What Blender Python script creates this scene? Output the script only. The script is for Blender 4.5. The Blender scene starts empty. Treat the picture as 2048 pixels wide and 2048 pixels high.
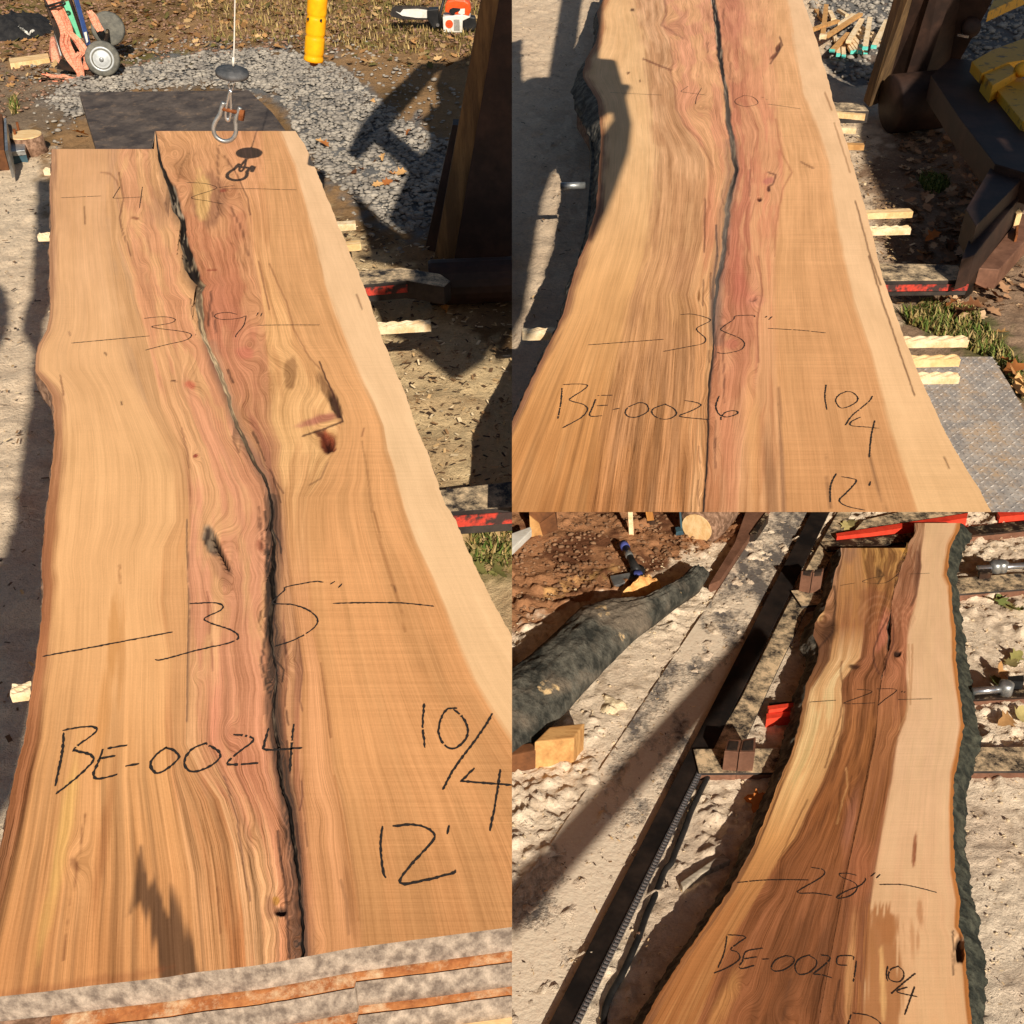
import bpy, bmesh, math, random
import numpy as np
from mathutils import Matrix, Vector

# ------------------------------------------------------------------ camera, sky, sun, exposure
scene = bpy.context.scene
FPX = 2200.0                                   # focal length in units of a 2048 px frame
PITCH = math.radians(35.75)
CAM_H = 1.82
cam_d = bpy.data.cameras.new('camera'); cam = bpy.data.objects.new('camera', cam_d)
scene.collection.objects.link(cam)
cam_d.sensor_width = 36.0; cam_d.lens = 36.0 * FPX / 2048.0
cam_d.clip_start = 0.05; cam_d.clip_end = 2000
cam.location = (0, 0, CAM_H); cam.rotation_euler = (math.pi / 2 - PITCH, 0, 0)
scene.camera = cam
SUN_EL = math.radians(33.5); SUN_AZ = math.radians(12.0)     # light travels forward and SUN_AZ to the left
world = bpy.data.worlds.new('World'); scene.world = world; world.use_nodes = True
wn = world.node_tree; sky = wn.nodes.new('ShaderNodeTexSky'); sky.sky_type = 'NISHITA'; sky.sun_disc = False
sky.sun_elevation = SUN_EL; sky.sun_rotation = math.pi - SUN_AZ
bg = wn.nodes['Background']; bg.inputs['Strength'].default_value = 0.05
wn.links.new(sky.outputs[0], bg.inputs['Color'])
sun_d = bpy.data.lights.new('sun', 'SUN'); sun_d.energy = 4.9; sun_d.angle = math.radians(0.42); sun_d.color = (1.0, 0.915, 0.80)
sun = bpy.data.objects.new('sun', sun_d); scene.collection.objects.link(sun)
LIGHT = Vector((-math.sin(SUN_AZ) * math.cos(SUN_EL), math.cos(SUN_AZ) * math.cos(SUN_EL), -math.sin(SUN_EL)))
sun.rotation_euler = LIGHT.to_track_quat('-Z', 'Y').to_euler(); sun.location = (3, -6, 8)
scene.view_settings.view_transform = 'Standard'; scene.view_settings.look = 'None'
scene.view_settings.exposure = 0.16; scene.view_settings.gamma = 1.0

# ------------------------------------------------------------------ sites
# The upper yard (z = 0) carries two places left and right of x = 0; the lower yard is a shallow slope beneath it.
TILT = math.radians(7.75)
C_H = 2.905
NC = Vector((0, math.sin(TILT), math.cos(TILT)))
M_C = Matrix.Translation(Vector((0, 0, CAM_H)) - NC * C_H) @ Matrix.Rotation(-TILT, 4, 'X')
SITE = {'A': (CAM_H, PITCH, Matrix.Identity(4)), 'B': (CAM_H, PITCH, Matrix.Identity(4)),
        'C': (C_H, PITCH - TILT, M_C), 'N': (CAM_H, PITCH, Matrix.Identity(4))}
UPV = Vector((0, math.sin(PITCH), math.cos(PITCH)))
ZS = 3.7734

def z(ox, oy, pts):
    return [(ox + x / ZS, oy + y / ZS) for x, y in pts]

def gp(site, u, v, h=0.0):
    """point of a site at height h (site frame) seen in the direction (u, v)"""
    H, th, _ = SITE[site]
    c, s = math.cos(th), math.sin(th)
    du = np.asarray(u, float) - 1024; dv = 1024 - np.asarray(v, float)
    dy = FPX * c + dv * s; dz = -FPX * s + dv * c
    k = (np.asarray(h, float) - H) / dz
    return np.stack([du * k, dy * k, H + dz * k], -1)

def pj(site, P):
    H, th, _ = SITE[site]
    c, s = math.cos(th), math.sin(th)
    P = np.asarray(P, float); y = P[..., 1]; zz = P[..., 2] - H
    d = np.maximum(y * c - zz * s, 1e-3)
    return 1024 + FPX * P[..., 0] / d, 1024 - FPX * (y * s + zz * c) / d

def V(site, u, v, h=0.0):
    return Vector(gp(site, u, v, h))

# ------------------------------------------------------------------ noise in numpy
def _h(i, j, seed):
    n = (i.astype(np.int64) * 374761393 + j.astype(np.int64) * 668265263 + seed * 1442695041) & 0x7fffffff
    n = ((n ^ (n >> 13)) * 1274126177) & 0x7fffffff
    return ((n ^ (n >> 16)) & 0xffff) / 65535.0
def vnoise(x, y, seed=0):
    xi = np.floor(x); yi = np.floor(y); fx = x - xi; fy = y - yi
    fx = fx * fx * (3 - 2 * fx); fy = fy * fy * (3 - 2 * fy)
    a = _h(xi, yi, seed); b = _h(xi + 1, yi, seed); c = _h(xi, yi + 1, seed); d = _h(xi + 1, yi + 1, seed)
    return (a * (1 - fx) + b * fx) * (1 - fy) + (c * (1 - fx) + d * fx) * fy
def fbm(x, y, seed=0, oct=4):
    r = 0; a = 0.5; t = 0
    for o in range(oct):
        r = r + a * vnoise(x, y, seed + o * 17); t += a; a *= 0.55; x = x * 2.03 + 5.1; y = y * 2.03 + 1.7
    return r / t
def sstep(a, b, x):
    t = np.clip((x - a) / (b - a + 1e-9), 0, 1); return t * t * (3 - 2 * t)

def lin(c):
    c = np.asarray(c, float) / 255.0
    return np.where(c <= 0.04045, c / 12.92, ((c + 0.055) / 1.055) ** 2.4)
def S(r, g, b):
    return tuple(np.minimum(lin((r, g, b)) * 1.0, 0.9))

# ------------------------------------------------------------------ material helpers
class NT:
    def __init__(s, name):
        s.m = bpy.data.materials.new(name); s.m.use_nodes = True
        s.t = s.m.node_tree; s.b = s.t.nodes['Principled BSDF']
        s.b.inputs['Specular IOR Level'].default_value = 0.3
    def n(s, ty, ins=None, **kw):
        nd = s.t.nodes.new('ShaderNode' + ty)
        for k, v in kw.items(): setattr(nd, k, v)
        for k, v in (ins or {}).items(): s.put(nd.inputs[k], v)
        return nd
    def put(s, sock, v):
        if isinstance(v, bpy.types.NodeSocket): s.t.links.new(v, sock)
        else: sock.default_value = v
    def math(s, op, a, b=0.0, clamp=False):
        nd = s.n('Math', {0: a, 1: b}, operation=op); nd.use_clamp = clamp; return nd.outputs[0]
    def mix(s, f, a, b, blend='MIX'):
        nd = s.t.nodes.new('ShaderNodeMix'); nd.data_type = 'RGBA'; nd.blend_type = blend
        a = (*a, 1) if isinstance(a, tuple) and len(a) == 3 else a
        b = (*b, 1) if isinstance(b, tuple) and len(b) == 3 else b
        s.put(nd.inputs[0], f); s.put(nd.inputs[6], a); s.put(nd.inputs[7], b); return nd.outputs[2]
    def noise(s, vec, scale, detail=3.0, rough=0.55):
        nd = s.n('TexNoise', {'Scale': scale, 'Detail': detail, 'Roughness': rough})
        if vec is not None: s.put(nd.inputs['Vector'], vec)
        return nd.outputs[0]
    def vor(s, vec, scale, feature='F1', out=0):
        nd = s.n('TexVoronoi', {'Scale': scale}, feature=feature); s.put(nd.inputs['Vector'], vec); return nd.outputs[out]
    def vmul(s, vec, xyz):
        return s.n('VectorMath', {0: vec, 1: xyz}, operation='MULTIPLY').outputs[0]
    def rng(s, x, a, b, c=0.0, d=1.0):
        return s.n('MapRange', {0: x, 1: a, 2: b, 3: c, 4: d}).outputs[0]
    def attr(s, name, out='Color'):
        return s.n('Attribute', attribute_name=name).outputs[out]
    def obj(s): return s.n('TexCoord').outputs['Object']
    def bump(s, h, strength=0.3, dist=0.01):
        s.put(s.b.inputs['Normal'], s.n('Bump', {'Height': h, 'Strength': strength, 'Distance': dist}).outputs[0])
    def col(s, c): s.put(s.b.inputs['Base Color'], (*c, 1) if isinstance(c, tuple) and len(c) == 3 else c)
    def set(s, **kw):
        for k, v in kw.items(): s.put(s.b.inputs[k.replace('_', ' ')], v)

def worn(name, c1, c2, scale=12, rough=0.6, metal=0.0, bump=0.15, lo=0.42, hi=0.62, dust=None, dust_amt=0.0, stretch=(1, 1, 1), dist=0.004):
    """two-tone weathered surface; dust settles on upward faces"""
    k = NT(name); o = k.vmul(k.obj(), stretch)
    n1 = k.noise(o, scale, 5, 0.62); f = k.rng(n1, lo, hi)
    c = k.mix(f, c1, c2); n2 = k.noise(o, scale * 7, 3)
    c = k.mix(0.35, c, k.n('CombineColor', {0: n2, 1: n2, 2: n2}).outputs[0], 'OVERLAY')
    if dust is not None:
        nz = k.n('SeparateXYZ', {0: k.n('NewGeometry').outputs['Normal']}).outputs[2]
        dn = k.math('ADD', k.noise(k.obj(), 14, 8, 0.75), k.math('MULTIPLY', k.math('SUBTRACT', k.noise(k.obj(), 190, 3, 0.7), 0.5), 0.16))
        m = k.math('MULTIPLY', k.rng(nz, 0.6, 0.9), k.rng(dn, 0.53 - dust_amt, 0.72 - dust_amt))
        c = k.mix(m, c, dust); k.set(Roughness=k.rng(m, 0, 1, rough, 0.9))
    else: k.set(Roughness=rough)
    k.col(c); k.set(Metallic=metal); k.bump(n1, bump, dist)
    return k.m

def wood_slab_mat(name, streak=1.0, hue=(1.0, 1.12, 1.32)):
    k = NT(name)
    base = k.mix(1.0, k.attr('col'), (1.01, 0.978, 1.0), 'MULTIPLY'); fl = k.attr('flow', 'Vector'); gr = k.attr('grain', 'Fac'); sw = k.attr('saw', 'Fac')
    n1 = k.noise(k.vmul(fl, (70, 1.1, 1)), 1, 3, 0.6)
    n2 = k.noise(k.vmul(fl, (330, 2.2, 1)), 1, 3, 0.65)
    n3 = k.noise(k.vmul(fl, (1100, 7.0, 1)), 1, 2, 0.6)
    a = k.math('MULTIPLY', k.math('SUBTRACT', n1, 0.5), 1.25)
    b = k.math('MULTIPLY', k.math('SUBTRACT', n2, 0.5), 1.15)
    c = k.math('MULTIPLY', k.math('SUBTRACT', n3, 0.5), 0.6)
    # thin growth-ring lines and open pores
    nl = k.noise(k.vmul(fl, (120, 0.9, 1)), 1, 2, 0.5)
    ln = k.rng(k.math('ABSOLUTE', k.math('SUBTRACT', k.math('FRACT', k.math('MULTIPLY', nl, 9.0)), 0.5)), 0.0, 0.16, 1.0, 0.0)
    ln = k.math('MULTIPLY', ln, k.rng(k.noise(k.vmul(fl, (60, 1.5, 1)), 1, 3), 0.42, 0.62, 0.05, 0.34))
    po = k.rng(k.noise(k.vmul(fl, (1500, 55, 1)), 1, 1), 0.64, 0.72, 0.0, 0.22)
    t = k.math('SUBTRACT', k.math('ADD', k.math('ADD', a, b), c), k.math('ADD', ln, po))
    t = k.math('MULTIPLY', t, gr)
    t = k.math('MULTIPLY', t, streak)
    wob = k.n('VectorMath', {0: fl, 1: k.n('CombineXYZ', {1: k.math('MULTIPLY', k.noise(fl, 3.0, 2), 0.012)}).outputs[0]}, operation='ADD').outputs[0]
    s1 = k.noise(k.vmul(wob, (5, 330, 1)), 1, 4, 0.8)
    s2 = k.noise(k.vmul(wob, (1.2, 110, 1)), 1, 2, 0.6)
    s = k.math('MULTIPLY', k.math('ADD', k.math('MULTIPLY', k.math('SUBTRACT', s1, 0.5), 0.55), k.math('MULTIPLY', k.math('SUBTRACT', s2, 0.5), 0.36)), k.math('MULTIPLY', sw, k.rng(k.noise(k.vmul(fl, (5, 2.2, 1)), 1, 3), 0.35, 0.65, 0.25, 1.35)))
    blot = k.math('MULTIPLY', k.math('SUBTRACT', k.noise(k.vmul(fl, (9, 2.6, 1)), 1, 4, 0.6), 0.5), 0.42)
    t = k.math('ADD', k.math('ADD', t, s), blot)
    sp = k.noise(k.vmul(fl, (260, 260, 1)), 1, 2)
    t = k.math('ADD', t, k.math('MULTIPLY', k.math('SUBTRACT', sp, 0.5), 0.16))
    g = k.math('MAXIMUM', k.math('ADD', t, 1.0), 0.15)
    rgb = k.n('CombineColor', {0: k.math('POWER', g, hue[0]), 1: k.math('POWER', g, hue[1]), 2: k.math('POWER', g, hue[2])}).outputs[0]
    k.col(k.mix(1.0, base, rgb, 'MULTIPLY'))
    k.set(Roughness=0.72); k.b.inputs['Specular IOR Level'].default_value = 0.18
    k.bump(k.math('ADD', k.math('MULTIPLY', s, 1.6), t), 0.16, 0.002)
    return k.m

def vcol_mat(name, rough=0.95, fine=220, amt=0.55, bump=0.5, dist=0.006):
    k = NT(name); base = k.attr('col'); o = k.obj()
    n1 = k.noise(o, fine, 4, 0.7); n2 = k.noise(o, fine * 0.22, 4, 0.6)
    m = k.math('ADD', k.math('MULTIPLY', k.math('SUBTRACT', n1, 0.5), amt * 2.0), k.math('MULTIPLY', k.math('SUBTRACT', n2, 0.5), amt * 1.3))
    g = k.math('ADD', m, 1.0); g = k.math('MAXIMUM', g, 0.12)
    k.col(k.mix(1.0, base, k.n('CombineColor', {0: g, 1: g, 2: g}).outputs[0], 'MULTIPLY'))
    k.set(Roughness=rough); k.b.inputs['Specular IOR Level'].default_value = 0.1
    k.bump(k.math('ADD', n1, k.math('MULTIPLY', n2, 1.5)), bump, dist)
    return k.m

# ------------------------------------------------------------------ object helpers
def tag(o, label=None, cat=None, group=None, kind=None):
    if label: o['label'] = label
    if cat: o['category'] = cat
    if group: o['group'] = group
    if kind: o['kind'] = kind
    return o

def empty(name, site, p, label=None, cat=None, group=None):
    o = bpy.data.objects.new(name, None); scene.collection.objects.link(o)
    o.empty_display_size = 0.05
    o.matrix_world = SITE[site][2] @ Matrix.Translation(Vector(p))
    o['site'] = site
    del o['site']
    return tag(o, label, cat, group)

def clip(me, site):
    planes = []
    if site == 'A': planes = [(Vector((0, 0, 0)), Vector((1, 0, 0)))]
    elif site == 'B': planes = [(Vector((0, 0, 0)), Vector((-1, 0, 0))), (Vector((0, 0, CAM_H)), -UPV)]
    else: return
    co = np.empty(len(me.vertices) * 3); me.vertices.foreach_get('co', co); co = co.reshape(-1, 3)
    for p, n in planes:
        d = (co - np.array(p)) @ np.array(n)
        if d.max() <= 1e-5: continue
        bm = bmesh.new(); bm.from_mesh(me)
        g = bm.verts[:] + bm.edges[:] + bm.faces[:]
        r = bmesh.ops.bisect_plane(bm, geom=g, plane_co=p, plane_no=n, clear_outer=True, dist=1e-6)
        if len(bm.faces) < 4000:
            ed = [e for e in r['geom_cut'] if isinstance(e, bmesh.types.BMEdge) and e.is_valid]
            if ed:
                try: bmesh.ops.holes_fill(bm, edges=ed)
                except Exception: pass
        bm.to_mesh(me); bm.free()
        co = np.empty(len(me.vertices) * 3); me.vertices.foreach_get('co', co); co = co.reshape(-1, 3)
        if len(co) == 0: return

def add(name, site, me, mat, parent=None, smooth=False):
    """link a mesh given in site coordinates; its origin moves to its base"""
    clip(me, site)
    n = len(me.vertices)
    if n == 0: return None
    co = np.empty(n * 3); me.vertices.foreach_get('co', co); co = co.reshape(-1, 3)
    b = np.array([(co[:, 0].min() + co[:, 0].max()) / 2, (co[:, 1].min() + co[:, 1].max()) / 2, co[:, 2].min()])
    me.vertices.foreach_set('co', (co - b).ravel()); me.update()
    o = bpy.data.objects.new(name, me); scene.collection.objects.link(o)
    if mat is not None: me.materials.append(mat)
    if smooth: me.polygons.foreach_set('use_smooth', np.ones(len(me.polygons), bool))
    mw = SITE[site][2] @ Matrix.Translation(Vector(b))
    if parent is not None:
        o.parent = parent; o.matrix_parent_inverse = Matrix.Identity(4)
        o.matrix_basis = WM(parent).inverted() @ mw
    else: o.matrix_basis = mw
    return o

def WM(o):
    return o.matrix_basis if o.parent is None else WM(o.parent) @ o.matrix_parent_inverse @ o.matrix_basis

def mesh(verts, faces):
    me = bpy.data.meshes.new('m'); me.from_pydata([tuple(map(float, v)) for v in verts], [], [tuple(f) for f in faces]); me.update(); return me

def bigmesh(co, quads, attrs=None):
    me = bpy.data.meshes.new('m'); co = np.asarray(co, np.float32); q = np.asarray(quads, np.int32); k = q.shape[1]
    me.vertices.add(len(co)); me.vertices.foreach_set('co', co.ravel())
    me.loops.add(q.size); me.loops.foreach_set('vertex_index', q.ravel())
    me.polygons.add(len(q)); me.polygons.foreach_set('loop_start', np.arange(0, q.size, k, dtype=np.int32))
    for nm, (ty, arr) in (attrs or {}).items():
        a = me.attributes.new(nm, ty, 'POINT'); arr = np.asarray(arr, np.float32)
        key = {'FLOAT_COLOR': 'color', 'FLOAT_VECTOR': 'vector', 'FLOAT': 'value'}[ty]
        if ty == 'FLOAT_COLOR' and arr.shape[1] == 3: arr = np.c_[arr, np.ones(len(arr), np.float32)]
        a.data.foreach_set(key, arr.ravel())
    me.update(calc_edges=True); me.validate(); return me

def grid_quads(nr, nc):
    i = np.arange(nr - 1)[:, None] * nc + np.arange(nc - 1)[None]
    return np.stack([i, i + 1, i + nc + 1, i + nc], -1).reshape(-1, 4)

class MB:
    """collects simple shapes into one mesh"""
    def __init__(s): s.v = []; s.f = []
    def poly(s, vs, fs):
        b = len(s.v); s.v += [Vector(v) for v in vs]; s.f += [tuple(i + b for i in f) for f in fs]; return s
    def prism(s, top, bot):
        n = len(top); vs = list(top) + list(bot)
        fs = [tuple(range(n)), tuple(range(2 * n - 1, n - 1, -1))] + [(i, i + n, (i + 1) % n + n, (i + 1) % n) for i in range(n)]
        return s.poly(vs, fs)
    def box(s, c, dims, rz=0.0, R=None):
        R = R or Matrix.Rotation(rz, 3, 'Z'); c = Vector(c); x, y, w = [d / 2 for d in dims]
        q = [Vector(p) for p in ((-x, -y, w), (x, -y, w), (x, y, w), (-x, y, w))]
        return s.prism([c + R @ p for p in q], [c + R @ Vector((p.x, p.y, -w)) for p in q])
    def bar(s, a, b, w, h, up=(0, 0, 1)):
        """rectangular bar from a to b, w wide, h high"""
        a = Vector(a); b = Vector(b); d = (b - a).normalized(); sd = d.cross(Vector(up)).normalized() * (w / 2); u2 = sd.cross(d).normalized() * (h / 2)
        q = [a - sd - u2, a + sd - u2, a + sd + u2, a - sd + u2]
        return s.prism(q, [p + (b - a) for p in q])
    def tube(s, pts, r, n=8, close=False, caps=True):
        pts = [Vector(p) for p in pts]; m = len(pts); rr = r if isinstance(r, (list, tuple)) else [r] * m
        prev = None; base = len(s.v)
        for i, p in enumerate(pts):
            if close: d = pts[(i + 1) % m] - pts[i - 1]
            else: d = pts[min(i + 1, m - 1)] - pts[max(i - 1, 0)]
            d.normalize()
            if prev is None: a = d.orthogonal().normalized()
            else:
                a = prev - d * prev.dot(d)
                a = a.normalized() if a.length > 1e-6 else d.orthogonal().normalized()
            prev = a; b = d.cross(a)
            for j in range(n):
                t = 2 * math.pi * j / n; s.v.append(p + (a * math.cos(t) + b * math.sin(t)) * rr[i])
        for i in range(m if close else m - 1):
            for j in range(n):
                k2 = (i + 1) % m
                s.f.append((base + i * n + j, base + i * n + (j + 1) % n, base + k2 * n + (j + 1) % n, base + k2 * n + j))
        if caps and not close:
            s.f.append(tuple(base + j for j in range(n - 1, -1, -1))); s.f.append(tuple(base + (m - 1) * n + j for j in range(n)))
        return s
    def lathe(s, c, axis, prof, n=24):
        """prof: (radius, offset along axis)"""
        c = Vector(c); d = Vector(axis).normalized(); a = d.orthogonal().normalized(); b = d.cross(a); base = len(s.v)
        for r, t in prof:
            for j in range(n):
                w = 2 * math.pi * j / n; s.v.append(c + d * t + (a * math.cos(w) + b * math.sin(w)) * r)
        for i in range(len(prof) - 1):
            for j in range(n):
                s.f.append((base + i * n + j, base + i * n + (j + 1) % n, base + (i + 1) * n + (j + 1) % n, base + (i + 1) * n + j))
        s.f.append(tuple(base + j for j in range(n - 1, -1, -1))); s.f.append(tuple(base + (len(prof) - 1) * n + j for j in range(n)))
        return s
    def build(s, name, site, mat, parent=None, bevel=0.0, smooth=False, label=None):
        me = mesh(s.v, s.f)
        bm = bmesh.new(); bm.from_mesh(me); bmesh.ops.recalc_face_normals(bm, faces=bm.faces[:])
        if bevel:
            bmesh.ops.bevel(bm, geom=bm.edges[:], offset=bevel, segments=2, profile=0.6, affect='EDGES', clamp_overlap=True)
        bm.to_mesh(me); bm.free()
        o = add(name, site, me, mat, parent, smooth)
        if label and o: o['label'] = label
        return o

def prism_px(site, pts, h1, h0):
    """outline seen at height h1 pushed straight down to h0"""
    top = [V(site, u, v, h1) for u, v in pts]
    return MB().prism(top, [Vector((p.x, p.y, h0)) for p in top])

def smooth_path(P, n=6):
    P = [np.asarray(p, float) for p in P]
    if len(P) < 3: return P
    out = []; Q = [2 * P[0] - P[1]] + P + [2 * P[-1] - P[-2]]
    for i in range(1, len(Q) - 2):
        a, b, c, d = Q[i - 1:i + 3]
        for k in range(n):
            t = k / n
            out.append(0.5 * (2 * b + (c - a) * t + (2 * a - 5 * b + 4 * c - d) * t * t + (3 * b - a - 3 * c + d) * t ** 3))
    out.append(P[-1]); return out

def inpoly(u, v, poly):
    u = np.asarray(u); v = np.asarray(v); r = np.zeros(u.shape, bool); n = len(poly); j = n - 1
    for i in range(n):
        xi, yi = poly[i]; xj, yj = poly[j]
        c = ((yi > v) != (yj > v)) & (u < (xj - xi) * (v - yi) / (yj - yi + 1e-12) + xi)
        r ^= c; j = i
    return r
def poldist(u, v, line):
    d = np.full(np.shape(u), 1e9)
    for (x0, y0), (x1, y1) in zip(line[:-1], line[1:]):
        dx, dy = x1 - x0, y1 - y0; t = np.clip(((u - x0) * dx + (v - y0) * dy) / (dx * dx + dy * dy + 1e-9), 0, 1)
        d = np.minimum(d, np.hypot(u - x0 - t * dx, v - y0 - t * dy))
    return d

# ------------------------------------------------------------------ shared materials
SAWDUST = S(236, 208, 166)
M = {}
M['slab'] = wood_slab_mat('sawn_elm_wood')
M['slab_c'] = wood_slab_mat('sawn_elm_wood_dark', 1.25)
M['crayon'] = NT('black_crayon').m
_k = NT('crayon'); _k.col(_k.mix(_k.rng(_k.noise(_k.obj(), 900, 2), 0.45, 0.6), (0.012, 0.010, 0.009), (0.05, 0.035, 0.025))); _k.set(Roughness=0.8); M['crayon'] = _k.m
M['bark'] = worn('grey_bark', S(70, 66, 58), S(120, 112, 98), 26, 0.95, bump=0.9, dist=0.012)
M['bark_brown'] = worn('brown_bark_edge', S(110, 82, 62), S(165, 130, 105), 40, 0.95, bump=0.7, dist=0.008)
M['bark_green'] = worn('green_grey_bark', S(40, 43, 36), S(82, 82, 68), 22, 0.95, bump=1.0, dist=0.014, lo=0.4, hi=0.66)
M['end_seal'] = worn('mottled_grey_end_sealer', S(116, 102, 90), S(190, 172, 152), 60, 0.9, bump=0.7, lo=0.36, hi=0.68, stretch=(1, 1, .55))
M['wood_strip'] = worn('brown_sawn_face', S(168, 102, 58), S(205, 135, 80), 30, 0.85, bump=0.3, dust=SAWDUST, dust_amt=0.03)
M['wood_pale'] = worn('pale_fresh_wood', S(238, 205, 152), S(222, 180, 122), 14, 0.8, bump=0.25, stretch=(1, 4, 1))
M['wood_stick'] = worn('pale_sticker_wood', S(240, 216, 176), S(220, 186, 138), 30, 0.8, bump=0.25)
M['gap_shade'] = worn('painted_gap_shade', S(35, 26, 20), S(60, 44, 32), 20, 0.95)  # dark colour stands in for the shade inside a gap and tube openings
M['steel_dark'] = worn('dark_rusty_steel', S(44, 37, 32), S(78, 56, 42), 9, 0.55, 0.4, 0.25, dust=SAWDUST, dust_amt=0.02)
M['steel_dusty'] = worn('dark_steel_under_sawdust', S(52, 47, 44), S(74, 66, 60), 9, 0.6, 0.3, 0.25, dust=SAWDUST, dust_amt=0.13)
M['steel_brown'] = worn('brown_primer_steel', S(108, 74, 56), S(140, 100, 78), 10, 0.65, 0.15, 0.25, lo=0.35, hi=0.7)
M['steel_mast'] = worn('dark_brown_mast_steel', S(44, 31, 25), S(66, 46, 36), 6, 0.6, 0.1, 0.25)
M['steel_rail'] = worn('bare_black_rail_steel', S(34, 30, 28), S(56, 46, 40), 7, 0.5, 0.3, 0.2)
M['steel_black'] = worn('black_weathered_steel', S(66, 58, 54), S(108, 95, 84), 11, 0.75, 0.0, 0.4, lo=0.36, hi=0.7, dust=S(150, 124, 98), dust_amt=-.02)
M['red'] = worn('chipped_red_paint', S(196, 66, 50), S(66, 50, 46), 26, 0.6, 0.0, 0.3, lo=0.44, hi=0.56)
M['red_fresh'] = worn('bright_red_paint', S(226, 72, 48), S(206, 58, 40), 14, 0.5, 0.0, 0.2)
M['yellow'] = worn('scuffed_yellow_paint', S(214, 160, 42), S(120, 96, 50), 16, 0.55, 0.0, 0.2, lo=0.56, hi=0.66)
M['yellow_plastic'] = worn('yellow_plastic', S(250, 176, 16), S(240, 160, 10), 6, 0.35, 0.0, 0.05)
M['galv'] = worn('galvanised_steel', S(150, 152, 150), S(190, 190, 186), 20, 0.42, 0.75, 0.2)
M['zinc'] = worn('bright_zinc', S(200, 202, 204), S(225, 226, 226), 14, 0.25, 0.9, 0.1)
M['rust'] = worn('orange_rust', S(140, 82, 42), S(96, 56, 32), 40, 0.8, 0.2, 0.4)
M['rubber'] = worn('grey_rubber', S(62, 64, 66), S(92, 92, 92), 14, 0.6, 0.0, 0.1)
M['tyre'] = worn('dusty_tyre', S(96, 94, 86), S(122, 118, 106), 22, 0.85, 0.0, 0.2)
M['rim'] = worn('white_grey_rim', S(206, 208, 206), S(186, 188, 184), 10, 0.4, 0.2, 0.05)
M['black'] = worn('black_plastic', S(28, 28, 28), S(44, 42, 40), 14, 0.45, 0.0, 0.15)
M['black_cloth'] = worn('black_nylon', S(34, 33, 33), S(50, 48, 46), 30, 0.75, 0.0, 0.4)
M['green'] = worn('mint_green_paint', S(126, 214, 168), S(108, 196, 150), 8, 0.45, 0.0, 0.05)
M['blue'] = worn('navy_blue_paint', S(32, 62, 118), S(24, 48, 94), 8, 0.4, 0.0, 0.05)
M['blue_grey'] = worn('blue_grey_paint', S(70, 98, 108), S(52, 74, 84), 10, 0.5, 0.1, 0.1)
M['strap'] = worn('faded_orange_webbing', S(240, 172, 140), S(224, 132, 98), 90, 0.9, 0.0, 0.9, dist=0.006)
M['orange'] = worn('orange_plastic', S(238, 88, 34), S(228, 78, 28), 8, 0.4, 0.0, 0.05)
M['white'] = worn('white_plastic', S(228, 224, 212), S(210, 204, 190), 10, 0.5, 0.0, 0.1)
M['timber'] = worn('old_brown_timber', S(92, 70, 46), S(122, 94, 60), 7, 0.85, 0.0, 0.5, stretch=(5, 5, 0.5))
M['post'] = worn('honey_brown_timber', S(186, 128, 62), S(160, 104, 50), 7, 0.8, 0.0, 0.4, stretch=(5, 5, 0.5))
M['block'] = worn('tan_sawn_block', S(206, 158, 98), S(178, 128, 74), 9, 0.85, 0.0, 0.3, stretch=(1, 6, 1))
M['box_wood'] = worn('dark_brown_box_wood', S(120, 76, 44), S(92, 58, 34), 8, 0.85, 0.0, 0.3)
M['teal'] = worn('teal_end_paint', S(90, 206, 186), S(120, 216, 200), 20, 0.6, 0.0, 0.1)
M['tread'] = worn('galvanised_tread_plate', S(150, 142, 134), S(182, 172, 160), 20, 0.6, 0.05, 0.2, dust=S(190, 160, 126), dust_amt=0.06)
M['pin_blue'] = worn('purple_blue_paint', S(72, 80, 140), S(56, 62, 110), 30, 0.5, 0.0, 0.1)
M['stone'] = worn('blue_grey_gravel', S(122, 115, 106), S(176, 166, 150), 9, 0.9, 0.0, 0.3, lo=0.35, hi=0.65)
M['chips'] = worn('orange_wood_chips', S(232, 180, 112), S(204, 142, 78), 30, 0.9, 0.0, 0.4)
M['leaf'] = vcol_mat('dry_leaves', 0.8, 60, 0.25, 0.2)
M['grassb'] = vcol_mat('grass_blades', 0.8, 60, 0.2, 0.1)
M['ground'] = vcol_mat('yard_earth', 0.97, 260, 0.52, 0.9, 0.007)
M['ground_c'] = vcol_mat('lower_yard_sawdust', 0.97, 330, 0.42, 0.9, 0.006)
M['bank'] = worn('brown_earth_bank', S(120, 88, 62), S(150, 114, 84), 4, 0.95, 0.0, 0.6)

# ------------------------------------------------------------------ ground of the upper yard
def axis(dense0, dense1, n, far0, far1, m=14, pw=1.0):
    t = np.linspace(0, 1, n); d = dense0 + (dense1 - dense0) * t ** pw
    lo = dense0 - (dense0 - far0) * np.linspace(1, 0, m, endpoint=False) ** 3 if far0 < dense0 else np.array([])
    hi = dense1 + (far1 - dense1) * np.linspace(0, 1, m + 1)[1:] ** 3 if far1 > dense1 else np.array([])
    return np.concatenate([lo, d, hi])

def mixc(c, a, col):
    a = a[..., None]; return c * (1 - a) + np.asarray(col) * a

def soft_poly(u, v, poly, soft, jit, seed):
    d = poldist(u, v, poly + [poly[0]]); d = np.where(inpoly(u, v, poly), d, -d)
    return sstep(-soft, soft, d + (fbm(u / 22.0, v / 14.0, seed) - 0.5) * jit * 2)

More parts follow.
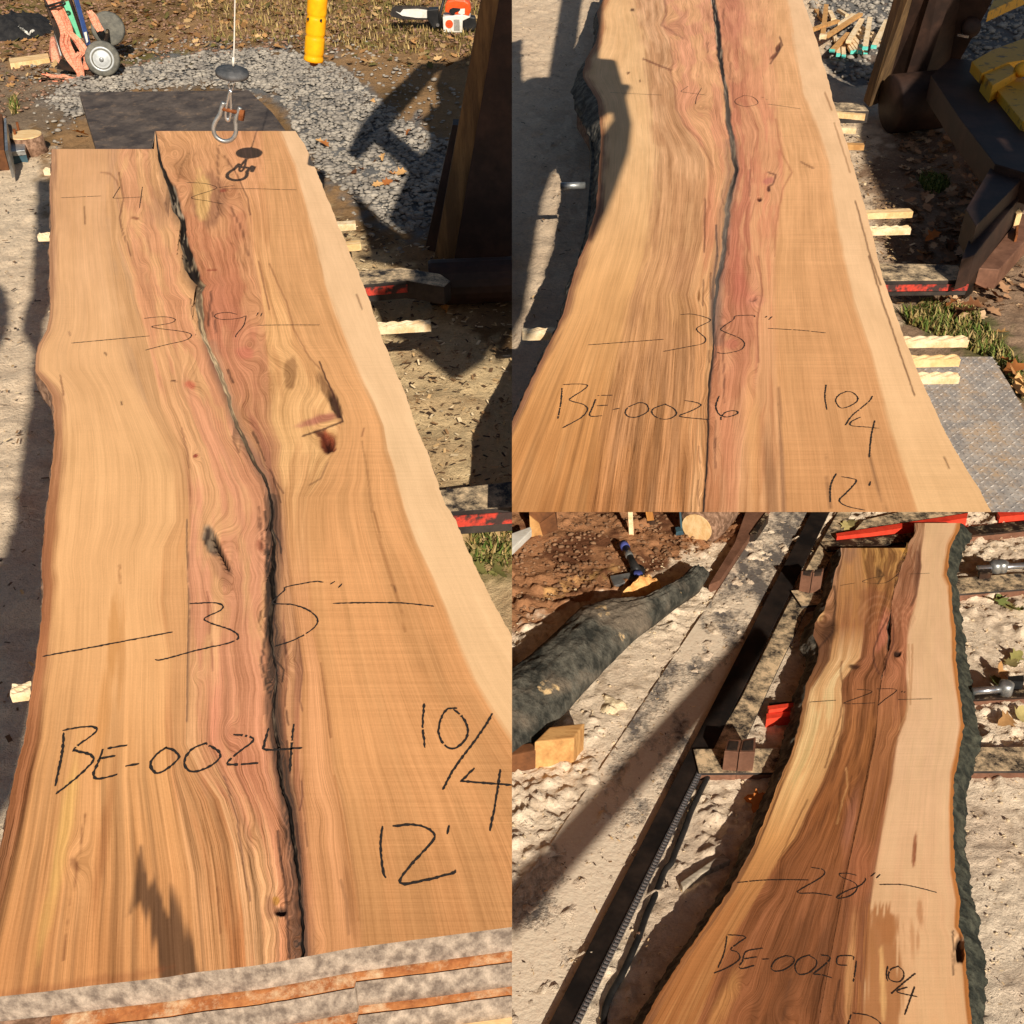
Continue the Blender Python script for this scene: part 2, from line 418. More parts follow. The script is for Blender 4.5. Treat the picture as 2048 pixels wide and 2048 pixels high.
GRAVEL_A = [(90, 205), (140, 160), (240, 140), (400, 108), (520, 96), (620, 112), (690, 140), (745, 190), (840, 260), (900, 290), (930, 440), (800, 470), (640, 345), (585, 255), (560, 190), (470, 172), (250, 182), (150, 240)]
def ground_left():
    xs = np.concatenate([np.linspace(-300, -5, 12) , np.linspace(-4.4, 0, 240)])
    ys = np.concatenate([np.linspace(-200, 0.2, 10), 0.8 + 9.6 * np.linspace(0, 1, 420) ** 1.25, 10.6 + 400 * np.linspace(0.02, 1, 12) ** 2])
    X, Y = np.meshgrid(xs, ys); u, v = pj('A', np.stack([X, Y, X * 0], -1)); far = Y > 10.4; beh = Y < 0.7
    u = np.where(beh, -500, u); v = np.where(beh, 3000, v)
    c = np.zeros(X.shape + (3,)) + lin((158, 124, 86))
    n = fbm(X * 2.2, Y * 2.2, 3); c = mixc(c, sstep(0.45, 0.62, n), lin((128, 100, 66)))
    c = mixc(c, sstep(0.52, 0.7, fbm(X * 1.3, Y * 1.3, 9)) * (v < 130), lin((120, 108, 60)))
    c = mixc(c, soft_poly(u, v, [(-60, 300), (90, 300), (130, 500), (130, 2200), (-900, 2200), (-900, 420)], 30, 60, 5), lin((232, 208, 176)))
    c = mixc(c, soft_poly(u, v, [(640, 430), (800, 520), (900, 620), (1100, 780), (1100, 1400), (600, 1400), (600, 430)], 20, 50, 6), lin((218, 190, 144)))
    c = mixc(c, sstep(.5, .66, fbm(X * 8, Y * 8, 15)) * .4 * (u > 600) * (v > 420), lin((166, 132, 96)))
    c = mixc(c, soft_poly(u, v, [(890, 1020), (1100, 1020), (1100, 1160), (930, 1160)], 8, 25, 7), lin((150, 132, 92)))
    g = soft_poly(u, v, GRAVEL_A, 26, 60, 8); c = mixc(c, g, lin((120, 118, 114)))
    c = mixc(c, soft_poly(u, v, [(0, 120), (150, 110), (190, 170), (90, 260), (-40, 300), (-200, 200)], 14, 40, 12) * 0.7, lin((138, 122, 104)))
    h = (fbm(X * 7, Y * 7, 21) - 0.5) * 0.035 + (fbm(X * 30, Y * 30, 22, 3) - 0.5) * 0.022
    h = h * sstep(0, 0.05, -X) * (1 - far) * (Y > 0.7) * sstep(-4.4, -4.2, X)
    me = bigmesh(np.stack([X, Y, h], -1).reshape(-1, 3), grid_quads(*X.shape), {'col': ('FLOAT_COLOR', c.reshape(-1, 3))})
    return tag(add('ground', 'N', me, M['ground'], None, True), kind='structure')
ground_left()

Y0B = CAM_H / math.tan(PITCH)
def ground_right():
    xs = np.concatenate([np.linspace(0, 4.2, 260), 4.5 + 300 * np.linspace(0, 1, 12) ** 2.5])
    ys = np.concatenate([Y0B + (10.0 - Y0B) * np.linspace(0, 1, 330) ** 1.2, 10.6 + 400 * np.linspace(0.02, 1, 12) ** 2])
    X, Y = np.meshgrid(xs, ys); u, v = pj('B', np.stack([X, Y, X * 0], -1))
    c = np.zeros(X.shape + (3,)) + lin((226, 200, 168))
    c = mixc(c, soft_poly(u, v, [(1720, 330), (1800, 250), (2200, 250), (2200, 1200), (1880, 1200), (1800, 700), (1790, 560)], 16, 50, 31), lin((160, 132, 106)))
    c = mixc(c, soft_poly(u, v, [(1600, -300), (2400, -300), (2400, 160), (1800, 190), (1660, 150)], 14, 40, 32), lin((122, 118, 112)))
    c = mixc(c, soft_poly(u, v, [(1800, 620), (1880, 600), (1990, 640), (2060, 760), (2060, 820), (1930, 720)], 12, 40, 33) * 0.8, lin((96, 98, 56)))
    c = mixc(c, sstep(0.55, 0.7, fbm(X * 5, Y * 5, 35)) * 0.5 * (u > 1700), lin((120, 92, 70)))
    c = mixc(c, sstep(0.45, 0.65, fbm(X * 9, Y * 9, 36)) * 0.35 * (u < 1300), lin((200, 172, 142)))
    h = (fbm(X * 7, Y * 7, 41) - 0.5) * 0.03 + (fbm(X * 30, Y * 30, 42, 3) - 0.5) * 0.024
    h = h * sstep(0, 0.05, X) * sstep(Y0B, Y0B + 0.15, Y) * (Y < 10) * sstep(4.2, 4.0, X)
    h = h * sstep(4.25, 4.1, X)
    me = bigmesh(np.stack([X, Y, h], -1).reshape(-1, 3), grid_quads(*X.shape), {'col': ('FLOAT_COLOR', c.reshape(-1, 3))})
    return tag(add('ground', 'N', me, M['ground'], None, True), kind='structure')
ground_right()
# earth faces where the upper yard drops to the lower one
b = MB(); b.prism([(-3, -60, -0.03), (-0.002, -60, -0.03), (-0.002, 60, -0.03), (-3, 60, -0.03)], [(-3, -60, -20), (-0.05, -60, -20), (-0.05, 60, -20), (-3, 60, -20)])
tag(b.build('earth_bank', 'N', M['bank']), kind='structure')
b = MB(); t_ = 0.22
b.prism([(0.004, Y0B + 0.10, -0.06), (60, Y0B + 0.10, -0.06), (60, 60, -0.06), (0.004, 60, -0.06)], [(0.004, Y0B + 0.55, -t_), (60, Y0B + 0.55, -t_), (60, 60, -t_), (0.004, 60, -t_)])
tag(b.build('earth_bank', 'N', M['bank']), kind='structure')

DIRT_C = z(1024, 1024, [(-200, 930), (0, 900), (300, 800), (500, 720), (760, 640), (1000, 520), (1180, 420), (1300, 330), (1450, 260), (1700, 230), (1800, 100), (1932, -60)]) + [(1560, 700), (600, 700), (600, 1300)]
def ground_low():
    xs = np.concatenate([-60 * np.linspace(1, 0, 8, endpoint=False) ** 2 - 0.6, np.linspace(-0.5, 3.7, 330), 3.9 + 200 * np.linspace(0, 1, 10) ** 2.5])
    ys = np.concatenate([-100 * np.linspace(1, 0, 8, endpoint=False) ** 2 + 1.9, np.linspace(2.1, 7.6, 440), 7.8 + 300 * np.linspace(0, 1, 10) ** 2.5])
    X, Y = np.meshgrid(xs, ys); u, v = pj('C', np.stack([X, Y, X * 0], -1)); bad = Y < 2.0
    u = np.where(bad, 1500, u); v = np.where(bad, 3000, v)
    c = np.zeros(X.shape + (3,)) + lin((250, 228, 198))
    c = mixc(c, sstep(0.5, 0.72, fbm(X * 3, Y * 3, 52)) * 0.5, lin((226, 200, 172)))
    c = mixc(c, sstep(0.62, 0.72, fbm(X * 11, Y * 11, 53)) * 0.6, lin((170, 146, 120)))
    c = mixc(c, sstep(0.56, 0.68, fbm(X * 26, Y * 26, 57)) * .45 * sstep(.4, .6, fbm(X * 2.5, Y * 2.5, 58)), lin((186, 158, 128)))
    d = soft_poly(u, v, DIRT_C, 14, 34, 51); c = mixc(c, d, lin((176, 126, 88)))
    c = mixc(c, d * sstep(0.55, 0.7, fbm(X * 6, Y * 6, 54)), lin((116, 76, 52)))
    c = mixc(c, soft_poly(u, v, z(1024, 1024, [(250, 600), (420, 500), (760, 410), (740, 450), (420, 580), (270, 640)]), 8, 26, 55) * 0.8, lin((226, 176, 112)))
    dn = (Y > 2.05) & (Y < 7.6) & (X > -0.5) & (X < 3.75)
    cl = np.maximum(fbm(X * 16, Y * 16, 61, 4) - 0.5, 0) * 0.085 + np.maximum(fbm(X * 38, Y * 38, 66, 3) - .55, 0) * .06 + (fbm(X * 60, Y * 60, 62, 3) - 0.5) * 0.010
    foot = np.minimum(np.maximum(0, fbm(X * 5, Y * 5, 63, 3) - 0.55), 0.2) * -0.04
    h = np.where(dn, cl * (0.35 + 0.9 * sstep(0.35, 0.65, fbm(X * 2, Y * 2, 64))) + foot, 0)
    h = np.where(dn, h + d * (fbm(X * 9, Y * 9, 65, 4) - 0.5) * 0.05, h)
    me = bigmesh(np.stack([X, Y, h], -1).reshape(-1, 3), grid_quads(*X.shape), {'col': ('FLOAT_COLOR', c.reshape(-1, 3))})
    return tag(add('lower_ground', 'C', me, M['ground_c'], None, True), kind='structure')
ground_low()

# ------------------------------------------------------------------ slabs
def itp(line, v):
    p = sorted(line, key=lambda q: q[1]); return np.interp(v, [q[1] for q in p], [q[0] for q in p])

def make_slab(name, label, cat, site, cfg):
    """flow lines run the length of the slab; columns of the top face follow them so that the grain does too"""
    H, T = cfg['h'], cfg['t']; L = cfg['lines']; ncol = cfg['ncol']; nr = cfg['rows']
    va, vb = cfg['v0'], cfg['v1']; crk = cfg.get('crack')
    t = np.linspace(0, 1, nr)
    vn = va(0) + t * (vb(np.array([1500.0 if site != 'A' else 500.0]))[0] - va(0)) if False else None
    lo, hi = cfg['vr']; vr = lo + t * (hi - lo)
    X = np.stack([itp(l, vr) for l in L], 1)                       # rows x lines
    if crk is not None:                                            # ragged split: width and course wander
        hw = (X[:, crk + 1] - X[:, crk]) / 2; mid = (X[:, crk + 1] + X[:, crk]) / 2
        mid = mid + (fbm(vr / 16.0, vr * 0 + 3, 201, 4) - 0.5) * np.minimum(hw * 1.6, 6); wa = 0.35 + 1.3 * fbm(vr / 46.0, vr * 0 + 9, 202, 6); wb = 0.35 + 1.3 * fbm(vr / 38.0, vr * 0 + 5, 203, 6)
        X[:, crk] = mid - hw * wa; X[:, crk + 1] = mid + hw * wb
    for j in range(1, X.shape[1]): X[:, j] = np.maximum(X[:, j], X[:, j - 1] + 1.2)
    edge_r = lambda vv, sc, sd: (fbm(vv / sc, vv * 0 + sd, sd, 4) - 0.5)
    X[:, 0] += edge_r(vr, 14.0, 3) * cfg.get('rag', 5); X[:, -1] += edge_r(vr, 11.0, 5) * cfg.get('rag', 5)
    cu = cfg['clip']
    cols = []; tag_l = []
    for j in range(X.shape[1] - 1):
        n = ncol[j]; s = np.arange(n) / n
        cols.append(X[:, j:j + 1] * (1 - s) + X[:, j + 1:j + 2] * s); tag_l += [j] * n
    cols.append(X[:, -1:]); tag_l.append(X.shape[1] - 2)
    U = np.concatenate(cols, 1); strip = np.array(tag_l); UC = np.clip(U, cu[0], cu[1])
    nc = U.shape[1]
    Vv = np.repeat(vr[:, None], nc, 1)
    s0 = np.array([va(k) for k in strip])[None, :]
    f0 = (Vv - lo) / (hi - lo)
    Vv = s0 + f0 * (vb(UC) - s0)
    ring_vals = cfg['ring']
    ring = np.empty_like(U)
    for i in range(nr): ring[i] = np.interp(UC[i], X[i], ring_vals)
    P = gp(site, UC, Vv, H)
    along = P[..., 1].copy()
    # colour by zone
    zc = cfg['zones']; soft = cfg['soft']; C = None
    jit = (fbm(ring * 240, along * 3.0, 71, 3) - 0.5) + (fbm(ring * 40, along * 6, 72, 3) - 0.5)
    def zcol(stops):
        vs = [s[0] for s in stops]; A = np.array([lin(s[1]) for s in stops])
        return np.stack([np.interp(Vv, vs, A[:, q]) for q in range(3)], -1)
    C = zcol(zc[0]); G = np.full(U.shape, cfg['grain'][0]); W = np.full(U.shape, cfg['saw'][0])
    for j in range(1, len(zc)):
        line = np.repeat(X[:, j:j + 1], nc, 1)
        a = sstep(-soft[j], soft[j], UC - line + jit * soft[j] * 1.6)
        C = C * (1 - a[..., None]) + zcol(zc[j]) * a[..., None]
        G = G * (1 - a) + cfg['grain'][j] * a; W = W * (1 - a) + cfg['saw'][j] * a
    for j, colr, amt in cfg.get('alts', []):
        zone = ((UC >= X[:, j:j + 1]) & (UC <= X[:, j + 1:j + 2])).astype(float)
        nn = fbm(ring * 42 + 9 * j, along * 3.0, 140 + j, 5); a = sstep(0.42, 0.62, nn) * amt * zone
        C = C * (1 - a[..., None]) + lin(colr) * a[..., None]
        nn = fbm(ring * 210 + 3 * j, along * 1.6, 150 + j, 3); a = sstep(0.60, 0.72, nn) * 0.6 * zone * np.clip(amt - .2, 0, 1)
        C = C * (1 - a[..., None]) + C * 0.55 * a[..., None]
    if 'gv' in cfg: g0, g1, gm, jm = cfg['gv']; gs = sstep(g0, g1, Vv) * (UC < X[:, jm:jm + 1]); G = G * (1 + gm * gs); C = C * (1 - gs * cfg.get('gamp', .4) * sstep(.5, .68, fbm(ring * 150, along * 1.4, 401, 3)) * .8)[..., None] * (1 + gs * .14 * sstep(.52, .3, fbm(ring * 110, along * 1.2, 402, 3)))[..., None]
    dz = np.zeros(U.shape)
    for b in cfg.get('blots', []):
        cx, cy, rx, ry, ang, colr, al, sf = b[:8]; ca, sa = math.cos(math.radians(ang)), math.sin(math.radians(ang))
        dx = (UC - cx) * ca + (Vv - cy) * sa; dy = -(UC - cx) * sa + (Vv - cy) * ca
        d = np.hypot(dx / rx, dy / ry) + (fbm(UC / (rx * 0.5 + 3), Vv / (ry * 0.4 + 3), int(cx), 3) - 0.5) * 0.7
        a = (1 - sstep(1 - sf, 1 + sf * 0.5, d)) * al
        C = C * (1 - a[..., None]) + lin(colr) * a[..., None]
        if len(b) > 8: dz -= (1 - sstep(0.5, 1.0, d)) * b[8]
    for poly, colr, al, sf, jt in cfg.get('polys', []):
        d = poldist(UC, Vv, poly + [poly[0]]); d = np.where(inpoly(UC, Vv, poly), d, -d)
        d = d + (fbm(ring * 300, along * 5, len(poly), 3) - 0.5) * jt
        a = sstep(-sf, sf, d) * al; C = C * (1 - a[..., None]) + lin(colr) * a[..., None]
    rk = random.Random(cfg.get('seed', 0)); kn = list(cfg.get('knots', []))
    for j, n_, r0_, r1_ in cfg.get('wild', []):
        for _ in range(n_):
            vv_ = rk.uniform(lo, hi); i_ = int((vv_ - lo) / (hi - lo) * (nr - 1)); kn.append((rk.uniform(X[i_, j], X[i_, j + 1]), vv_, rk.uniform(r0_, r1_), rk.choice((-1, 1)) * rk.uniform(.008, .022)))
    wz = np.zeros(U.shape)
    for j, n_, r0_, r1_ in cfg.get('wild', []): wz = np.maximum(wz, sstep(-14, 6, UC - X[:, j:j + 1]) * sstep(-14, 6, X[:, j + 1:j + 2] - UC))
    ring = ring + wz * (fbm(along * 4.5 + 3, ring * 14, 301, 4) - .5) * .014
    for cx, cy, r, amp in kn:
        d2 = ((UC - cx) ** 2 + ((Vv - cy) * 0.75) ** 2) / (r * r)
        ring = ring + amp * np.exp(-d2); 
    for line, w, colr, al in cfg.get('cuts', []):
        x0, x1 = min(p[0] for p in line) - 12, max(p[0] for p in line) + 12; y0, y1 = min(p[1] for p in line) - 12, max(p[1] for p in line) + 12
        m = (UC > x0) & (UC < x1) & (Vv > y0) & (Vv < y1)
        if not m.any(): continue
        uu, vv = UC[m], Vv[m]; jx = (fbm(uu / 9, vv / 9, 7, 3) - 0.5) * 5
        w2 = max(w, 2.8); d = poldist(uu + jx * .5, vv, line); a = (1 - sstep(w2 * 0.3, w2 * 1.0, d)) * al * (0.55 + 0.45 * w / w2)
        if w > 10: a = a * np.clip(.35 + 1.2 * fbm(ring[m] * 330, along[m] * 2.2, 61, 3), 0, 1.1)
        C[m] = C[m] * (1 - a[:, None]) + lin(colr) * a[:, None]
    if crk is not None:
        k = (strip == crk)[None, :] & np.ones((nr, 1), bool)
        fr = np.zeros(U.shape); fr[:] = ((U - X[:, crk:crk + 1]) / (X[:, crk + 1:crk + 2] - X[:, crk:crk + 1]))
        prof = np.sin(np.clip(fr, 0, 1) * math.pi)
        wpx = (X[:, crk + 1] - X[:, crk])[:, None]
        dep = cfg.get('crack_depth', 0.03) * sstep(3, 12, wpx + 0 * U)
        rg = 0.35 + 0.8 * fbm(ring * 300, along * 14, 88, 3)
        dz = dz - np.where(k, prof * dep * rg, 0)
        cc = (fbm((UC - X[:, crk:crk + 1]) / 2.2, Vv / 26.0, 91, 3) + 0.22 * (0.5 - prof))[..., None]
        cs = cfg['crack_cols']; vs_ = [q[0] for q in cs]
        ca_ = np.stack([np.interp(Vv, vs_, [lin(q[1])[n_] for q in cs]) for n_ in range(3)], -1); cb_ = np.stack([np.interp(Vv, vs_, [lin(q[2])[n_] for q in cs]) for n_ in range(3)], -1)
        cmix = ca_ * (1 - sstep(0.45, 0.7, cc)) + cb_ * sstep(0.45, 0.7, cc)
        dz = dz * 1.0 + np.where(k, prof * dep * rg * np.interp(Vv, vs_, [1 - q[3] for q in cs]), 0)
        C = np.where((k & (prof > 0.05) & (wpx > 2.9))[..., None], cmix, C)
    P[..., 2] += dz
    # tiny pin holes and flecks
    attrs = {'col': ('FLOAT_COLOR', np.clip(C, 0.002, 0.9).reshape(-1, 3)), 'flow': ('FLOAT_VECTOR', np.stack([ring, along, ring * 0 + cfg.get('seed', 0)], -1).reshape(-1, 3)),
             'grain': ('FLOAT', G.ravel()), 'saw': ('FLOAT', W.ravel())}
    q = grid_quads(nr, nc)
    flat = UC.ravel()
    keep = ~((flat[q] <= cu[0] + 1e-6).all(1) | (flat[q] >= cu[1] - 1e-6).all(1))
    q = q[keep][:, ::-1]
    p0 = P[nr // 2, nc // 2]
    root = empty(name, site, (p0[0], p0[1], H - T), label, cat)
    add('wood_face', site, bigmesh(P.reshape(-1, 3), q, attrs), cfg['mat'], root, True)
    # live edges: the sides drop to the underside with a rough profile
    for side, fl, mt in ((0, cfg['flare'][0], cfg['edge_mat'][0]), (-1, cfg['flare'][1], cfg['edge_mat'][1])):
        ok = (U[:, side] > cu[0] + 0.5) & (U[:, side] < cu[1] - 0.5)
        r0 = np.where(ok)[0]
        if len(r0) < 3: continue
        E = P[r0, side, :]; sgn = -1 if side == 0 else 1
        m = 13; R = []
        if callable(fl): off = np.array([fl(vr[i]) for i in r0])
        else: off = np.full(len(r0), fl)
        for j in range(m):
            s = j / (m - 1); Q = E.copy(); Q[:, 2] -= T * s
            ww = ((fbm(E[:, 1] * 13, E[:, 1] * 0 + s * 2.2, 95 + side, 4) - 0.5) * 0.5 * (off * .35 + .012) * 2 + (fbm(E[:, 1] * 75, E[:, 1] * 0 + s * 9, 97 + side, 3) - 0.5) * 0.012) * (s > 0)
            Q[:, 0] += sgn * (off * s + ww + 0.004 * math.sin(s * math.pi)); R.append(Q)
        R.append(np.c_[E[:, 0] - sgn * 0.10, E[:, 1], E[:, 2] - T - 0.001])
        R = np.stack(R, 1)
        add('live_edge', site, bigmesh(R.reshape(-1, 3), grid_quads(len(r0), R.shape[1])), mt, root, True)
    # end faces
    for row, nm in ((0, 'far_end'), (nr - 1, 'near_end')):
        E = P[row].copy(); E[:, 2] = H; k = np.where((UC[row] > cu[0]) & (UC[row] < cu[1]))[0]
        k = np.r_[k[0] - (k[0] > 0), k[::3], min(k[-1] + 1, nc - 1)]
        E = E[k]; Bq = E.copy(); Bq[:, 2] -= T; Bq[:, 1] += (0.004 if row else -0.004)
        R = np.stack([E, Bq], 1)
        add('end_face', site, bigmesh(R.reshape(-1, 3), grid_quads(len(E), 2)), cfg.get('end_mat', M['end_seal']), root)
    return root

def handwriting(root, site, h, name_label, strokes, w=0.0042, seed=1):
    rnd = random.Random(seed); vs, fs = [], []
    for st in strokes:
        P = smooth_path([gp(site, u, v, h + 0.0014) for u, v in st], 7); P = np.array(P)
        if len(P) < 2: continue
        # resample
        seg = np.r_[0, np.cumsum(np.linalg.norm(np.diff(P, axis=0), axis=1))]; n = max(4, int(seg[-1] / 0.004))
        s = np.linspace(0, seg[-1], n); Q = np.stack([np.interp(s, seg, P[:, k]) for k in range(3)], 1)
        d = np.gradient(Q, axis=0); d /= np.linalg.norm(d, axis=1)[:, None] + 1e-9; nrm = np.stack([-d[:, 1], d[:, 0], d[:, 0] * 0], 1)
        b = len(vs)
        for i in range(n):
            e = 0.55 if i in (0, n - 1) else 1
            e *= 0.8 + 0.45 * math.sin(i * .11 + len(vs)) ** 2; a1 = w / 2 * e * rnd.uniform(0.5, 1.15); a2 = w / 2 * e * rnd.uniform(0.5, 1.15)
            vs.append(Q[i] + nrm[i] * a1); vs.append(Q[i] - nrm[i] * a2)
        fs += [(b + 2 * i, b + 2 * i + 2, b + 2 * i + 3, b + 2 * i + 1) for i in range(n - 1) if rnd.random() > .012]
    o = add('handwritten_mark', site, mesh(vs, fs), M['crayon'], root)
    if o: o['label'] = name_label
    return o

# ---- the long slab of the left place
HA, TH = 0.40, 0.066
A1, A2, A3, A4, A5, A6, A7, A8 = (0, 0), (512, 0), (0, 512), (512, 512), (0, 1024), (512, 1024), (0, 1536), (512, 1536)
B1, B2, B3, B4 = (1024, 0), (1536, 0), (1024, 512), (1536, 512)
C1, C2, C3, C4 = (1024, 1024), (1536, 1024), (1024, 1536), (1536, 1536)
Lf = [(102, 262), (102, 298), (99, 331), (102, 413), (98.6, 450), (98, 512), (101, 552), (99, 589), (93, 615), (79.5, 639), (72, 658), (71, 692), (79.5, 708), (93, 724), (102, 740), (107, 764), (109, 817), (106, 856), (99, 915), (91, 976), (87, 1024), (82, 1074), (87, 1111), (82, 1183), (71.5, 1262), (60, 1329), (48, 1408), (29, 1474), (18.5, 1527), (0, 1613), (-50, 1800), (-90, 1990)]
Rt = [(591.5, 262), (610, 291), (628.6, 331), (647, 376), (671, 437), (702, 512), (719, 549), (737, 597), (758, 660), (785, 732), (809, 790), (830, 854), (854, 912), (878, 986), (892, 1024), (909.5, 1053), (933, 1111), (957, 1167), (986, 1228), (1010, 1276), (1024, 1302), (1080, 1400), (1180, 1600), (1300, 1850), (1360, 1993)]
F0 = [(215, 262), (212, 400), (228, 512), (238.5, 578), (252, 658), (270, 719), (294, 777), (318, 825), (339, 870), (350, 909), (352, 1000), (325, 1050), (321, 1156), (336, 1262), (336, 1395), (342, 1500), (380, 1700), (400, 1950)]
F1 = [(238, 262), (236, 350), (246, 397), (238.5, 437), (246, 464), (264, 512), (270, 552), (289, 618), (305, 684), (323, 772), (342, 814), (363, 856), (374, 909), (379, 962), (380, 1024), (376, 1058), (374, 1103), (379, 1172), (376, 1262), (374, 1368), (372, 1443), (400, 1500), (440, 1560), (468, 1650), (488, 1800), (500, 1993)]
crack = [(311, 262, 1), (315, 292, 2), (323, 331, 4), (342, 371, 9), (355, 413, 9), (364, 437, 5), (368, 477, 8), (376, 512, 11), (382, 528, 12), (392, 549, 8), (405, 562, 8), (396, 576, 7), (399, 597, 9), (403, 639, 6), (413.5, 676, 6), (435, 724, 5), (450.5, 761, 4), (461, 796, 4), (474, 838, 5), (490, 875, 6), (510, 917, 5), (525, 936, 4.5), (536, 963, 4), (544, 1002, 4), (542, 1045, 4), (549, 1077, 4), (544, 1143, 5), (548, 1183, 5), (541, 1231, 5), (546, 1289, 3), (554, 1323, 3), (548, 1380, 3), (546, 1416, 3), (554, 1453, 4), (560, 1536, 4), (563, 1552, 4), (578, 1602, 4), (589, 1684, 4), (599, 1756, 4), (605, 1828, 4), (607, 1993, 3)]
CL = [(x - w, v) for x, v, w in crack]; CR = [(x + w, v) for x, v, w in crack]
F3 = [(440, 262), (460, 331), (495, 424), (505, 503), (515, 545), (528, 629), (538, 750), (540, 830), (560, 883), (554, 923), (562, 976), (568, 1024), (574, 1103), (578, 1156), (597, 1276), (605, 1342), (602, 1395), (600, 1500), (602, 1589), (606, 1623), (616, 1721), (626, 1854), (630, 1993)]
F4 = [(520, 262), (530, 331), (535, 400), (540, 480), (546, 538), (560, 583), (583.5, 639), (599, 684), (629, 724), (650, 764), (671, 793), (682, 843), (672, 890), (655, 925), (639, 962), (618, 989), (614, 1024), (614, 1058), (618, 1130), (629, 1262), (642, 1329), (655, 1421), (668, 1536), (682, 1589), (697.5, 1682), (713, 1774), (721, 1854), (735, 1993)]
F5 = [(560, 262), (590, 331), (610, 400), (630, 480), (650, 565), (668, 618), (684, 666), (703, 713), (721, 756), (748, 809), (766.5, 856), (774, 904), (788, 949), (806, 1024), (830, 1090), (864.6, 1170), (894, 1244), (920, 1315), (947, 1382), (984, 1448), (1024, 1514), (1080, 1610), (1150, 1760), (1250, 1993)]
Le = [(x + (10 if v < 700 else 18 + (v - 700) * 0.02), v) for x, v in Lf]
endA = lambda u: np.interp(u, [-120, 0, 85, 185, 329, 397, 512, 576, 705, 864, 1024], [2008, 1993, 1984, 1971, 1955, 1944, 1931, 1920, 1896, 1875, 1854])
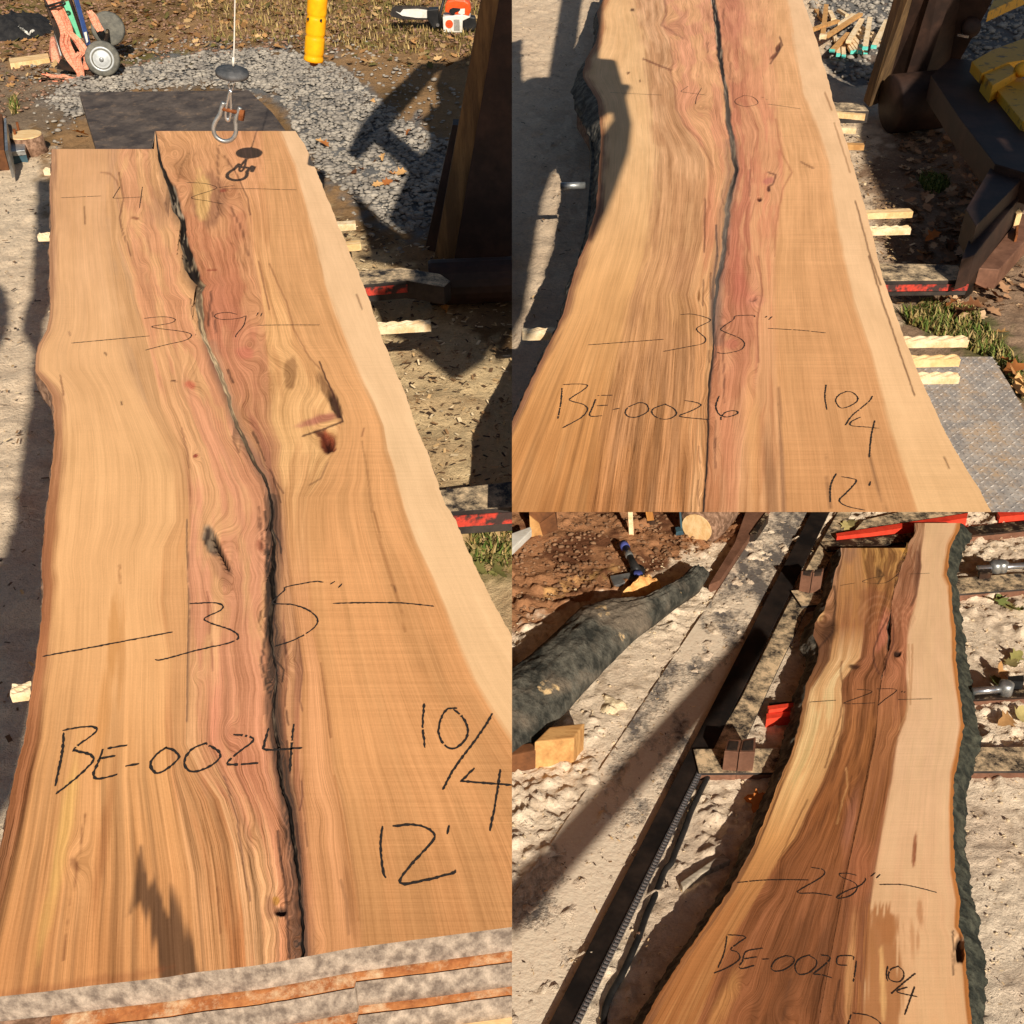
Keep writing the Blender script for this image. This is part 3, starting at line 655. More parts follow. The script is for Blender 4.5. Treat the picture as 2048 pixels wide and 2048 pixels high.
cfgA = dict(h=HA, t=TH, lines=[Lf, Le, F0, F1, CL, CR, F3, F4, F5, Rt], ncol=[10, 62, 26, 34, 8, 28, 36, 52, 50], rows=640, vr=(262, 1900),
    v0=lambda k: 298.0 if k <= 3 else 262.0, v1=endA, clip=(-200, 1023.999), rag=5, crack=4, crack_depth=0.035, crack_cols=[(262, (46, 40, 34), (150, 140, 122), 1), (440, (40, 34, 28), (196, 180, 150), 1), (540, (34, 28, 24), (170, 150, 118), 1), (590, (120, 100, 76), (206, 180, 136), .2), (760, (150, 128, 96), (232, 204, 156), .08), (860, (112, 94, 72), (190, 164, 122), .2), (1000, (40, 33, 28), (120, 104, 86), .6), (1900, (30, 25, 22), (96, 80, 64), .5)],
    ring=np.cumsum([0, .02, .22, .05, .12, .008, .07, .1, .2, .16]), seed=1,
    zones=[[(262, (176, 132, 96)), (700, (190, 140, 100)), (1100, (176, 118, 74)), (1900, (150, 98, 60))],
           [(262, (220, 168, 118)), (600, (232, 182, 128)), (900, (240, 188, 128)), (1250, (240, 184, 122)), (1500, (230, 170, 108)), (1900, (214, 150, 92))],
           [(262, (212, 160, 116)), (500, (212, 165, 116)), (800, (206, 160, 112)), (1100, (220, 162, 104)), (1500, (214, 150, 96)), (1900, (196, 130, 78))],
           [(262, (224, 164, 116)), (600, (226, 162, 114)), (900, (226, 160, 116)), (1200, (224, 158, 116)), (1500, (216, 148, 106)), (1900, (214, 146, 100))],
           [(262, (60, 50, 42)), (1900, (46, 38, 32))],
           [(262, (226, 168, 112)), (400, (204, 140, 96)), (600, (200, 130, 90)), (850, (196, 132, 96)), (1000, (156, 110, 80)), (1300, (158, 110, 78)), (1480, (188, 126, 86)), (1900, (146, 104, 74))],
           [(262, (224, 160, 112)), (600, (236, 180, 118)), (900, (240, 188, 124)), (1200, (222, 160, 106)), (1500, (232, 168, 112)), (1900, (222, 158, 104))],
           [(262, (226, 168, 112)), (600, (226, 170, 112)), (900, (232, 172, 112)), (1200, (228, 166, 106)), (1500, (226, 164, 104)), (1900, (208, 148, 92))],
           [(262, (242, 200, 150)), (900, (244, 204, 152)), (1500, (240, 196, 140))]],
    soft=[0, 9, 14, 5, 1, 1, 10, 9, 5], grain=[.9, .3, .5, .7, .4, .9, .7, .42, .12], saw=[.3, .2, .3, .35, .2, .4, .45, .75, .4],
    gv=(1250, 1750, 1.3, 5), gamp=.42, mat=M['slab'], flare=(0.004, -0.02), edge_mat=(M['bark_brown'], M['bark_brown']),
    knots=[(270, 435, 22, .03), (345, 440, 14, .02), (455, 380, 22, .03), (488, 700, 26, .03), (380, 768, 20, .025), (392, 912, 9, .02), (590, 745, 30, -.03), (640, 838, 40, .05), (660, 880, 26, -.03), (520, 1095, 24, .03), (428, 1090, 40, .04), (548, 1345, 16, .03), (556, 1812, 22, .03), (150, 1720, 26, .02)],
    blots=[(420, 396, 36, 58, 0, (160, 112, 78), .8, .3), (404, 392, 19, 52, -4, (226, 180, 112), .85, .25), (325, 415, 30, 42, 20, (190, 140, 104), .5, .5),
           (270, 436, 10, 3, 10, (130, 70, 48), .8, .4), (448, 381, 8, 4, -10, (150, 70, 50), .8, .4), (348, 441, 9, 4, -20, (120, 84, 60), .8, .4),
           (381, 770, 12, 9, 40, (216, 110, 82), .7, .5), (349, 762, 7, 1.8, 12, (74, 34, 28), .9, .4), (391, 912, 5, 4, 0, (150, 60, 46), .9, .3), (490, 705, 20, 14, 10, (206, 112, 88), .7, .5),
           (580, 748, 15, 32, 4, (170, 124, 78), .8, .3), (650, 775, 10, 34, -24, (120, 82, 50), .75, .5), (671, 808, 10, 34, -20, (58, 38, 30), .95, .5, .012),
           (640, 838, 46, 10, -16, (186, 116, 92), .85, .5), (655, 882, 18, 26, -12, (132, 58, 36), .95, .3, .012), (657, 888, 6, 20, -14, (50, 20, 14), .95, .5, .012), (640, 868, 16, 8, 20, (96, 44, 30), .9, .5),
           (421, 1082, 14, 32, -12, (136, 122, 100), .9, .3, .006), (442, 1104, 6, 50, -24, (30, 23, 19), .97, .4, .016), (414, 1068, 5, 22, 14, (60, 46, 38), .9, .4), (441, 1140, 16, 40, -26, (168, 116, 84), .6, .5),
           (521, 1090, 9, 14, -20, (160, 92, 64), .7, .5), (549, 1345, 12, 15, 0, (176, 116, 92), .9, .35), (541, 1342, 3, 9, 10, (80, 40, 30), .9, .4),
           (551, 1803, 8, 9, 0, (206, 148, 66), .9, .3), (561, 1822, 11, 12, 30, (40, 30, 24), .95, .4, .01), (540, 1815, 14, 26, 0, (150, 96, 70), .6, .5),
           (150, 1728, 10, 16, -20, (132, 82, 50), .6, .6), (205, 1700, 12, 150, 8, (170, 108, 62), .55, .7), (132, 1640, 16, 150, 9, (244, 196, 110), .6, .7), (95, 1830, 14, 110, 14, (236, 184, 104), .5, .7),
           (228, 1270, 12, 90, 2, (206, 146, 82), .7, .5), (243, 1300, 9, 110, 2, (208, 148, 86), .6, .5), (205, 1440, 14, 130, 6, (204, 142, 78), .55, .7),
           (88, 1130, 12, 150, 2, (150, 96, 66), .55, .7), (70, 1350, 16, 160, 10, (176, 112, 70), .5, .7), (40, 1560, 26, 120, 14, (160, 98, 58), .45, .7),
           (470, 690, 50, 130, -14, (214, 138, 104), .45, .7), (420, 1440, 20, 150, 4, (222, 136, 104), .3, .7), (485, 1570, 40, 120, -8, (206, 126, 92), .3, .7), (600, 1780, 24, 130, -3, (226, 148, 100), .4, .7), (700, 1800, 10, 90, -8, (164, 110, 66), .5, .6)],
    polys=[(z(*A7, [(1060, 600), (1085, 780), (1150, 880), (1220, 1000), (1290, 1100), (1330, 900), (1390, 1160), (1440, 1300), (1510, 1560), (1240, 1610), (1200, 1400), (1120, 1150), (1060, 1020), (1000, 1100), (960, 1120), (1000, 900), (1020, 720)]), (98, 70, 48), .9, 8, 50),
           (z(*A7, [(800, 1700), (300, 1760), (0, 1800), (0, 1690), (300, 1640), (800, 1560), (1300, 1500)]), (150, 84, 50), .35, 8, 18)],
    wild=[(3, 22, 10, 26), (5, 18, 10, 24), (6, 8, 14, 30)],
    alts=[(1, (222, 170, 112), .2), (2, (226, 172, 114), .5), (3, (234, 180, 122), .75), (5, (222, 164, 112), .65), (6, (204, 146, 92), .5), (7, (196, 146, 92), .35)],
    cuts=[([(541, 1000), (545, 1100), (542, 1230), (548, 1300), (545, 1400), (556, 1500), (575, 1600), (590, 1720), (604, 1980)], 26, (84, 64, 50), .95), ([(425, 690), (450, 770), (475, 850), (520, 930), (540, 1000)], 16, (150, 118, 92), .4), ([(238, 345), (244, 380), (247, 400), (239, 435), (245, 462), (262, 510)], 2.0, (120, 78, 52), .8),
          (z(*A1, [(760, 1300), (830, 1310), (880, 1360), (900, 1420)]), 1.6, (150, 100, 66), .7), (z(*A1, [(635, 1560), (643, 1690)]), 1.5, (120, 80, 50), .8),
          (z(*A1, [(1650, 1100), (1640, 1250), (1655, 1420), (1640, 1640)]), 2.2, (112, 74, 50), .75), (z(*A1, [(1700, 1180), (1790, 1320), (1870, 1500), (1890, 1620)]), 2.4, (104, 66, 44), .7),
          (z(*A1, [(1740, 1560), (1800, 1680), (1850, 1800), (1870, 1930)]), 3, (104, 66, 44), .75), (z(*A1, [(1340, 1370), (1370, 1250), (1430, 1150)]), 1.6, (140, 100, 60), .7),
          (z(*A4, [(20, 40), (60, 220), (100, 400)]), 2, (130, 80, 52), .7), (z(*A4, [(100, 60), (230, 350), (290, 560), (400, 760), (480, 850)]), 2.0, (150, 100, 62), .7),
          (z(*A4, [(480, 800), (530, 930), (590, 1050), (630, 1180), (655, 1250), (500, 1310), (350, 1360)]), 2.6, (70, 42, 32), .9), (z(*A4, [(760, 290), (800, 400)]), 1.5, (130, 90, 60), .8),
          (z(*A4, [(800, 1360), (815, 1300)]), 1.5, (130, 80, 50), .7), (z(*A4, [(540, 1560), (490, 1680), (400, 1730)]), 2.5, (150, 110, 72), .7), (z(*A4, [(800, 1400), (850, 1700), (880, 1930)]), 2.2, (170, 122, 76), .7),
          (z(*A6, [(890, 0), (960, 300), (1060, 620), (1130, 900)]), 2.2, (164, 112, 66), .75), (z(*A6, [(1030, 550), (1065, 610)]), 1.6, (100, 64, 40), .9),
          (z(*A6, [(80, 250), (85, 600), (110, 800), (60, 1000), (40, 1150), (70, 1300), (130, 1430)]), 4, (60, 50, 42), .85), (z(*A6, [(160, 1130), (210, 1190), (200, 1280)]), 3, (60, 46, 38), .85),
          (z(*A6, [(320, 960), (350, 1200), (330, 1420), (350, 1500)]), 2, (120, 78, 58), .7), (z(*A6, [(490, 1140), (540, 1500), (560, 1700)]), 2.0, (150, 98, 58), .8),
          (z(*A6, [(100, 100), (180, 230), (190, 310)]), 3, (60, 50, 44), .8), (z(*A8, [(165, 480), (180, 640), (220, 860), (235, 1100), (250, 1430)]), 5, (64, 46, 38), .85),
          (z(*A8, [(340, 100), (350, 220), (330, 320)]), 2, (110, 70, 60), .7), (z(*A8, [(590, 60), (640, 330), (720, 800), (770, 1150)]), 2.5, (190, 130, 78), .7), (z(*A8, [(640, 850), (680, 1000), (700, 1250)]), 5, (164, 116, 76), .6),
          (z(*A5, [(1410, 60), (1412, 300), (1425, 560), (1420, 900), (1410, 1580)]), 2.4, (96, 74, 60), .75), (z(*A5, [(1560, 600), (1585, 900), (1610, 1200)]), 2, (150, 90, 66), .7),
          (z(*A5, [(900, 400), (905, 540)]), 1.8, (160, 104, 58), .8), (z(*A3, [(455, 900), (480, 1050)]), 2, (130, 80, 50), .8), (z(*A3, [(520, 575), (530, 600)]), 1.5, (120, 80, 60), .7), (z(*A3, [(1370, 1300), (1410, 1480), (1425, 1600)]), 1.6, (150, 100, 70), .7),
          (z(*A3, [(790, 730), (805, 745)]), 2.2, (80, 50, 30), .9), (z(*A3, [(915, 1100), (918, 1120)]), 2.2, (80, 50, 30), .9), (z(*A3, [(1570, 105), (1635, 105)]), 1.8, (140, 60, 40), .9),
          (z(*A7, [(1690, 60), (1790, 380), (1830, 700), (1890, 1000)]), 3, (120, 84, 66), .7), (z(*A7, [(640, 350), (590, 700), (540, 1000), (480, 1450)]), 3, (120, 70, 40), .6), (z(*A7, [(1640, 900), (1660, 1250)]), 3, (150, 94, 58), .6)])
rck = random.Random(5); CRB0 = [(1427, 0, 5), (1440, 106, 6), (1455, 225, 5), (1472, 344, 5), (1453, 437, 5), (1436, 560, 4), (1427, 697, 2), (1416, 843, 2), (1405, 1040, 2)]
for q in range(34):                                               # hairline side checks along the split
    v_ = rck.uniform(320, 1850); x_ = float(itp([(a, b) for a, b, c in crack], v_)) + rck.choice((-1, 1)) * rck.uniform(6, 26); l_ = rck.uniform(18, 70)
    sl = float(itp([(a, b) for a, b, c in crack], v_ + 20)) - float(itp([(a, b) for a, b, c in crack], v_ - 20))
    cfgA['cuts'].append(([(x_, v_), (x_ + sl / 40 * l_ * .5 + rck.uniform(-2, 2), v_ + l_ * .5), (x_ + sl / 40 * l_, v_ + l_)], rck.choice((1.6, 2.2, 3.0)), (84, 56, 42), rck.uniform(.4, .8)))
for q in range(18):
    v_ = rck.uniform(0, 1000); x_ = float(itp([(a, b) for a, b, c in CRB0], v_)) + rck.choice((-1, 1)) * rck.uniform(6, 30); l_ = rck.uniform(18, 60)
    SIDE_B = globals().setdefault('SIDE_B', []); SIDE_B.append(([(x_, v_), (x_ - 1, v_ + l_ * .5), (x_ + rck.uniform(-3, 3), v_ + l_)], rck.choice((1.6, 2.2)), (104, 66, 48), rck.uniform(.4, .7)))
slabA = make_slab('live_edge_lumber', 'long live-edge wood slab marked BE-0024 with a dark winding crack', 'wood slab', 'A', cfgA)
HW = lambda lab, st, s=1, w=0.0042: handwriting(slabA, 'A', HA, lab, st, w, s)
HW('handwritten 42 between two dashes', [z(*A1, [(460, 1492), (765, 1478)]), z(*A1, [(905, 1410), (862, 1480), (872, 1495), (1080, 1485)]), z(*A1, [(1075, 1410), (1052, 1570)]),
    z(*A1, [(1410, 1375), (1550, 1385), (1635, 1412), (1600, 1435), (1445, 1490), (1560, 1515), (1690, 1540)]), z(*A1, [(1650, 1415), (1770, 1400)]), z(*A1, [(1680, 1425), (1932, 1424), (2130, 1430), (2240, 1432)])], 1, 0.0032)
HW('handwritten 39 inches between two dashes', [z(*A3, [(537, 657), (1132, 602)]), z(*A3, [(1087, 470), (1230, 458), (1320, 475), (1290, 505), (1150, 530), (1190, 545), (1380, 570), (1445, 595), (1400, 635), (1250, 670), (1095, 710)]),
    z(*A3, [(1855, 450), (1800, 470), (1680, 478), (1620, 460), (1640, 435), (1720, 425), (1790, 440)]), z(*A3, [(1858, 450), (1840, 520), (1785, 590), (1778, 612)]), z(*A3, [(1935, 450), (1950, 425)]), z(*A3, [(1965, 455), (1980, 428)]), z(*A4, [(10, 522), (200, 520), (480, 520)])], 2, 0.0036)
HW('handwritten 35 inches between two dashes', [z(*A5, [(320, 1090), (700, 1020), (1305, 905)]), z(*A5, [(1430, 692), (1600, 685), (1680, 705), (1660, 745), (1545, 800), (1580, 835), (1740, 890), (1800, 940), (1740, 985), (1500, 1040), (1220, 1115), (1170, 1112)]),
    z(*A6, [(510, 530), (440, 525), (230, 565), (215, 590), (140, 660), (130, 690), (280, 700), (400, 745), (465, 810), (430, 880), (300, 960), (140, 1015)]), z(*A6, [(595, 522), (560, 545)]), z(*A6, [(650, 540), (620, 572)]), z(*A6, [(580, 690), (750, 685), (1050, 685), (1200, 695), (1345, 712)])], 3)
HW('handwritten BE-0024', [z(*A5, [(478, 1665), (470, 1800), (415, 2070)]), z(*A5, [(470, 1650), (600, 1625), (700, 1622), (730, 1640), (700, 1680), (560, 1785), (580, 1805), (680, 1830), (705, 1870), (660, 1930), (560, 2020), (420, 2130)]),
    z(*A5, [(960, 1760), (810, 1785)]), z(*A5, [(870, 1840), (750, 1860)]), z(*A5, [(775, 1790), (745, 1880), (705, 1980), (750, 2015), (885, 1980)]), z(*A5, [(945, 1918), (1050, 1900)]),
    z(*A5, [(1260, 1775), (1180, 1830), (1135, 1900), (1160, 1960), (1210, 1968), (1300, 1910), (1350, 1850), (1310, 1800), (1245, 1778)]), z(*A5, [(1560, 1740), (1450, 1790), (1390, 1880), (1420, 1950), (1500, 1955), (1600, 1910), (1660, 1850), (1640, 1800), (1550, 1748)]),
    z(*A5, [(1760, 1680), (1850, 1690), (1915, 1720), (1820, 1800), (1715, 1890), (1760, 1908), (1950, 1895)]), z(*A6, [(95, 1630), (65, 1750), (80, 1795), (350, 1780)]), z(*A6, [(285, 1600), (270, 1750), (255, 1960)])], 4, 0.0048)
HW('handwritten 10/4', [z(*A6, [(1270, 1445), (1258, 1600), (1275, 1780)]), z(*A6, [(1520, 1480), (1440, 1490), (1390, 1580), (1380, 1680), (1430, 1765), (1500, 1785), (1580, 1720), (1600, 1640), (1560, 1550), (1490, 1490)]), z(*A6, [(1785, 1520), (1700, 1660), (1500, 1932), (1410, 2097)]),
    z(*A8, [(1650, 0), (1562, 90), (1572, 102), (1932, 130)]), z(*A8, [(1845, 10), (1810, 250), (1765, 475)])], 5, 0.0045)
HW('handwritten 12 feet', [z(*A8, [(955, 440), (940, 600), (960, 780), (980, 830)]), z(*A8, [(1030, 440), (1180, 428), (1290, 455), (1350, 510), (1320, 570), (1180, 720), (1090, 840), (1100, 875), (1200, 865), (1480, 795), (1505, 770)]), z(*A8, [(1458, 435), (1442, 500)])], 6, 0.0045)

# ---- slab of the upper right place
HB = 0.40
Lb = [(1240, -120), (1222, -40), (1207, 0), (1195, 24), (1197.6, 53), (1191, 87), (1172, 119), (1164.5, 154), (1183, 180), (1195, 201), (1199, 238.5), (1201.6, 273), (1196, 371), (1191, 424), (1175, 477), (1157, 520), (1138, 579.5), (1127, 626), (1111.5, 660), (1082, 719), (1056, 772), (1024, 843), (960, 980), (930, 1040)]
Rb = [(1576, -120), (1606, 0), (1623.5, 50), (1650, 138), (1668.5, 209), (1695, 291.5), (1721.5, 384), (1743, 464), (1755, 512), (1761, 538.5), (1777, 586), (1801, 655), (1819.6, 703), (1846, 769), (1883, 848.6), (1920, 917.5), (1960, 981), (1992, 1040)]
G0 = [(1265, -120), (1270, 0), (1290, 100), (1300, 200), (1308, 300), (1305, 400), (1290, 512), (1262, 600), (1240, 700), (1210, 850), (1180, 1040)]
G1 = [(1331, -120), (1331, 0), (1333, 32), (1323.5, 50), (1339, 79.5), (1347, 127), (1341, 143), (1349, 172), (1353, 220), (1368.5, 252), (1395, 286), (1411, 318), (1414, 371), (1405, 480), (1386, 560), (1378, 590), (1387, 623), (1390, 697), (1387, 803), (1376, 910), (1366, 1040)]
crb = [(1424, -120, 4), (1427, 0, 5), (1433.5, 53, 5), (1440, 106, 6), (1448, 159, 5), (1455, 225, 5), (1463, 278, 5), (1472, 344.5, 5), (1461, 379, 6), (1453, 437, 5), (1446, 512, 4), (1436, 560, 4), (1428, 620, 3), (1427, 697.5, 2.2), (1419, 764, 2), (1416, 843, 2), (1413.6, 936, 2), (1405, 1040, 2)]
GL = [(x - w, v) for x, v, w in crb]; GR = [(x + w, v) for x, v, w in crb]
G3 = [(1476, -120), (1480, 0), (1490, 100), (1497, 200), (1518, 260), (1510, 320), (1514, 400), (1500, 450), (1505, 512), (1522, 591.5), (1514, 644.5), (1517, 724), (1512, 803), (1485, 883), (1475, 1040)]
G4 = [(1540, -120), (1545, 0), (1550, 130), (1554, 238), (1568, 326), (1560, 397.5), (1549, 512), (1546, 631), (1552, 777), (1565, 909), (1570, 1040)]
G5 = [(1560, -120), (1575, 0), (1589, 93), (1607.5, 185.5), (1637, 260), (1660.6, 331), (1667, 397.5), (1686, 512), (1705.6, 591.5), (1743, 703), (1772, 817), (1801, 923), (1840, 1040)]
LbE = [(x + 12, v) for x, v in Lb]
cfgB = dict(h=HB, t=TH, lines=[Lb, LbE, G0, G1, GL, GR, G3, G4, G5, Rb], ncol=[7, 42, 34, 30, 6, 24, 24, 40, 42], rows=430, vr=(-80, 1030),
    v0=lambda k: -80.0, v1=lambda u: 1030.0 + 0 * u, clip=(1024.001, 2200), rag=4, crack=4, crack_depth=0.02, crack_cols=[(-80, (44, 36, 30), (196, 178, 152), 1), (130, (52, 44, 38), (170, 152, 126), .8), (200, (92, 82, 70), (150, 134, 112), .3), (300, (96, 84, 70), (140, 122, 98), .2), (345, (44, 36, 30), (96, 82, 70), .5), (420, (116, 102, 88), (150, 134, 112), .2), (600, (86, 78, 70), (120, 106, 92), .2), (700, (56, 44, 36), (96, 72, 54), .3), (1030, (50, 38, 30), (80, 60, 46), .3)],
    ring=np.cumsum([0, .02, .18, .12, .1, .01, .08, .09, .22, .14]) + 3, seed=2,
    zones=[[(-80, (186, 130, 84)), (400, (150, 104, 74)), (1030, (150, 104, 70))],
           [(-80, (232, 186, 130)), (300, (238, 194, 138)), (560, (230, 176, 114)), (800, (214, 154, 92)), (1030, (196, 134, 76))],
           [(-80, (226, 176, 130)), (300, (216, 166, 118)), (600, (214, 160, 106)), (1030, (196, 134, 80))],
           [(-80, (224, 162, 122)), (250, (222, 156, 114)), (600, (228, 168, 112)), (1030, (206, 146, 92))],
           [(-80, (60, 50, 44)), (1030, (60, 46, 36))],
           [(-80, (208, 144, 106)), (200, (204, 134, 98)), (500, (192, 122, 90)), (700, (200, 134, 96)), (1030, (196, 134, 88))],
           [(-80, (228, 172, 122)), (300, (220, 148, 108)), (600, (226, 160, 112)), (1030, (198, 142, 92))],
           [(-80, (236, 182, 128)), (400, (230, 174, 118)), (1030, (214, 156, 100))],
           [(-80, (240, 198, 150)), (600, (243, 200, 148)), (1030, (238, 192, 134))]],
    soft=[0, 8, 16, 5, 1.5, 2, 10, 8, 5], grain=[.9, .34, .85, .8, .5, .8, .55, .36, .12], saw=[.3, .2, .3, .3, .2, .4, .45, .75, .45],
    gv=(480, 900, .7, 5), gamp=.32, mat=M['slab'], flare=(lambda vv: 0.02 + 0.05 * math.exp(-((vv - 190) / 60.0) ** 2), -0.02), edge_mat=(M['bark'], M['bark_brown']),
    knots=[(1338, 52, 16, .02), (1330, 135, 14, .02), (1390, 215, 24, .03), (1545, 366, 26, .03), (1520, 398, 16, .02), (1565, 100, 22, .03), (1506, 600, 22, .03), (1458, 690, 20, .02), (1605, 326, 20, .02)],
    blots=[(1556, 96, 5, 12, 24, (100, 60, 42), .95, .3, .006), (1547, 113, 4, 10, 50, (124, 74, 52), .9, .4), (1537, 362, 12, 9, -30, (196, 120, 100), .8, .4), (1537, 378, 4, 6, 0, (70, 34, 30), .9, .4, .004), (1519, 398, 5, 4, -10, (74, 34, 26), .95, .3, .006),
           (1507, 597, 8, 6, -30, (86, 50, 38), .95, .3, .006), (1512, 598, 20, 16, 0, (222, 150, 116), .5, .6), (1398, 590, 2.4, 14, 2, (136, 86, 40), .9, .4), (1480, 560, 20, 60, 0, (214, 122, 98), .5, .7), (1462, 688, 14, 12, 0, (206, 128, 98), .8, .5),
           (1265, 20, 5, 4, 0, (90, 60, 40), .9, .4), (1256, 146, 3.5, 3.5, 0, (110, 70, 40), .9, .4), (1280, 162, 2, 2, 0, (110, 70, 40), .9, .4), (1360, 540, 44, 60, 8, (206, 150, 106), .35, .7), (1470, 30, 30, 60, 0, (196, 126, 96), .5, .6),
           (1420, 430, 14, 110, 4, (214, 132, 100), .5, .7), (1505, 860, 16, 150, -2, (236, 176, 112), .5, .7), (1540, 960, 14, 120, -4, (120, 82, 54), .5, .7), (1455, 870, 16, 150, -2, (214, 138, 98), .5, .7), (1430, 620, 12, 60, 2, (98, 88, 80), .6, .7)],
    wild=[(3, 14, 9, 22), (5, 14, 9, 22), (6, 6, 12, 24)],
    alts=[(1, (224, 172, 112), .2), (2, (190, 138, 92), .6), (3, (230, 178, 122), .6), (5, (226, 166, 118), .6), (6, (232, 178, 124), .5), (7, (208, 156, 102), .3)],
    cuts=[([(1462, 290), (1466, 345), (1452, 420), (1440, 520), (1430, 600), (1432, 680)], 22, (128, 106, 90), .5), (z(*B1, [(1150, 0), (1165, 110), (1125, 190), (1230, 250), (1290, 290)]), 2, (150, 100, 74), .75), (z(*B1, [(990, 445), (1100, 490), (1200, 530)]), 2.6, (120, 72, 50), .85), (z(*B1, [(1190, 290), (1215, 480), (1195, 540), (1225, 640), (1235, 820), (1300, 940), (1400, 1040), (1520, 1260)]), 2, (156, 104, 74), .6),
          (z(*B1, [(1460, 1500), (1455, 1700), (1450, 1900)]), 2.2, (110, 70, 46), .8), (z(*B1, [(1540, 1700), (1550, 1930)]), 3, (90, 74, 66), .8), (z(*B2, [(90, 280), (110, 340), (60, 420), (15, 480)]), 2, (90, 54, 38), .85),
          (z(*B2, [(0, 1300), (60, 1320), (40, 1390), (0, 1410)]), 2, (90, 50, 40), .85), (z(*B2, [(250, 1220), (300, 1250), (340, 1270)]), 1.6, (120, 76, 48), .85), (z(*B2, [(60, 900), (100, 1150), (180, 1300), (110, 1430), (60, 1700), (50, 1930)]), 1.8, (176, 112, 76), .7),
          (z(*B2, [(430, 700), (480, 830)]), 1.4, (150, 100, 60), .8), (z(*B2, [(500, 930), (560, 1120), (620, 1300)]), 1.4, (150, 100, 60), .7), (z(*B2, [(660, 1520), (720, 1740), (760, 1900), (850, 2150)]), 1.7, (110, 72, 44), .9), (z(*B4, [(760, 0), (860, 330), (960, 620), (1060, 920), (1105, 1050)]), 2.0, (110, 72, 44), .9),
          (z(*B3, [(1550, 0), (1520, 200), (1510, 420), (1540, 700), (1490, 1000)]), 4, (84, 70, 62), .7), (z(*B3, [(1610, 520), (1590, 700), (1605, 1000)]), 2.4, (110, 70, 54), .7), (z(*B3, [(1860, 0), (1890, 280), (1850, 480), (1860, 800)]), 1.8, (150, 92, 66), .7), (z(*B4, [(430, 1500), (470, 1900)]), 2.5, (120, 84, 56), .7), (z(*B4, [(770, 1500), (820, 1700), (890, 1930)]), 4, (126, 90, 58), .7), (z(*B4, [(80, 1000), (100, 1500), (120, 1932)]), 5, (120, 82, 56), .6), (z(*B4, [(1330, 1520), (1365, 1600)]), 1.4, (110, 72, 44), .9)])
cfgB['cuts'] += SIDE_B
slabB = make_slab('live_edge_lumber', 'live-edge wood slab marked BE-0026 with a straight grey seam', 'wood slab', 'B', cfgB)
HW = lambda lab, st, s=1, w=0.0038: handwriting(slabB, 'B', HB, lab, st, w, s)
HW('handwritten 40 inches between two dashes', [z(*B1, [(740, 698), (1135, 717)]), z(*B1, [(1330, 650), (1280, 685), (1300, 695), (1470, 718)]), z(*B1, [(1432, 662), (1395, 730), (1385, 785)]), z(*B1, [(1750, 720), (1690, 750), (1690, 780), (1760, 803), (1840, 790), (1855, 765), (1810, 728), (1740, 720)]), z(*B1, [(1880, 733), (1905, 735)]), z(*B1, [(1915, 750), (1932, 752)]), z(*B2, [(0, 785), (110, 800), (245, 820)])], 11, .0032)
HW('handwritten 35 inches between two dashes', [z(*B3, [(575, 670), (850, 650), (1145, 628)]), z(*B3, [(1270, 442), (1360, 438), (1470, 465), (1495, 490), (1400, 540), (1405, 570), (1460, 620), (1440, 660), (1300, 690), (1140, 720)]), z(*B3, [(1830, 460), (1820, 447), (1690, 452), (1670, 480), (1580, 545), (1600, 570), (1720, 620), (1755, 665), (1720, 710), (1600, 735), (1545, 725)]), z(*B3, [(1910, 465), (1925, 452)]), z(*B4, [(5, 480), (32, 455)]), z(*B4, [(0, 545), (250, 560), (437, 580)])], 12)
HW('handwritten BE-0026', [z(*B3, [(378, 995), (370, 1100), (347, 1228)]), z(*B3, [(385, 970), (500, 965), (568, 975), (540, 1010), (440, 1075), (450, 1095), (540, 1120), (570, 1160), (520, 1220), (380, 1298)]), z(*B3, [(645, 1052), (760, 1050)]), z(*B3, [(640, 1130), (725, 1125)]), z(*B3, [(632, 1080), (605, 1150), (585, 1195), (600, 1210), (680, 1205)]), z(*B3, [(760, 1158), (815, 1150)]),
    z(*B3, [(960, 1105), (880, 1140), (855, 1185), (890, 1215), (960, 1210), (1030, 1165), (1010, 1115), (950, 1105)]), z(*B3, [(1165, 1115), (1070, 1150), (1060, 1190), (1110, 1225), (1180, 1230), (1240, 1195), (1220, 1150), (1155, 1118)]), z(*B3, [(1300, 1090), (1370, 1100), (1425, 1125), (1350, 1170), (1272, 1200), (1290, 1215), (1490, 1235)]), z(*B3, [(1565, 1055), (1540, 1130), (1560, 1190), (1620, 1215), (1700, 1190), (1690, 1168), (1620, 1175), (1580, 1215), (1580, 1238)])], 13, .0044)
HW('handwritten 10/4', [z(*B4, [(440, 970), (430, 1060), (445, 1160)]), z(*B4, [(600, 1020), (540, 1045), (512, 1090), (540, 1140), (580, 1145), (650, 1115), (680, 1075), (640, 1030), (580, 1020)]), z(*B4, [(790, 1055), (760, 1100), (640, 1200), (583, 1277)]), z(*B4, [(700, 1215), (630, 1250), (630, 1280), (740, 1290), (840, 1300)]), z(*B4, [(807, 1240), (780, 1360), (765, 1520)])], 14)
HW('handwritten 12 feet', [z(*B4, [(515, 1640), (475, 1730), (470, 1865)]), z(*B4, [(555, 1665), (640, 1680), (668, 1700), (600, 1780), (540, 1840), (570, 1875), (640, 1900), (735, 1918)]), z(*B4, [(775, 1700), (765, 1735)])], 15)

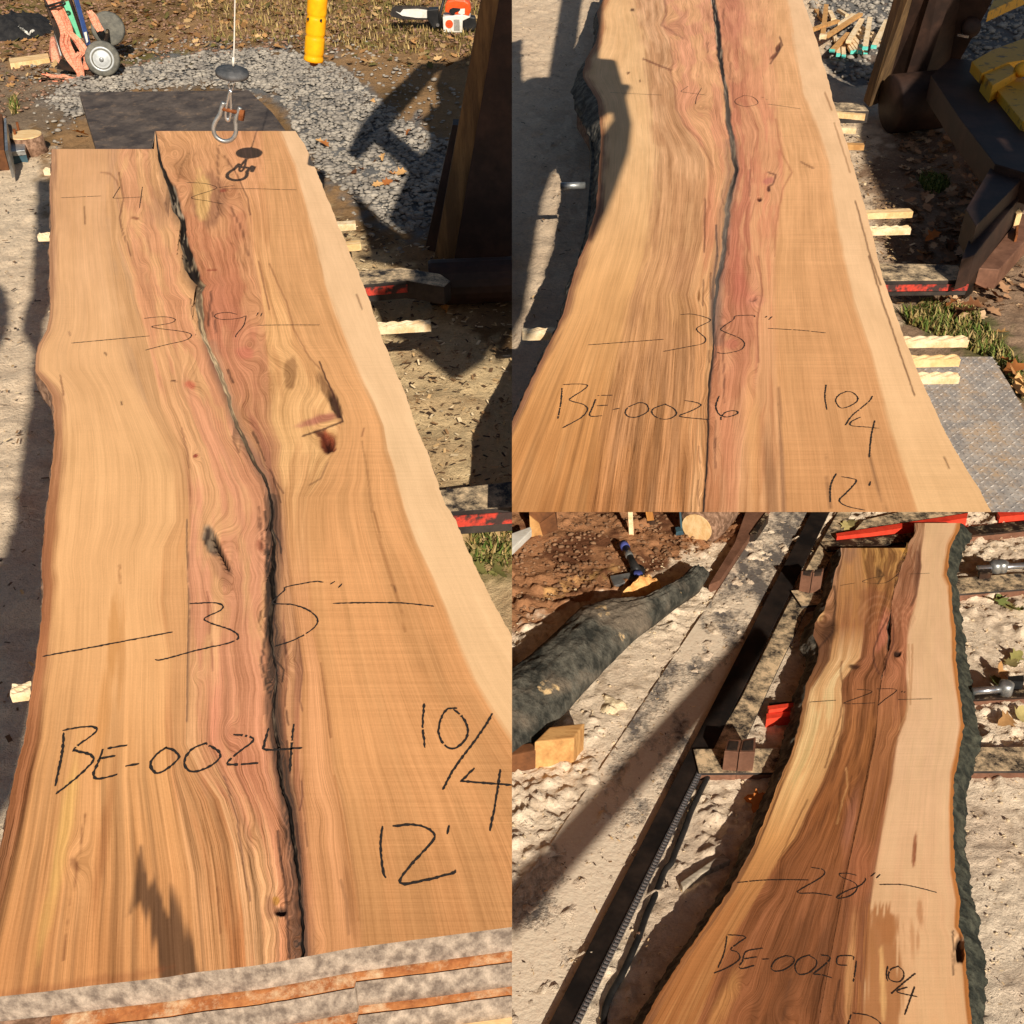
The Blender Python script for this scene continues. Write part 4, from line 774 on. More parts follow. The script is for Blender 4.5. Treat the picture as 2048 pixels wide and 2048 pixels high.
# ---- slab of the lower yard
HC = 0.115
Lc = [(1682, 1060), (1671, 1096), (1663, 1130), (1647, 1178), (1629, 1204), (1627, 1228), (1638, 1254.6), (1634, 1286), (1613, 1329), (1605, 1374), (1597, 1421.5), (1584, 1474.5), (1560, 1530), (1530, 1612), (1501, 1684), (1458.6, 1764), (1408, 1841), (1363, 1907), (1315.5, 1986.6), (1284, 2048), (1240, 2130)]
Rc = [(1922, 1042.6), (1915, 1066), (1902, 1090), (1896.5, 1130), (1894, 1151), (1903, 1172), (1904, 1204), (1911, 1262.6), (1911, 1315.6), (1917.6, 1368.6), (1923, 1408), (1928, 1448), (1920, 1501), (1910, 1545), (1905.8, 1615.5), (1907, 1668.6), (1909.8, 1748), (1920, 1801), (1917.7, 1854), (1928, 1875), (1933.6, 1949.5), (1944, 2048), (1952, 2130)]
K1 = [(1722, 1042), (1735, 1156), (1727, 1236), (1721.5, 1276), (1686, 1323), (1683, 1342), (1687, 1382), (1682, 1429.5), (1668.5, 1474.6), (1645, 1536), (1613, 1602), (1589, 1655), (1554.5, 1700), (1500, 1800), (1450, 1900), (1390, 2048), (1350, 2130)]
crc = [(1822, 1042, 8), (1820, 1064, 9), (1801, 1111, 3), (1793, 1130, 2), (1786, 1170, 2), (1782.5, 1196, 2), (1778.5, 1223, 4), (1780, 1262.6, 4), (1777, 1297, 3), (1765, 1321, 2.5), (1762.6, 1350, 2), (1756, 1382, 1), (1752, 1450, .8), (1730, 1560, .7), (1690, 1750, .7), (1620, 2130, .7)]
KL = [(x - w, v) for x, v, w in crc]; KR = [(x + w, v) for x, v, w in crc]
K2 = [(1850, 1042), (1843.5, 1098), (1841, 1143), (1830, 1209.6), (1817, 1257), (1814, 1302), (1814, 1408), (1811.6, 1437.5), (1795.7, 1474.6), (1786, 1536), (1774.6, 1615.5), (1761, 1681.8), (1748, 1748), (1739, 1815), (1734, 1880), (1730, 1960), (1728, 2048), (1728, 2130)]
K0 = [(1690, 1042), (1680, 1100), (1672, 1180), (1668, 1230), (1660, 1280), (1626, 1340), (1616, 1380), (1606, 1430), (1592, 1480), (1568, 1535), (1540, 1612), (1512, 1684), (1470, 1764), (1420, 1841), (1376, 1907), (1300, 2048), (1260, 2130)]
K3 = [(x - 8, v) for x, v in Rc]
cfgC = dict(h=HC, t=0.066, lines=[Lc, K0, K1, KL, KR, K2, K3, Rc], ncol=[14, 40, 44, 5, 34, 52, 9], rows=430, vr=(1046, 2120),
    v0=lambda k: 1096.0 if k <= 2 else (1085.0 if k == 3 else 1046.0), v1=lambda u: 2120.0 + 0 * u, clip=(0, 2200), rag=6, crack=3, crack_depth=0.03, crack_cols=[(1046, (70, 60, 50), (130, 112, 90), .6), (1130, (60, 46, 36), (140, 110, 80), .6), (1230, (40, 32, 26), (130, 118, 100), 1), (1290, (70, 58, 50), (150, 134, 112), .5), (1370, (110, 82, 64), (150, 116, 88), .2), (1450, (168, 112, 70), (168, 112, 70), 0), (2120, (128, 84, 54), (150, 100, 66), 0)],
    ring=np.cumsum([0, .03, .14, .14, .004, .1, .2, .02]) + 6, seed=3,
    zones=[[(1046, (176, 140, 110)), (1200, (190, 140, 100)), (1300, (110, 70, 46)), (1500, (196, 142, 86)), (1800, (178, 120, 70)), (2120, (150, 96, 56))],
           [(1046, (188, 142, 98)), (1160, (196, 146, 96)), (1250, (176, 122, 80)), (1340, (252, 214, 156)), (1550, (252, 208, 142)), (1680, (226, 168, 102)), (1800, (196, 134, 78)), (2120, (176, 116, 66))],
           [(1046, (214, 166, 96)), (1130, (206, 156, 92)), (1230, (178, 118, 76)), (1320, (186, 124, 86)), (1450, (176, 118, 70)), (1620, (160, 102, 58)), (1780, (158, 102, 64)), (2120, (166, 106, 66))],
           [(1046, (60, 48, 38)), (1400, (120, 80, 54)), (1450, (178, 120, 74)), (1620, (162, 104, 62)), (1780, (158, 102, 64)), (2120, (166, 106, 66))],
           [(1046, (200, 156, 116)), (1130, (196, 148, 112)), (1230, (188, 126, 90)), (1320, (194, 130, 92)), (1450, (182, 124, 80)), (1620, (164, 108, 66)), (1780, (160, 104, 66)), (2120, (166, 108, 68))],
           [(1046, (246, 204, 156)), (1500, (246, 204, 158)), (1800, (245, 198, 148)), (2120, (242, 192, 136))],
           [(1046, (206, 140, 78)), (2120, (200, 130, 68))]],
    soft=[0, 7, 5, 2, 2, 4, 3], grain=[1.0, .5, .9, .4, .8, .12, .5], saw=[.3, .3, .35, .2, .4, .4, .3],
    mat=M['slab_c'], flare=(0.05, lambda vv: 0.066 + .012 * math.sin(vv / 70.0)), edge_mat=(M['bark'], M['bark_green']), end_mat=M['bark_brown'],
    knots=[(1708, 1334, 18, .03), (1793, 1308, 14, .03), (1640, 1235, 22, .04), (1752, 1225, 30, .03), (1805, 1230, 24, .02), (1690, 1590, 20, .02)],
    blots=[(1794, 1307, 9, 7, 0, (44, 30, 24), .95, .3, .006), (1708, 1334, 12, 5, 4, (64, 38, 28), .9, .5), (1641, 1226, 9, 16, 10, (236, 190, 130), .8, .4), (1660, 1262, 16, 26, 30, (88, 60, 42), .75, .5), (1650, 1140, 10, 26, 14, (120, 108, 92), .8, .5),
           (1766, 1262, 12, 44, 10, (214, 136, 106), .7, .5), (1700, 1110, 12, 20, 10, (146, 110, 92), .5, .6), (1757, 1145, 6, 16, -4, (90, 64, 44), .8, .5), (1805, 1095, 8, 14, -30, (226, 170, 84), .8, .4), (1835, 1130, 6, 50, 6, (120, 82, 60), .7, .5),
           (1743, 1190, 30, 22, 0, (150, 96, 64), .5, .6), (1829, 1700, 4, 36, 4, (156, 92, 58), .9, .35), (1775, 1858, 20, 32, 4, (196, 136, 84), .85, .45), (1840, 1825, 6, 30, -4, (196, 138, 90), .7, .5), (1825, 1880, 5, 40, -2, (204, 146, 96), .6, .5), (1836, 1880, 3, 30, 0, (190, 130, 82), .6, .5),
           (1919, 1899, 10, 32, 0, (46, 32, 24), .95, .4, .02), (1928, 1885, 6, 14, -10, (176, 142, 110), .8, .4), (1897, 1141, 6, 8, 0, (150, 96, 62), .7, .5), (1550, 1900, 14, 130, 18, (122, 78, 48), .55, .7), (1640, 1960, 16, 130, 8, (116, 76, 50), .5, .7), (1700, 1950, 10, 110, 4, (226, 172, 110), .55, .6), (1745, 1920, 6, 70, 0, (240, 190, 120), .6, .5), (1450, 2000, 18, 90, 26, (226, 168, 96), .4, .7),
           (1600, 1740, 34, 90, 18, (150, 96, 58), .45, .7), (1720, 1740, 30, 70, 6, (196, 124, 84), .5, .7), (1700, 1640, 14, 70, 10, (190, 128, 100), .4, .7)],
    wild=[(2, 16, 12, 28), (4, 12, 10, 22)],
    polys=[([(1738, 1812), (1750, 1818), (1762, 1800), (1780, 1826), (1792, 1830), (1795, 1900), (1800, 1960), (1802, 2048), (1804, 2130), (1715, 2130), (1725, 1960)], (186, 126, 76), .9, 5, 44), ([(1758, 1900), (1766, 1890), (1772, 1960), (1768, 2040), (1758, 2000)], (246, 196, 128), .8, 4, 20)],
    alts=[(0, (120, 84, 58), .6), (1, (206, 150, 92), .5), (2, (120, 76, 46), .7), (4, (150, 98, 66), .7), (5, (250, 210, 156), .2)],
    cuts=[(z(*C2, [(900, 800), (830, 940), (795, 1060), (800, 1140), (840, 1220)]), 2, (90, 56, 46), .8), (z(*C2, [(940, 790), (950, 980), (890, 1140), (880, 1230)]), 2, (96, 60, 48), .75), (z(*C2, [(560, 1130), (545, 1200), (570, 1340), (550, 1530), (500, 1700), (430, 1930)]), 1.8, (116, 74, 46), .8),
          (z(*C2, [(500, 560), (510, 700), (490, 900), (380, 1030), (280, 1200), (240, 1350)]), 3.4, (70, 48, 36), .7), (z(*C2, [(840, 440), (870, 470), (830, 540)]), 3, (80, 58, 40), .7), (z(*C2, [(1130, 300), (1150, 400), (1120, 620), (1080, 700)]), 4, (120, 82, 62), .7), (z(*C2, [(1060, 1000), (1070, 1250), (1050, 1500), (990, 1640)]), 1.6, (206, 160, 112), .8), (z(*C2, [(1090, 1000), (1085, 1250), (1075, 1450)]), 1.4, (190, 140, 96), .8),
          (z(*C4, [(590, 0), (600, 130), (560, 260), (520, 420)]), 2, (224, 170, 110), .7), (z(*C4, [(630, 60), (610, 200)]), 1.6, (120, 76, 46), .7), (z(*C4, [(300, 240), (200, 440), (80, 700)]), 2, (110, 68, 40), .6), (z(*C4, [(540, 1600), (480, 1900)]), 3, (84, 56, 40), .7), (z(*C4, [(170, 1600), (110, 1900)]), 4, (100, 66, 44), .6), (z(*C4, [(1395, 1230), (1400, 1560)]), 1.8, (60, 36, 26), .9)])
for q in range(9):
    r_ = 34 + q * 8
    cfgC['cuts'].append(([(1757 + r_ * .55 * math.cos(a_), 1282 - r_ * math.sin(a_)) for a_ in np.linspace(.5, 2.5, 9)], 2.0, (206, 154, 114) if q % 2 else (140, 92, 62), .26))
    cfgC['cuts'].append(([(1806 + r_ * .3 * math.cos(a_), 1282 - r_ * .8 * math.sin(a_)) for a_ in np.linspace(.6, 2.5, 9)], 2.0, (206, 154, 114) if q % 2 else (140, 92, 62), .22))
slabC = make_slab('live_edge_lumber', 'brown-hearted wood slab marked BE-0029 with mossy bark along its right edge', 'wood slab', 'C', cfgC)
HW = lambda lab, st, s=1, w=0.004: handwriting(slabC, 'C', HC, lab, st, w, s)
HW('handwritten width mark between two dashes near the far end', [z(*C2, [(545, 555), (660, 535)]), z(*C2, [(885, 480), (760, 505), (720, 530), (880, 535), (990, 465)]), z(*C2, [(1060, 468), (1220, 462)])], 21, .003)
HW('handwritten 27 inches between two dashes', [z(*C2, [(310, 1435), (515, 1420)]), z(*C2, [(670, 1338), (760, 1345), (775, 1365), (600, 1430), (575, 1445), (640, 1448), (810, 1440)]), z(*C2, [(820, 1335), (950, 1335), (965, 1355), (890, 1410), (830, 1460)]), z(*C2, [(1005, 1362), (1018, 1350)]), z(*C2, [(1026, 1364), (1038, 1354)]), z(*C2, [(980, 1415), (1240, 1410)])], 22, .0036)
HW('handwritten 28 inches between two dashes', [z(*C3, [(1700, 865), (1932, 845), (2240, 845)]), z(*C4, [(325, 750), (410, 765), (430, 795), (380, 840), (240, 920), (235, 945), (350, 945), (485, 963)]), z(*C4, [(735, 830), (735, 850), (690, 890), (580, 935), (520, 975), (540, 985), (620, 965), (670, 920), (660, 870), (560, 825), (540, 800), (600, 795), (670, 810)]), z(*C4, [(775, 820), (812, 790)]), z(*C4, [(818, 832), (848, 803)]), z(*C4, [(840, 880), (1000, 880), (1120, 900), (1275, 940)])], 23)
HW('handwritten BE-0029', [z(*C3, [(1625, 1270), (1600, 1400), (1555, 1510)]), z(*C3, [(1630, 1260), (1720, 1265), (1765, 1280), (1710, 1320), (1650, 1370), (1700, 1390), (1720, 1440), (1640, 1500), (1525, 1550)]), z(*C3, [(1895, 1360), (1770, 1385), (1740, 1460), (1715, 1500), (1740, 1515), (1830, 1490)]), z(*C3, [(1750, 1442), (1850, 1425)]), z(*C3, [(1890, 1445), (1940, 1440)]),
    z(*C4, [(140, 1415), (60, 1450), (25, 1510), (60, 1535), (130, 1520), (195, 1470), (190, 1430), (130, 1416)]), z(*C4, [(320, 1410), (240, 1440), (205, 1500), (230, 1555), (300, 1550), (360, 1500), (365, 1450), (310, 1415)]), z(*C4, [(400, 1412), (460, 1420), (465, 1450), (400, 1510), (345, 1555), (400, 1560), (485, 1585)]), z(*C4, [(645, 1450), (640, 1420), (540, 1420), (520, 1450), (530, 1485), (600, 1490)]), z(*C4, [(668, 1455), (660, 1530), (645, 1615)])], 24)
HW('handwritten 10/4', [z(*C4, [(905, 1495), (895, 1560), (905, 1610)]), z(*C4, [(990, 1495), (930, 1520), (910, 1570), (930, 1605), (990, 1615), (1025, 1580), (1020, 1530), (980, 1496)]), z(*C4, [(1115, 1550), (1040, 1610), (930, 1705)]), z(*C4, [(1055, 1655), (990, 1675), (985, 1695), (1130, 1728)]), z(*C4, [(1108, 1650), (1070, 1760), (1032, 1865)])], 25)
HW('handwritten 12', [z(*C4, [(630, 1860), (590, 1980)]), z(*C4, [(640, 1850), (760, 1870), (850, 1930), (800, 2000)])], 26)

# ================================================================== things of the left place
def pillow(site, poly, h, rings=7, seed=1, bump=0.25, base=0.0, n=44, flat=0.5):
    """rounded lump over a traced outline standing on the ground"""
    P = [gp(site, u, v, base) for u, v in poly]; P = np.array(P + [P[0]])
    s = np.r_[0, np.cumsum(np.linalg.norm(np.diff(P, axis=0), axis=1))]; t = np.linspace(0, s[-1], n, endpoint=False)
    O = np.stack([np.interp(t, s, P[:, k]) for k in range(3)], 1); c = O.mean(0); vs = []; fs = []
    for r in range(rings):
        f = 1 - r / rings; hh = h * (1 - f ** (1 / flat * 1.2)) if r else 0
        Q = c + (O - c) * (f ** 0.9); nz = fbm(Q[:, 0] * 22, Q[:, 1] * 22, seed, 3) - 0.5
        Q[:, 2] = base - 0.004 + (hh + nz * h * bump * 2 * (r > 0)); vs += list(Q)
    vs.append(np.array([c[0], c[1], base + h * 1.0]))
    for r in range(rings - 1):
        for i in range(n): fs.append((r * n + i, r * n + (i + 1) % n, (r + 1) * n + (i + 1) % n, (r + 1) * n + i))
    k = (rings - 1) * n
    for i in range(n): fs.append((k + i, k + (i + 1) % n, len(vs) - 1))
    return mesh(vs, fs)

def strip_stick(site, p0, p1, h, w, t, label, group=None, seed=0, mat='wood_stick', teal=False, flutes=True):
    """fluted spacer stick between two seen points at its top height"""
    a = V(site, *p0, h); b = V(site, *p1, h); d = (b - a); L = d.length; d.normalize(); sd = d.cross(Vector((0, 0, 1))).normalized()
    rnd = random.Random(seed); nl, nw = max(8, int(L / 0.009)), 7; vs = []; fs = []
    ph = rnd.uniform(0, 6)
    for i in range(nl + 1):
        for j in range(nw):
            x = L * i / nl; y = (j / (nw - 1) - 0.5) * w
            zz = (0.0026 * (abs(math.sin((x * 150 + y * 300 + ph) / 2)) * 2 - 1.2) if flutes else 0) + rnd.uniform(-.0006, .0006)
            vs.append(a + d * x + sd * y + Vector((0, 0, zz)))
    for i in range(nl):
        for j in range(nw - 1): fs.append((i * nw + j, i * nw + j + 1, (i + 1) * nw + j + 1, (i + 1) * nw + j))
    n0 = len(vs); rim = [j for j in range(nw)] + [i * nw + nw - 1 for i in range(1, nl + 1)] + [nl * nw + j for j in range(nw - 2, -1, -1)] + [i * nw for i in range(nl - 1, 0, -1)]
    for k in rim: p = vs[k].copy(); p.z = h - t + rnd.uniform(-.001, .001); vs.append(p)
    m = len(rim)
    for k in range(m): fs.append((rim[k], rim[(k + 1) % m], n0 + (k + 1) % m, n0 + k))
    fs.append(tuple(n0 + k for k in range(m - 1, -1, -1)))
    if teal:
        root = empty('sticker_stick', site, a - Vector((0, 0, t)), label, 'wood stick', group)
        so_ = add('stick', site, mesh(vs, fs), M[mat], root)
        MB().bar(b - d * 0.002 - Vector((0, 0, t / 2)), b + d * 0.012 - Vector((0, 0, t / 2)), w * 1.04, t * 1.04).build('painted_end', site, M['teal'], so_)
        return root
    o = add('sticker_stick', site, mesh(vs, fs), M[mat])
    if o: tag(o, label, 'wood stick', group)
    return o

# stack under the top piece: three more sawn pieces whose ends step out
endpx = [(-70, 2001), (0, 1993), (85, 1984), (185, 1971), (329, 1955), (397, 1944), (512, 1931), (576, 1920), (704, 1897), (706, 1893), (864, 1875), (1024, 1854), (1150, 1838)]
lab_stack = ['second sawn piece of the stack, its grey end stepping out under BE-0024', 'third sawn piece of the stack, grey-sealed end near the frame bottom', 'lowest sawn piece of the stack under BE-0024']
for i in range(3):
    hz = HA - TH * (i + 1) - 0.002; off = [0.017, 0.034, 0.058][i]
    E = gp('A', [p[0] for p in endpx], [p[1] for p in endpx], HA)
    E[:, 1] -= off; E[9:, 1] += [0.006, 0.010, 0.16][i]
    Lw = gp('A', [p[0] for p in Lf[1::2]], [p[1] for p in Lf[1::2]], HA)[::-1]; Rw = gp('A', [p[0] for p in Rt[::2]], [p[1] for p in Rt[::2]], HA)
    outline = [Vector((p[0], p[1], hz)) for p in E] + [Vector((p[0] - 0.03, p[1], hz)) for p in Rw[::-1] if p[1] > E[-1][1] + 0.05] + [Vector((p[0] + 0.015, p[1], hz)) for p in Lw[::-1] if p[1] > E[0][1] + 0.05]
    root = empty('sawn_lumber', 'A', (outline[3].x, outline[3].y, hz - TH), lab_stack[i], 'wood slab')
    mb = MB(); n = len(outline); mb.prism(outline, [Vector((p.x, p.y, p.z - TH + 0.001)) for p in outline]); mb.build('board', 'A', M['wood_strip'], root)
    vs = []
    for k in range(len(E) - 1):
        m = 16 if k not in (8,) else 2
        for q in range(m):
            f = q / m; x = E[k] * (1 - f) + E[k + 1] * f; vs.append(x)
    vs = np.array(vs); jz = (fbm(vs[:, 0] * 60, vs[:, 0] * 0, 12 + i, 3) - 0.5) * 0.006
    rows = []
    for s_ in np.linspace(0, 1, 4):
        Q = vs.copy(); Q[:, 1] -= 0.003 + (fbm(vs[:, 0] * 50, vs[:, 0] * 0 + s_ * 3, 33 + i, 3) - 0.5) * 0.004 * (0 < s_ < 1); Q[:, 2] = hz + 0.0005 - s_ * (TH - 0.003) + jz * (s_ == 0) * 0.3; rows.append(Q)
    rows.append(np.c_[vs[:, 0], vs[:, 1] + 0.001, np.full(len(vs), hz - TH + 0.002)])
    R = np.stack(rows, 1)
    add('end_face', 'A', bigmesh(R.reshape(-1, 3), grid_quads(len(vs), R.shape[1])), M['end_seal'], root)
# torn pale piece and bunk beneath the stack
hz = HA - TH * 4 - 0.004
tp = z(*A8, [(740, 1850), (800, 1815), (1100, 1775), (1390, 1752), (1420, 1775), (1640, 1700), (1932, 1690), (2100, 1660), (2100, 2100), (740, 2100)])
root = empty('splintered_lumber', 'A', V('A', 900, 2020, 0), 'pale splintered board end with a dark torn gap at the stack foot', 'board')
prism_px('A', tp, hz + 0.075, 0.0).build('board', 'A', M['wood_pale'], root)
prism_px('A', z(*A8, [(1350, 1690), (1440, 1650), (1600, 1605), (1750, 1590), (1950, 1590), (2050, 1600), (1880, 1640), (1720, 1632), (1560, 1660), (1420, 1722)]), hz + 0.09, hz + 0.05).build('torn_gap', 'A', M['gap_shade'], root, label='torn gap in the pale wood, its shade painted dark')  # solid dark piece; the cavity's shade is put into its colour
prism_px('A', z(*A8, [(900, 1932), (740, 1960), (300, 1990), (-700, 2080), (-700, 2400), (1000, 2400)]), 0.10, 0.0).build('foot', 'A', M['end_seal'], root)

SL = [((640, 448), (711, 444), 0.305, 'pale spacer stick poking out beside the upper end of BE-0024'), ((650, 490), (721, 484), 0.305, 'short pale spacer stick just below the first beside BE-0024'), ((720, 652), (861, 644), 0.30, 'long rough spacer stick beside the 39 inch mark of BE-0024')]
for i, (a, b, h, l) in enumerate(SL): strip_stick('A', a, b, h, 0.034, 0.024, l, 'spacer sticks of the left stack', i, ['wood_stick', 'wood_pale', 'wood_stick'][i], flutes=(i == 2))
for i, (a, b, h, l) in enumerate([((135, 337), (88, 338), 0.30, 'small spacer stick end at the upper bulge-free edge of BE-0024'), ((125, 467), (76, 469), 0.25, 'pale spacer stick end above the edge bulge of BE-0024'), ((75, 1372), (22, 1379), 0.22, 'shaded spacer stick end beside the BE-0024 lettering')]):
    strip_stick('A', a, b, h, 0.03, 0.022, l, 'spacer sticks of the left stack', 10 + i)

# black platform behind the stack
root = empty('steel_platform', 'A', V('A', 350, 240, 0), 'black weathered steel platform behind the far end of BE-0024', 'platform')
prism_px('A', [(158, 184), (330, 182), (497, 180), (545, 225), (600, 300), (197, 312)], 0.31, 0.25).build('deck', 'A', M['steel_black'], root, 0.004)
prism_px('A', [(176, 200), (480, 196), (575, 300), (212, 312)], 0.249, 0.0).build('pedestal', 'A', M['steel_dark'], root)
prism_px('A', [(188, 262), (192, 262), (206, 300), (200, 300)], 0.19, 0.03).build('side_channel', 'A', M['steel_dark'], root)

def bunk(site, name, label, top, h, t, front, cat='steel bar', mat='steel_dusty', red='red', depth=None, group=None):
    """steel support bar: traced top face plus a painted front face between two of its corners"""
    root = empty(name, site, V(site, *top[0], 0), label, cat, group)
    prism_px(site, top, h, h - t).build('bar', site, M[mat], root, 0.002)
    if front:
        a, b = V(site, *front[0], h), V(site, *front[1], h); d = (b - a).normalized(); nrm = Vector((d.y, -d.x, 0))
        nrm = nrm if nrm.y < 0 else -nrm
        q = [a + nrm * 0.006, b + nrm * 0.006, b + nrm * 0.003, a + nrm * 0.003]
        MB().prism([p - Vector((0, 0, 0.012)) for p in q], [Vector((p.x, p.y, h - t * .62)) for p in q]).build('front_face', site, M[red], root)
    return root
bunk('A', 'support_bar', 'sawdust-strewn black bar with chipped red front beside the middle of BE-0024', [(690, 545), (802, 535), (880, 548), (901, 562), (888, 574), (812, 561), (715, 570)], 0.17, 0.07, [(690, 572), (814, 561)])
bunk('A', 'support_bar', 'wide black bar with red flaking front near the 35 inch mark of BE-0024', [(860, 982), (1030, 962), (1030, 1014), (880, 1024)], 0.20, 0.075, [(870, 1025), (1030, 1014)])
prism_px('A', [(872, 590), (902, 568), (905, 580), (893, 612)], 0.03, 0.0).build('sawdust_clod', 'A', M['chips']).update_tag()
tag(bpy.data.objects['sawdust_clod'], 'small heap of sawdust at the curved end of the red-fronted bar', 'sawdust')

# leaning mast with timber cladding
def prism2(site, bot, hb, top, ht):
    return MB().prism([V(site, u, v, ht) for u, v in top], [V(site, u, v, hb) for u, v in bot])
root = empty('mill_mast', 'A', V('A', 950, 540, 0), 'dark leaning mast of timber and steel cut off at the frame edge', 'mast')
def lean(bl, br, tl, tr, h0, h1, dep, ext):
    """upright between two seen base points and two seen top points, carried on above them"""
    a, b, c, d = V('A', *bl, h0), V('A', *br, h0), V('A', *tl, h1), V('A', *tr, h1)
    c = a + (c - a) * ext; d = b + (d - b) * ext; back = Vector((0, dep, 0))
    return MB().prism([c, d, d + back, c + back], [a, b, b + back, a + back])
lean((868, 520), (912, 524), (962, 0), (1003, 0), 0, 1.0, 0.10, 1.5).build('timber_face', 'A', M['timber'], root, 0.004)
lean((906, 535), (1040, 545), (998, 0), (1090, 0), 0, 1.0, 0.16, 1.5).build('steel_column', 'A', M['steel_mast'], root)
lean((926, 355), (932, 356), (978, 170), (984, 170), 0.33, 0.70, 0.012, 1.0).build('batten', 'A', M['block'], root)
lean((850, 500), (880, 505), (905, 250), (930, 250), 0, 0.5, 0.08, 1.0).build('brace', 'A', M['steel_mast'], root)
b = MB(); b.lathe(V('A', 990, 560, 0.1), (1, 0.1, 0), [(0.08, -0.25), (0.085, -0.24), (0.085, 0.24), (0.08, 0.25)], 20); b.build('roller', 'A', M['steel_mast'], root)

# hoist: cable, rubber disc, snap link, shackle
Q0 = V('A', 302, 352, HA) - LIGHT * 0.0
best = None
for k in range(40, 260):
    q = V('A', 302, 352, HA) - LIGHT * (k * 0.01); uu, vv = pj('A', np.array(q)); e = abs(vv - 262)
    if best is None or e < best[0]: best = (e, q)
HK = best[1]; dz_ = HK.z; HKp = V('A', 450, 262, dz_)
def at(u, v): 
    """point on the vertical plane through the hoist facing the camera"""
    r = V('A', u, v, 0) - Vector((0, 0, CAM_H)); return Vector((0, 0, CAM_H)) + r * (HKp.y / r.y)
K6 = lambda x, y: at(380 + x / 9.66, 100 + y / 9.66)
root = empty('hoist_hook', 'A', HKp, 'steel shackle and snap link under a rubber disc on a hoist cable', 'hoist hook')
mp = (K6(1000, 0) - K6(0, 0)).length / 1000
MB().tube([K6(840, 280), K6(850, 0), at(470, 0) + (at(470, 0) - K6(850, 0)) * 8], 13 * mp, 8).build('cable', 'A', M['white'], root, 0, True)
MB().tube([K6(836, 310), K6(838, 140)], 26 * mp, 12).build('sleeve', 'A', M['white'], root, 0, True)
up = (K6(838, 140) - K6(836, 310)).normalized(); up = (up + Vector((0, -0.1, 0.0))).normalized()
MB().lathe(K6(815, 430), up, [(20 * mp, -70 * mp), (250 * mp, -90 * mp), (315 * mp, -60 * mp), (325 * mp, 0), (300 * mp, 40 * mp), (150 * mp, 80 * mp), (60 * mp, 95 * mp)], 40).build('bumper_disc', 'A', M['rubber'], root, 0, True)
MB().tube([K6(790, 560), K6(745, 650), K6(770, 760), K6(790, 800), K6(830, 740), K6(855, 650), K6(800, 560)], 17 * mp, 8).build('swivel_eye', 'A', M['zinc'], root, 0, True)
pts = [K6(780, 760), K6(745, 900), K6(705, 1100), K6(690, 1280), K6(735, 1370), K6(775, 1290), K6(795, 1120), K6(790, 940), K6(790, 780)]
MB().tube(smooth_path(pts, 4), 30 * mp, 10).build('snap_link', 'A', M['zinc'], root, 0, True)
pts = [K6(650, 1010), K6(610, 1120), K6(580, 1240), K6(500, 1370), K6(455, 1500), K6(480, 1640), K6(570, 1730), K6(690, 1765), K6(810, 1725), K6(880, 1620), K6(890, 1480), K6(880, 1370), K6(910, 1260), K6(950, 1170), K6(970, 1110)]
pts = [p + Vector((0, 0.0, 0)) for p in pts]
MB().tube(smooth_path(pts, 4), 44 * mp, 12).build('shackle_bow', 'A', M['galv'], root, 0, True)
pn_ = MB().tube([K6(600, 1130), K6(960, 1215)], 40 * mp, 12).build('shackle_pin', 'A', M['rust'], root, 0, True)
MB().lathe(K6(1000, 1260), K6(1060, 1275) - K6(960, 1250), [(120 * mp, -45 * mp), (120 * mp, 45 * mp)], 6).build('pin_nut', 'A', M['rust'], pn_)
# yellow grip
root = empty('yellow_hose_end', 'A', V('A', 627, 122, 1.0), 'bright yellow ribbed plastic tube hanging above the gravel', 'tube')
a_, b_ = V('A', 627, 121, 1.0), None
r_ = V('A', 637, -30, 0) - Vector((0, 0, CAM_H)); b_ = Vector((0, 0, CAM_H)) + r_ * (a_.y / r_.y); dr = (b_ - a_); Ly = dr.length
prof = []
for k in range(81):
    s_ = k / 80 * 1.6; prof.append((0.0290 - 0.0028 * math.exp(-(((s_ * Ly + .012) % 0.055 - .0275) / .004) ** 2), s_ * Ly))
prof = [(0.020, -0.002), (0.028, 0.0)] + prof
MB().lathe(a_, dr, prof, 32).build('ribbed_tube', 'A', M['yellow_plastic'], root, 0, True)
fy = Vector((0, -1, 0))
for u_, v_ in ((616, 38), (642, 41)):
    r_ = V('A', u_, v_, 0) - Vector((0, 0, CAM_H)); p = Vector((0, 0, CAM_H)) + r_ * ((a_.y - 0.026) / r_.y)
    MB().lathe(p, fy, [(0.0035, -0.004), (0.0035, 0.003)], 10).build('bolt_hole', 'A', M['black'], root)
MB().lathe(a_ - Vector((0, 0, 0.012)), (0, 0, 1), [(0.004, -0.004), (0.012, 0.0), (0.012, 0.012)], 8).build('swivel_stub', 'A', M['rust'], root)

# chainsaw: upright frame facing the viewer
def frontal(site, u, v, zs, cx, cy, k=1.0):
    """local frame standing at a seen ground point; returns a function of crop pixels and depth"""
    o = V(site, u, v, 0); r = o - Vector((0, 0, SITE[site][0])); dist = math.hypot(r.y, r.z); depth = r.y * math.cos(SITE[site][1]) - r.z * math.sin(SITE[site][1])
    m = depth / FPX / zs * k
    vs = m / max(0.2, math.cos(math.atan2(-r.z, r.y)))
    def f(x, y, dy=0.0): return Vector((o.x + (x - cx) * m, o.y + dy, max(0.001, (cy - y) * vs)))
    f.m = m; f.o = o; return f
K = frontal('A', 885, 66, 7.32, 915, 500)
def slabq(K, pts, d0, d1): return MB().prism([K(x, y, d0) for x, y in pts], [K(x, y, d1) for x, y in pts])
root = empty('chainsaw', 'A', K.o, 'orange and white chainsaw with a blunt bar lying on the brown earth', 'chainsaw')
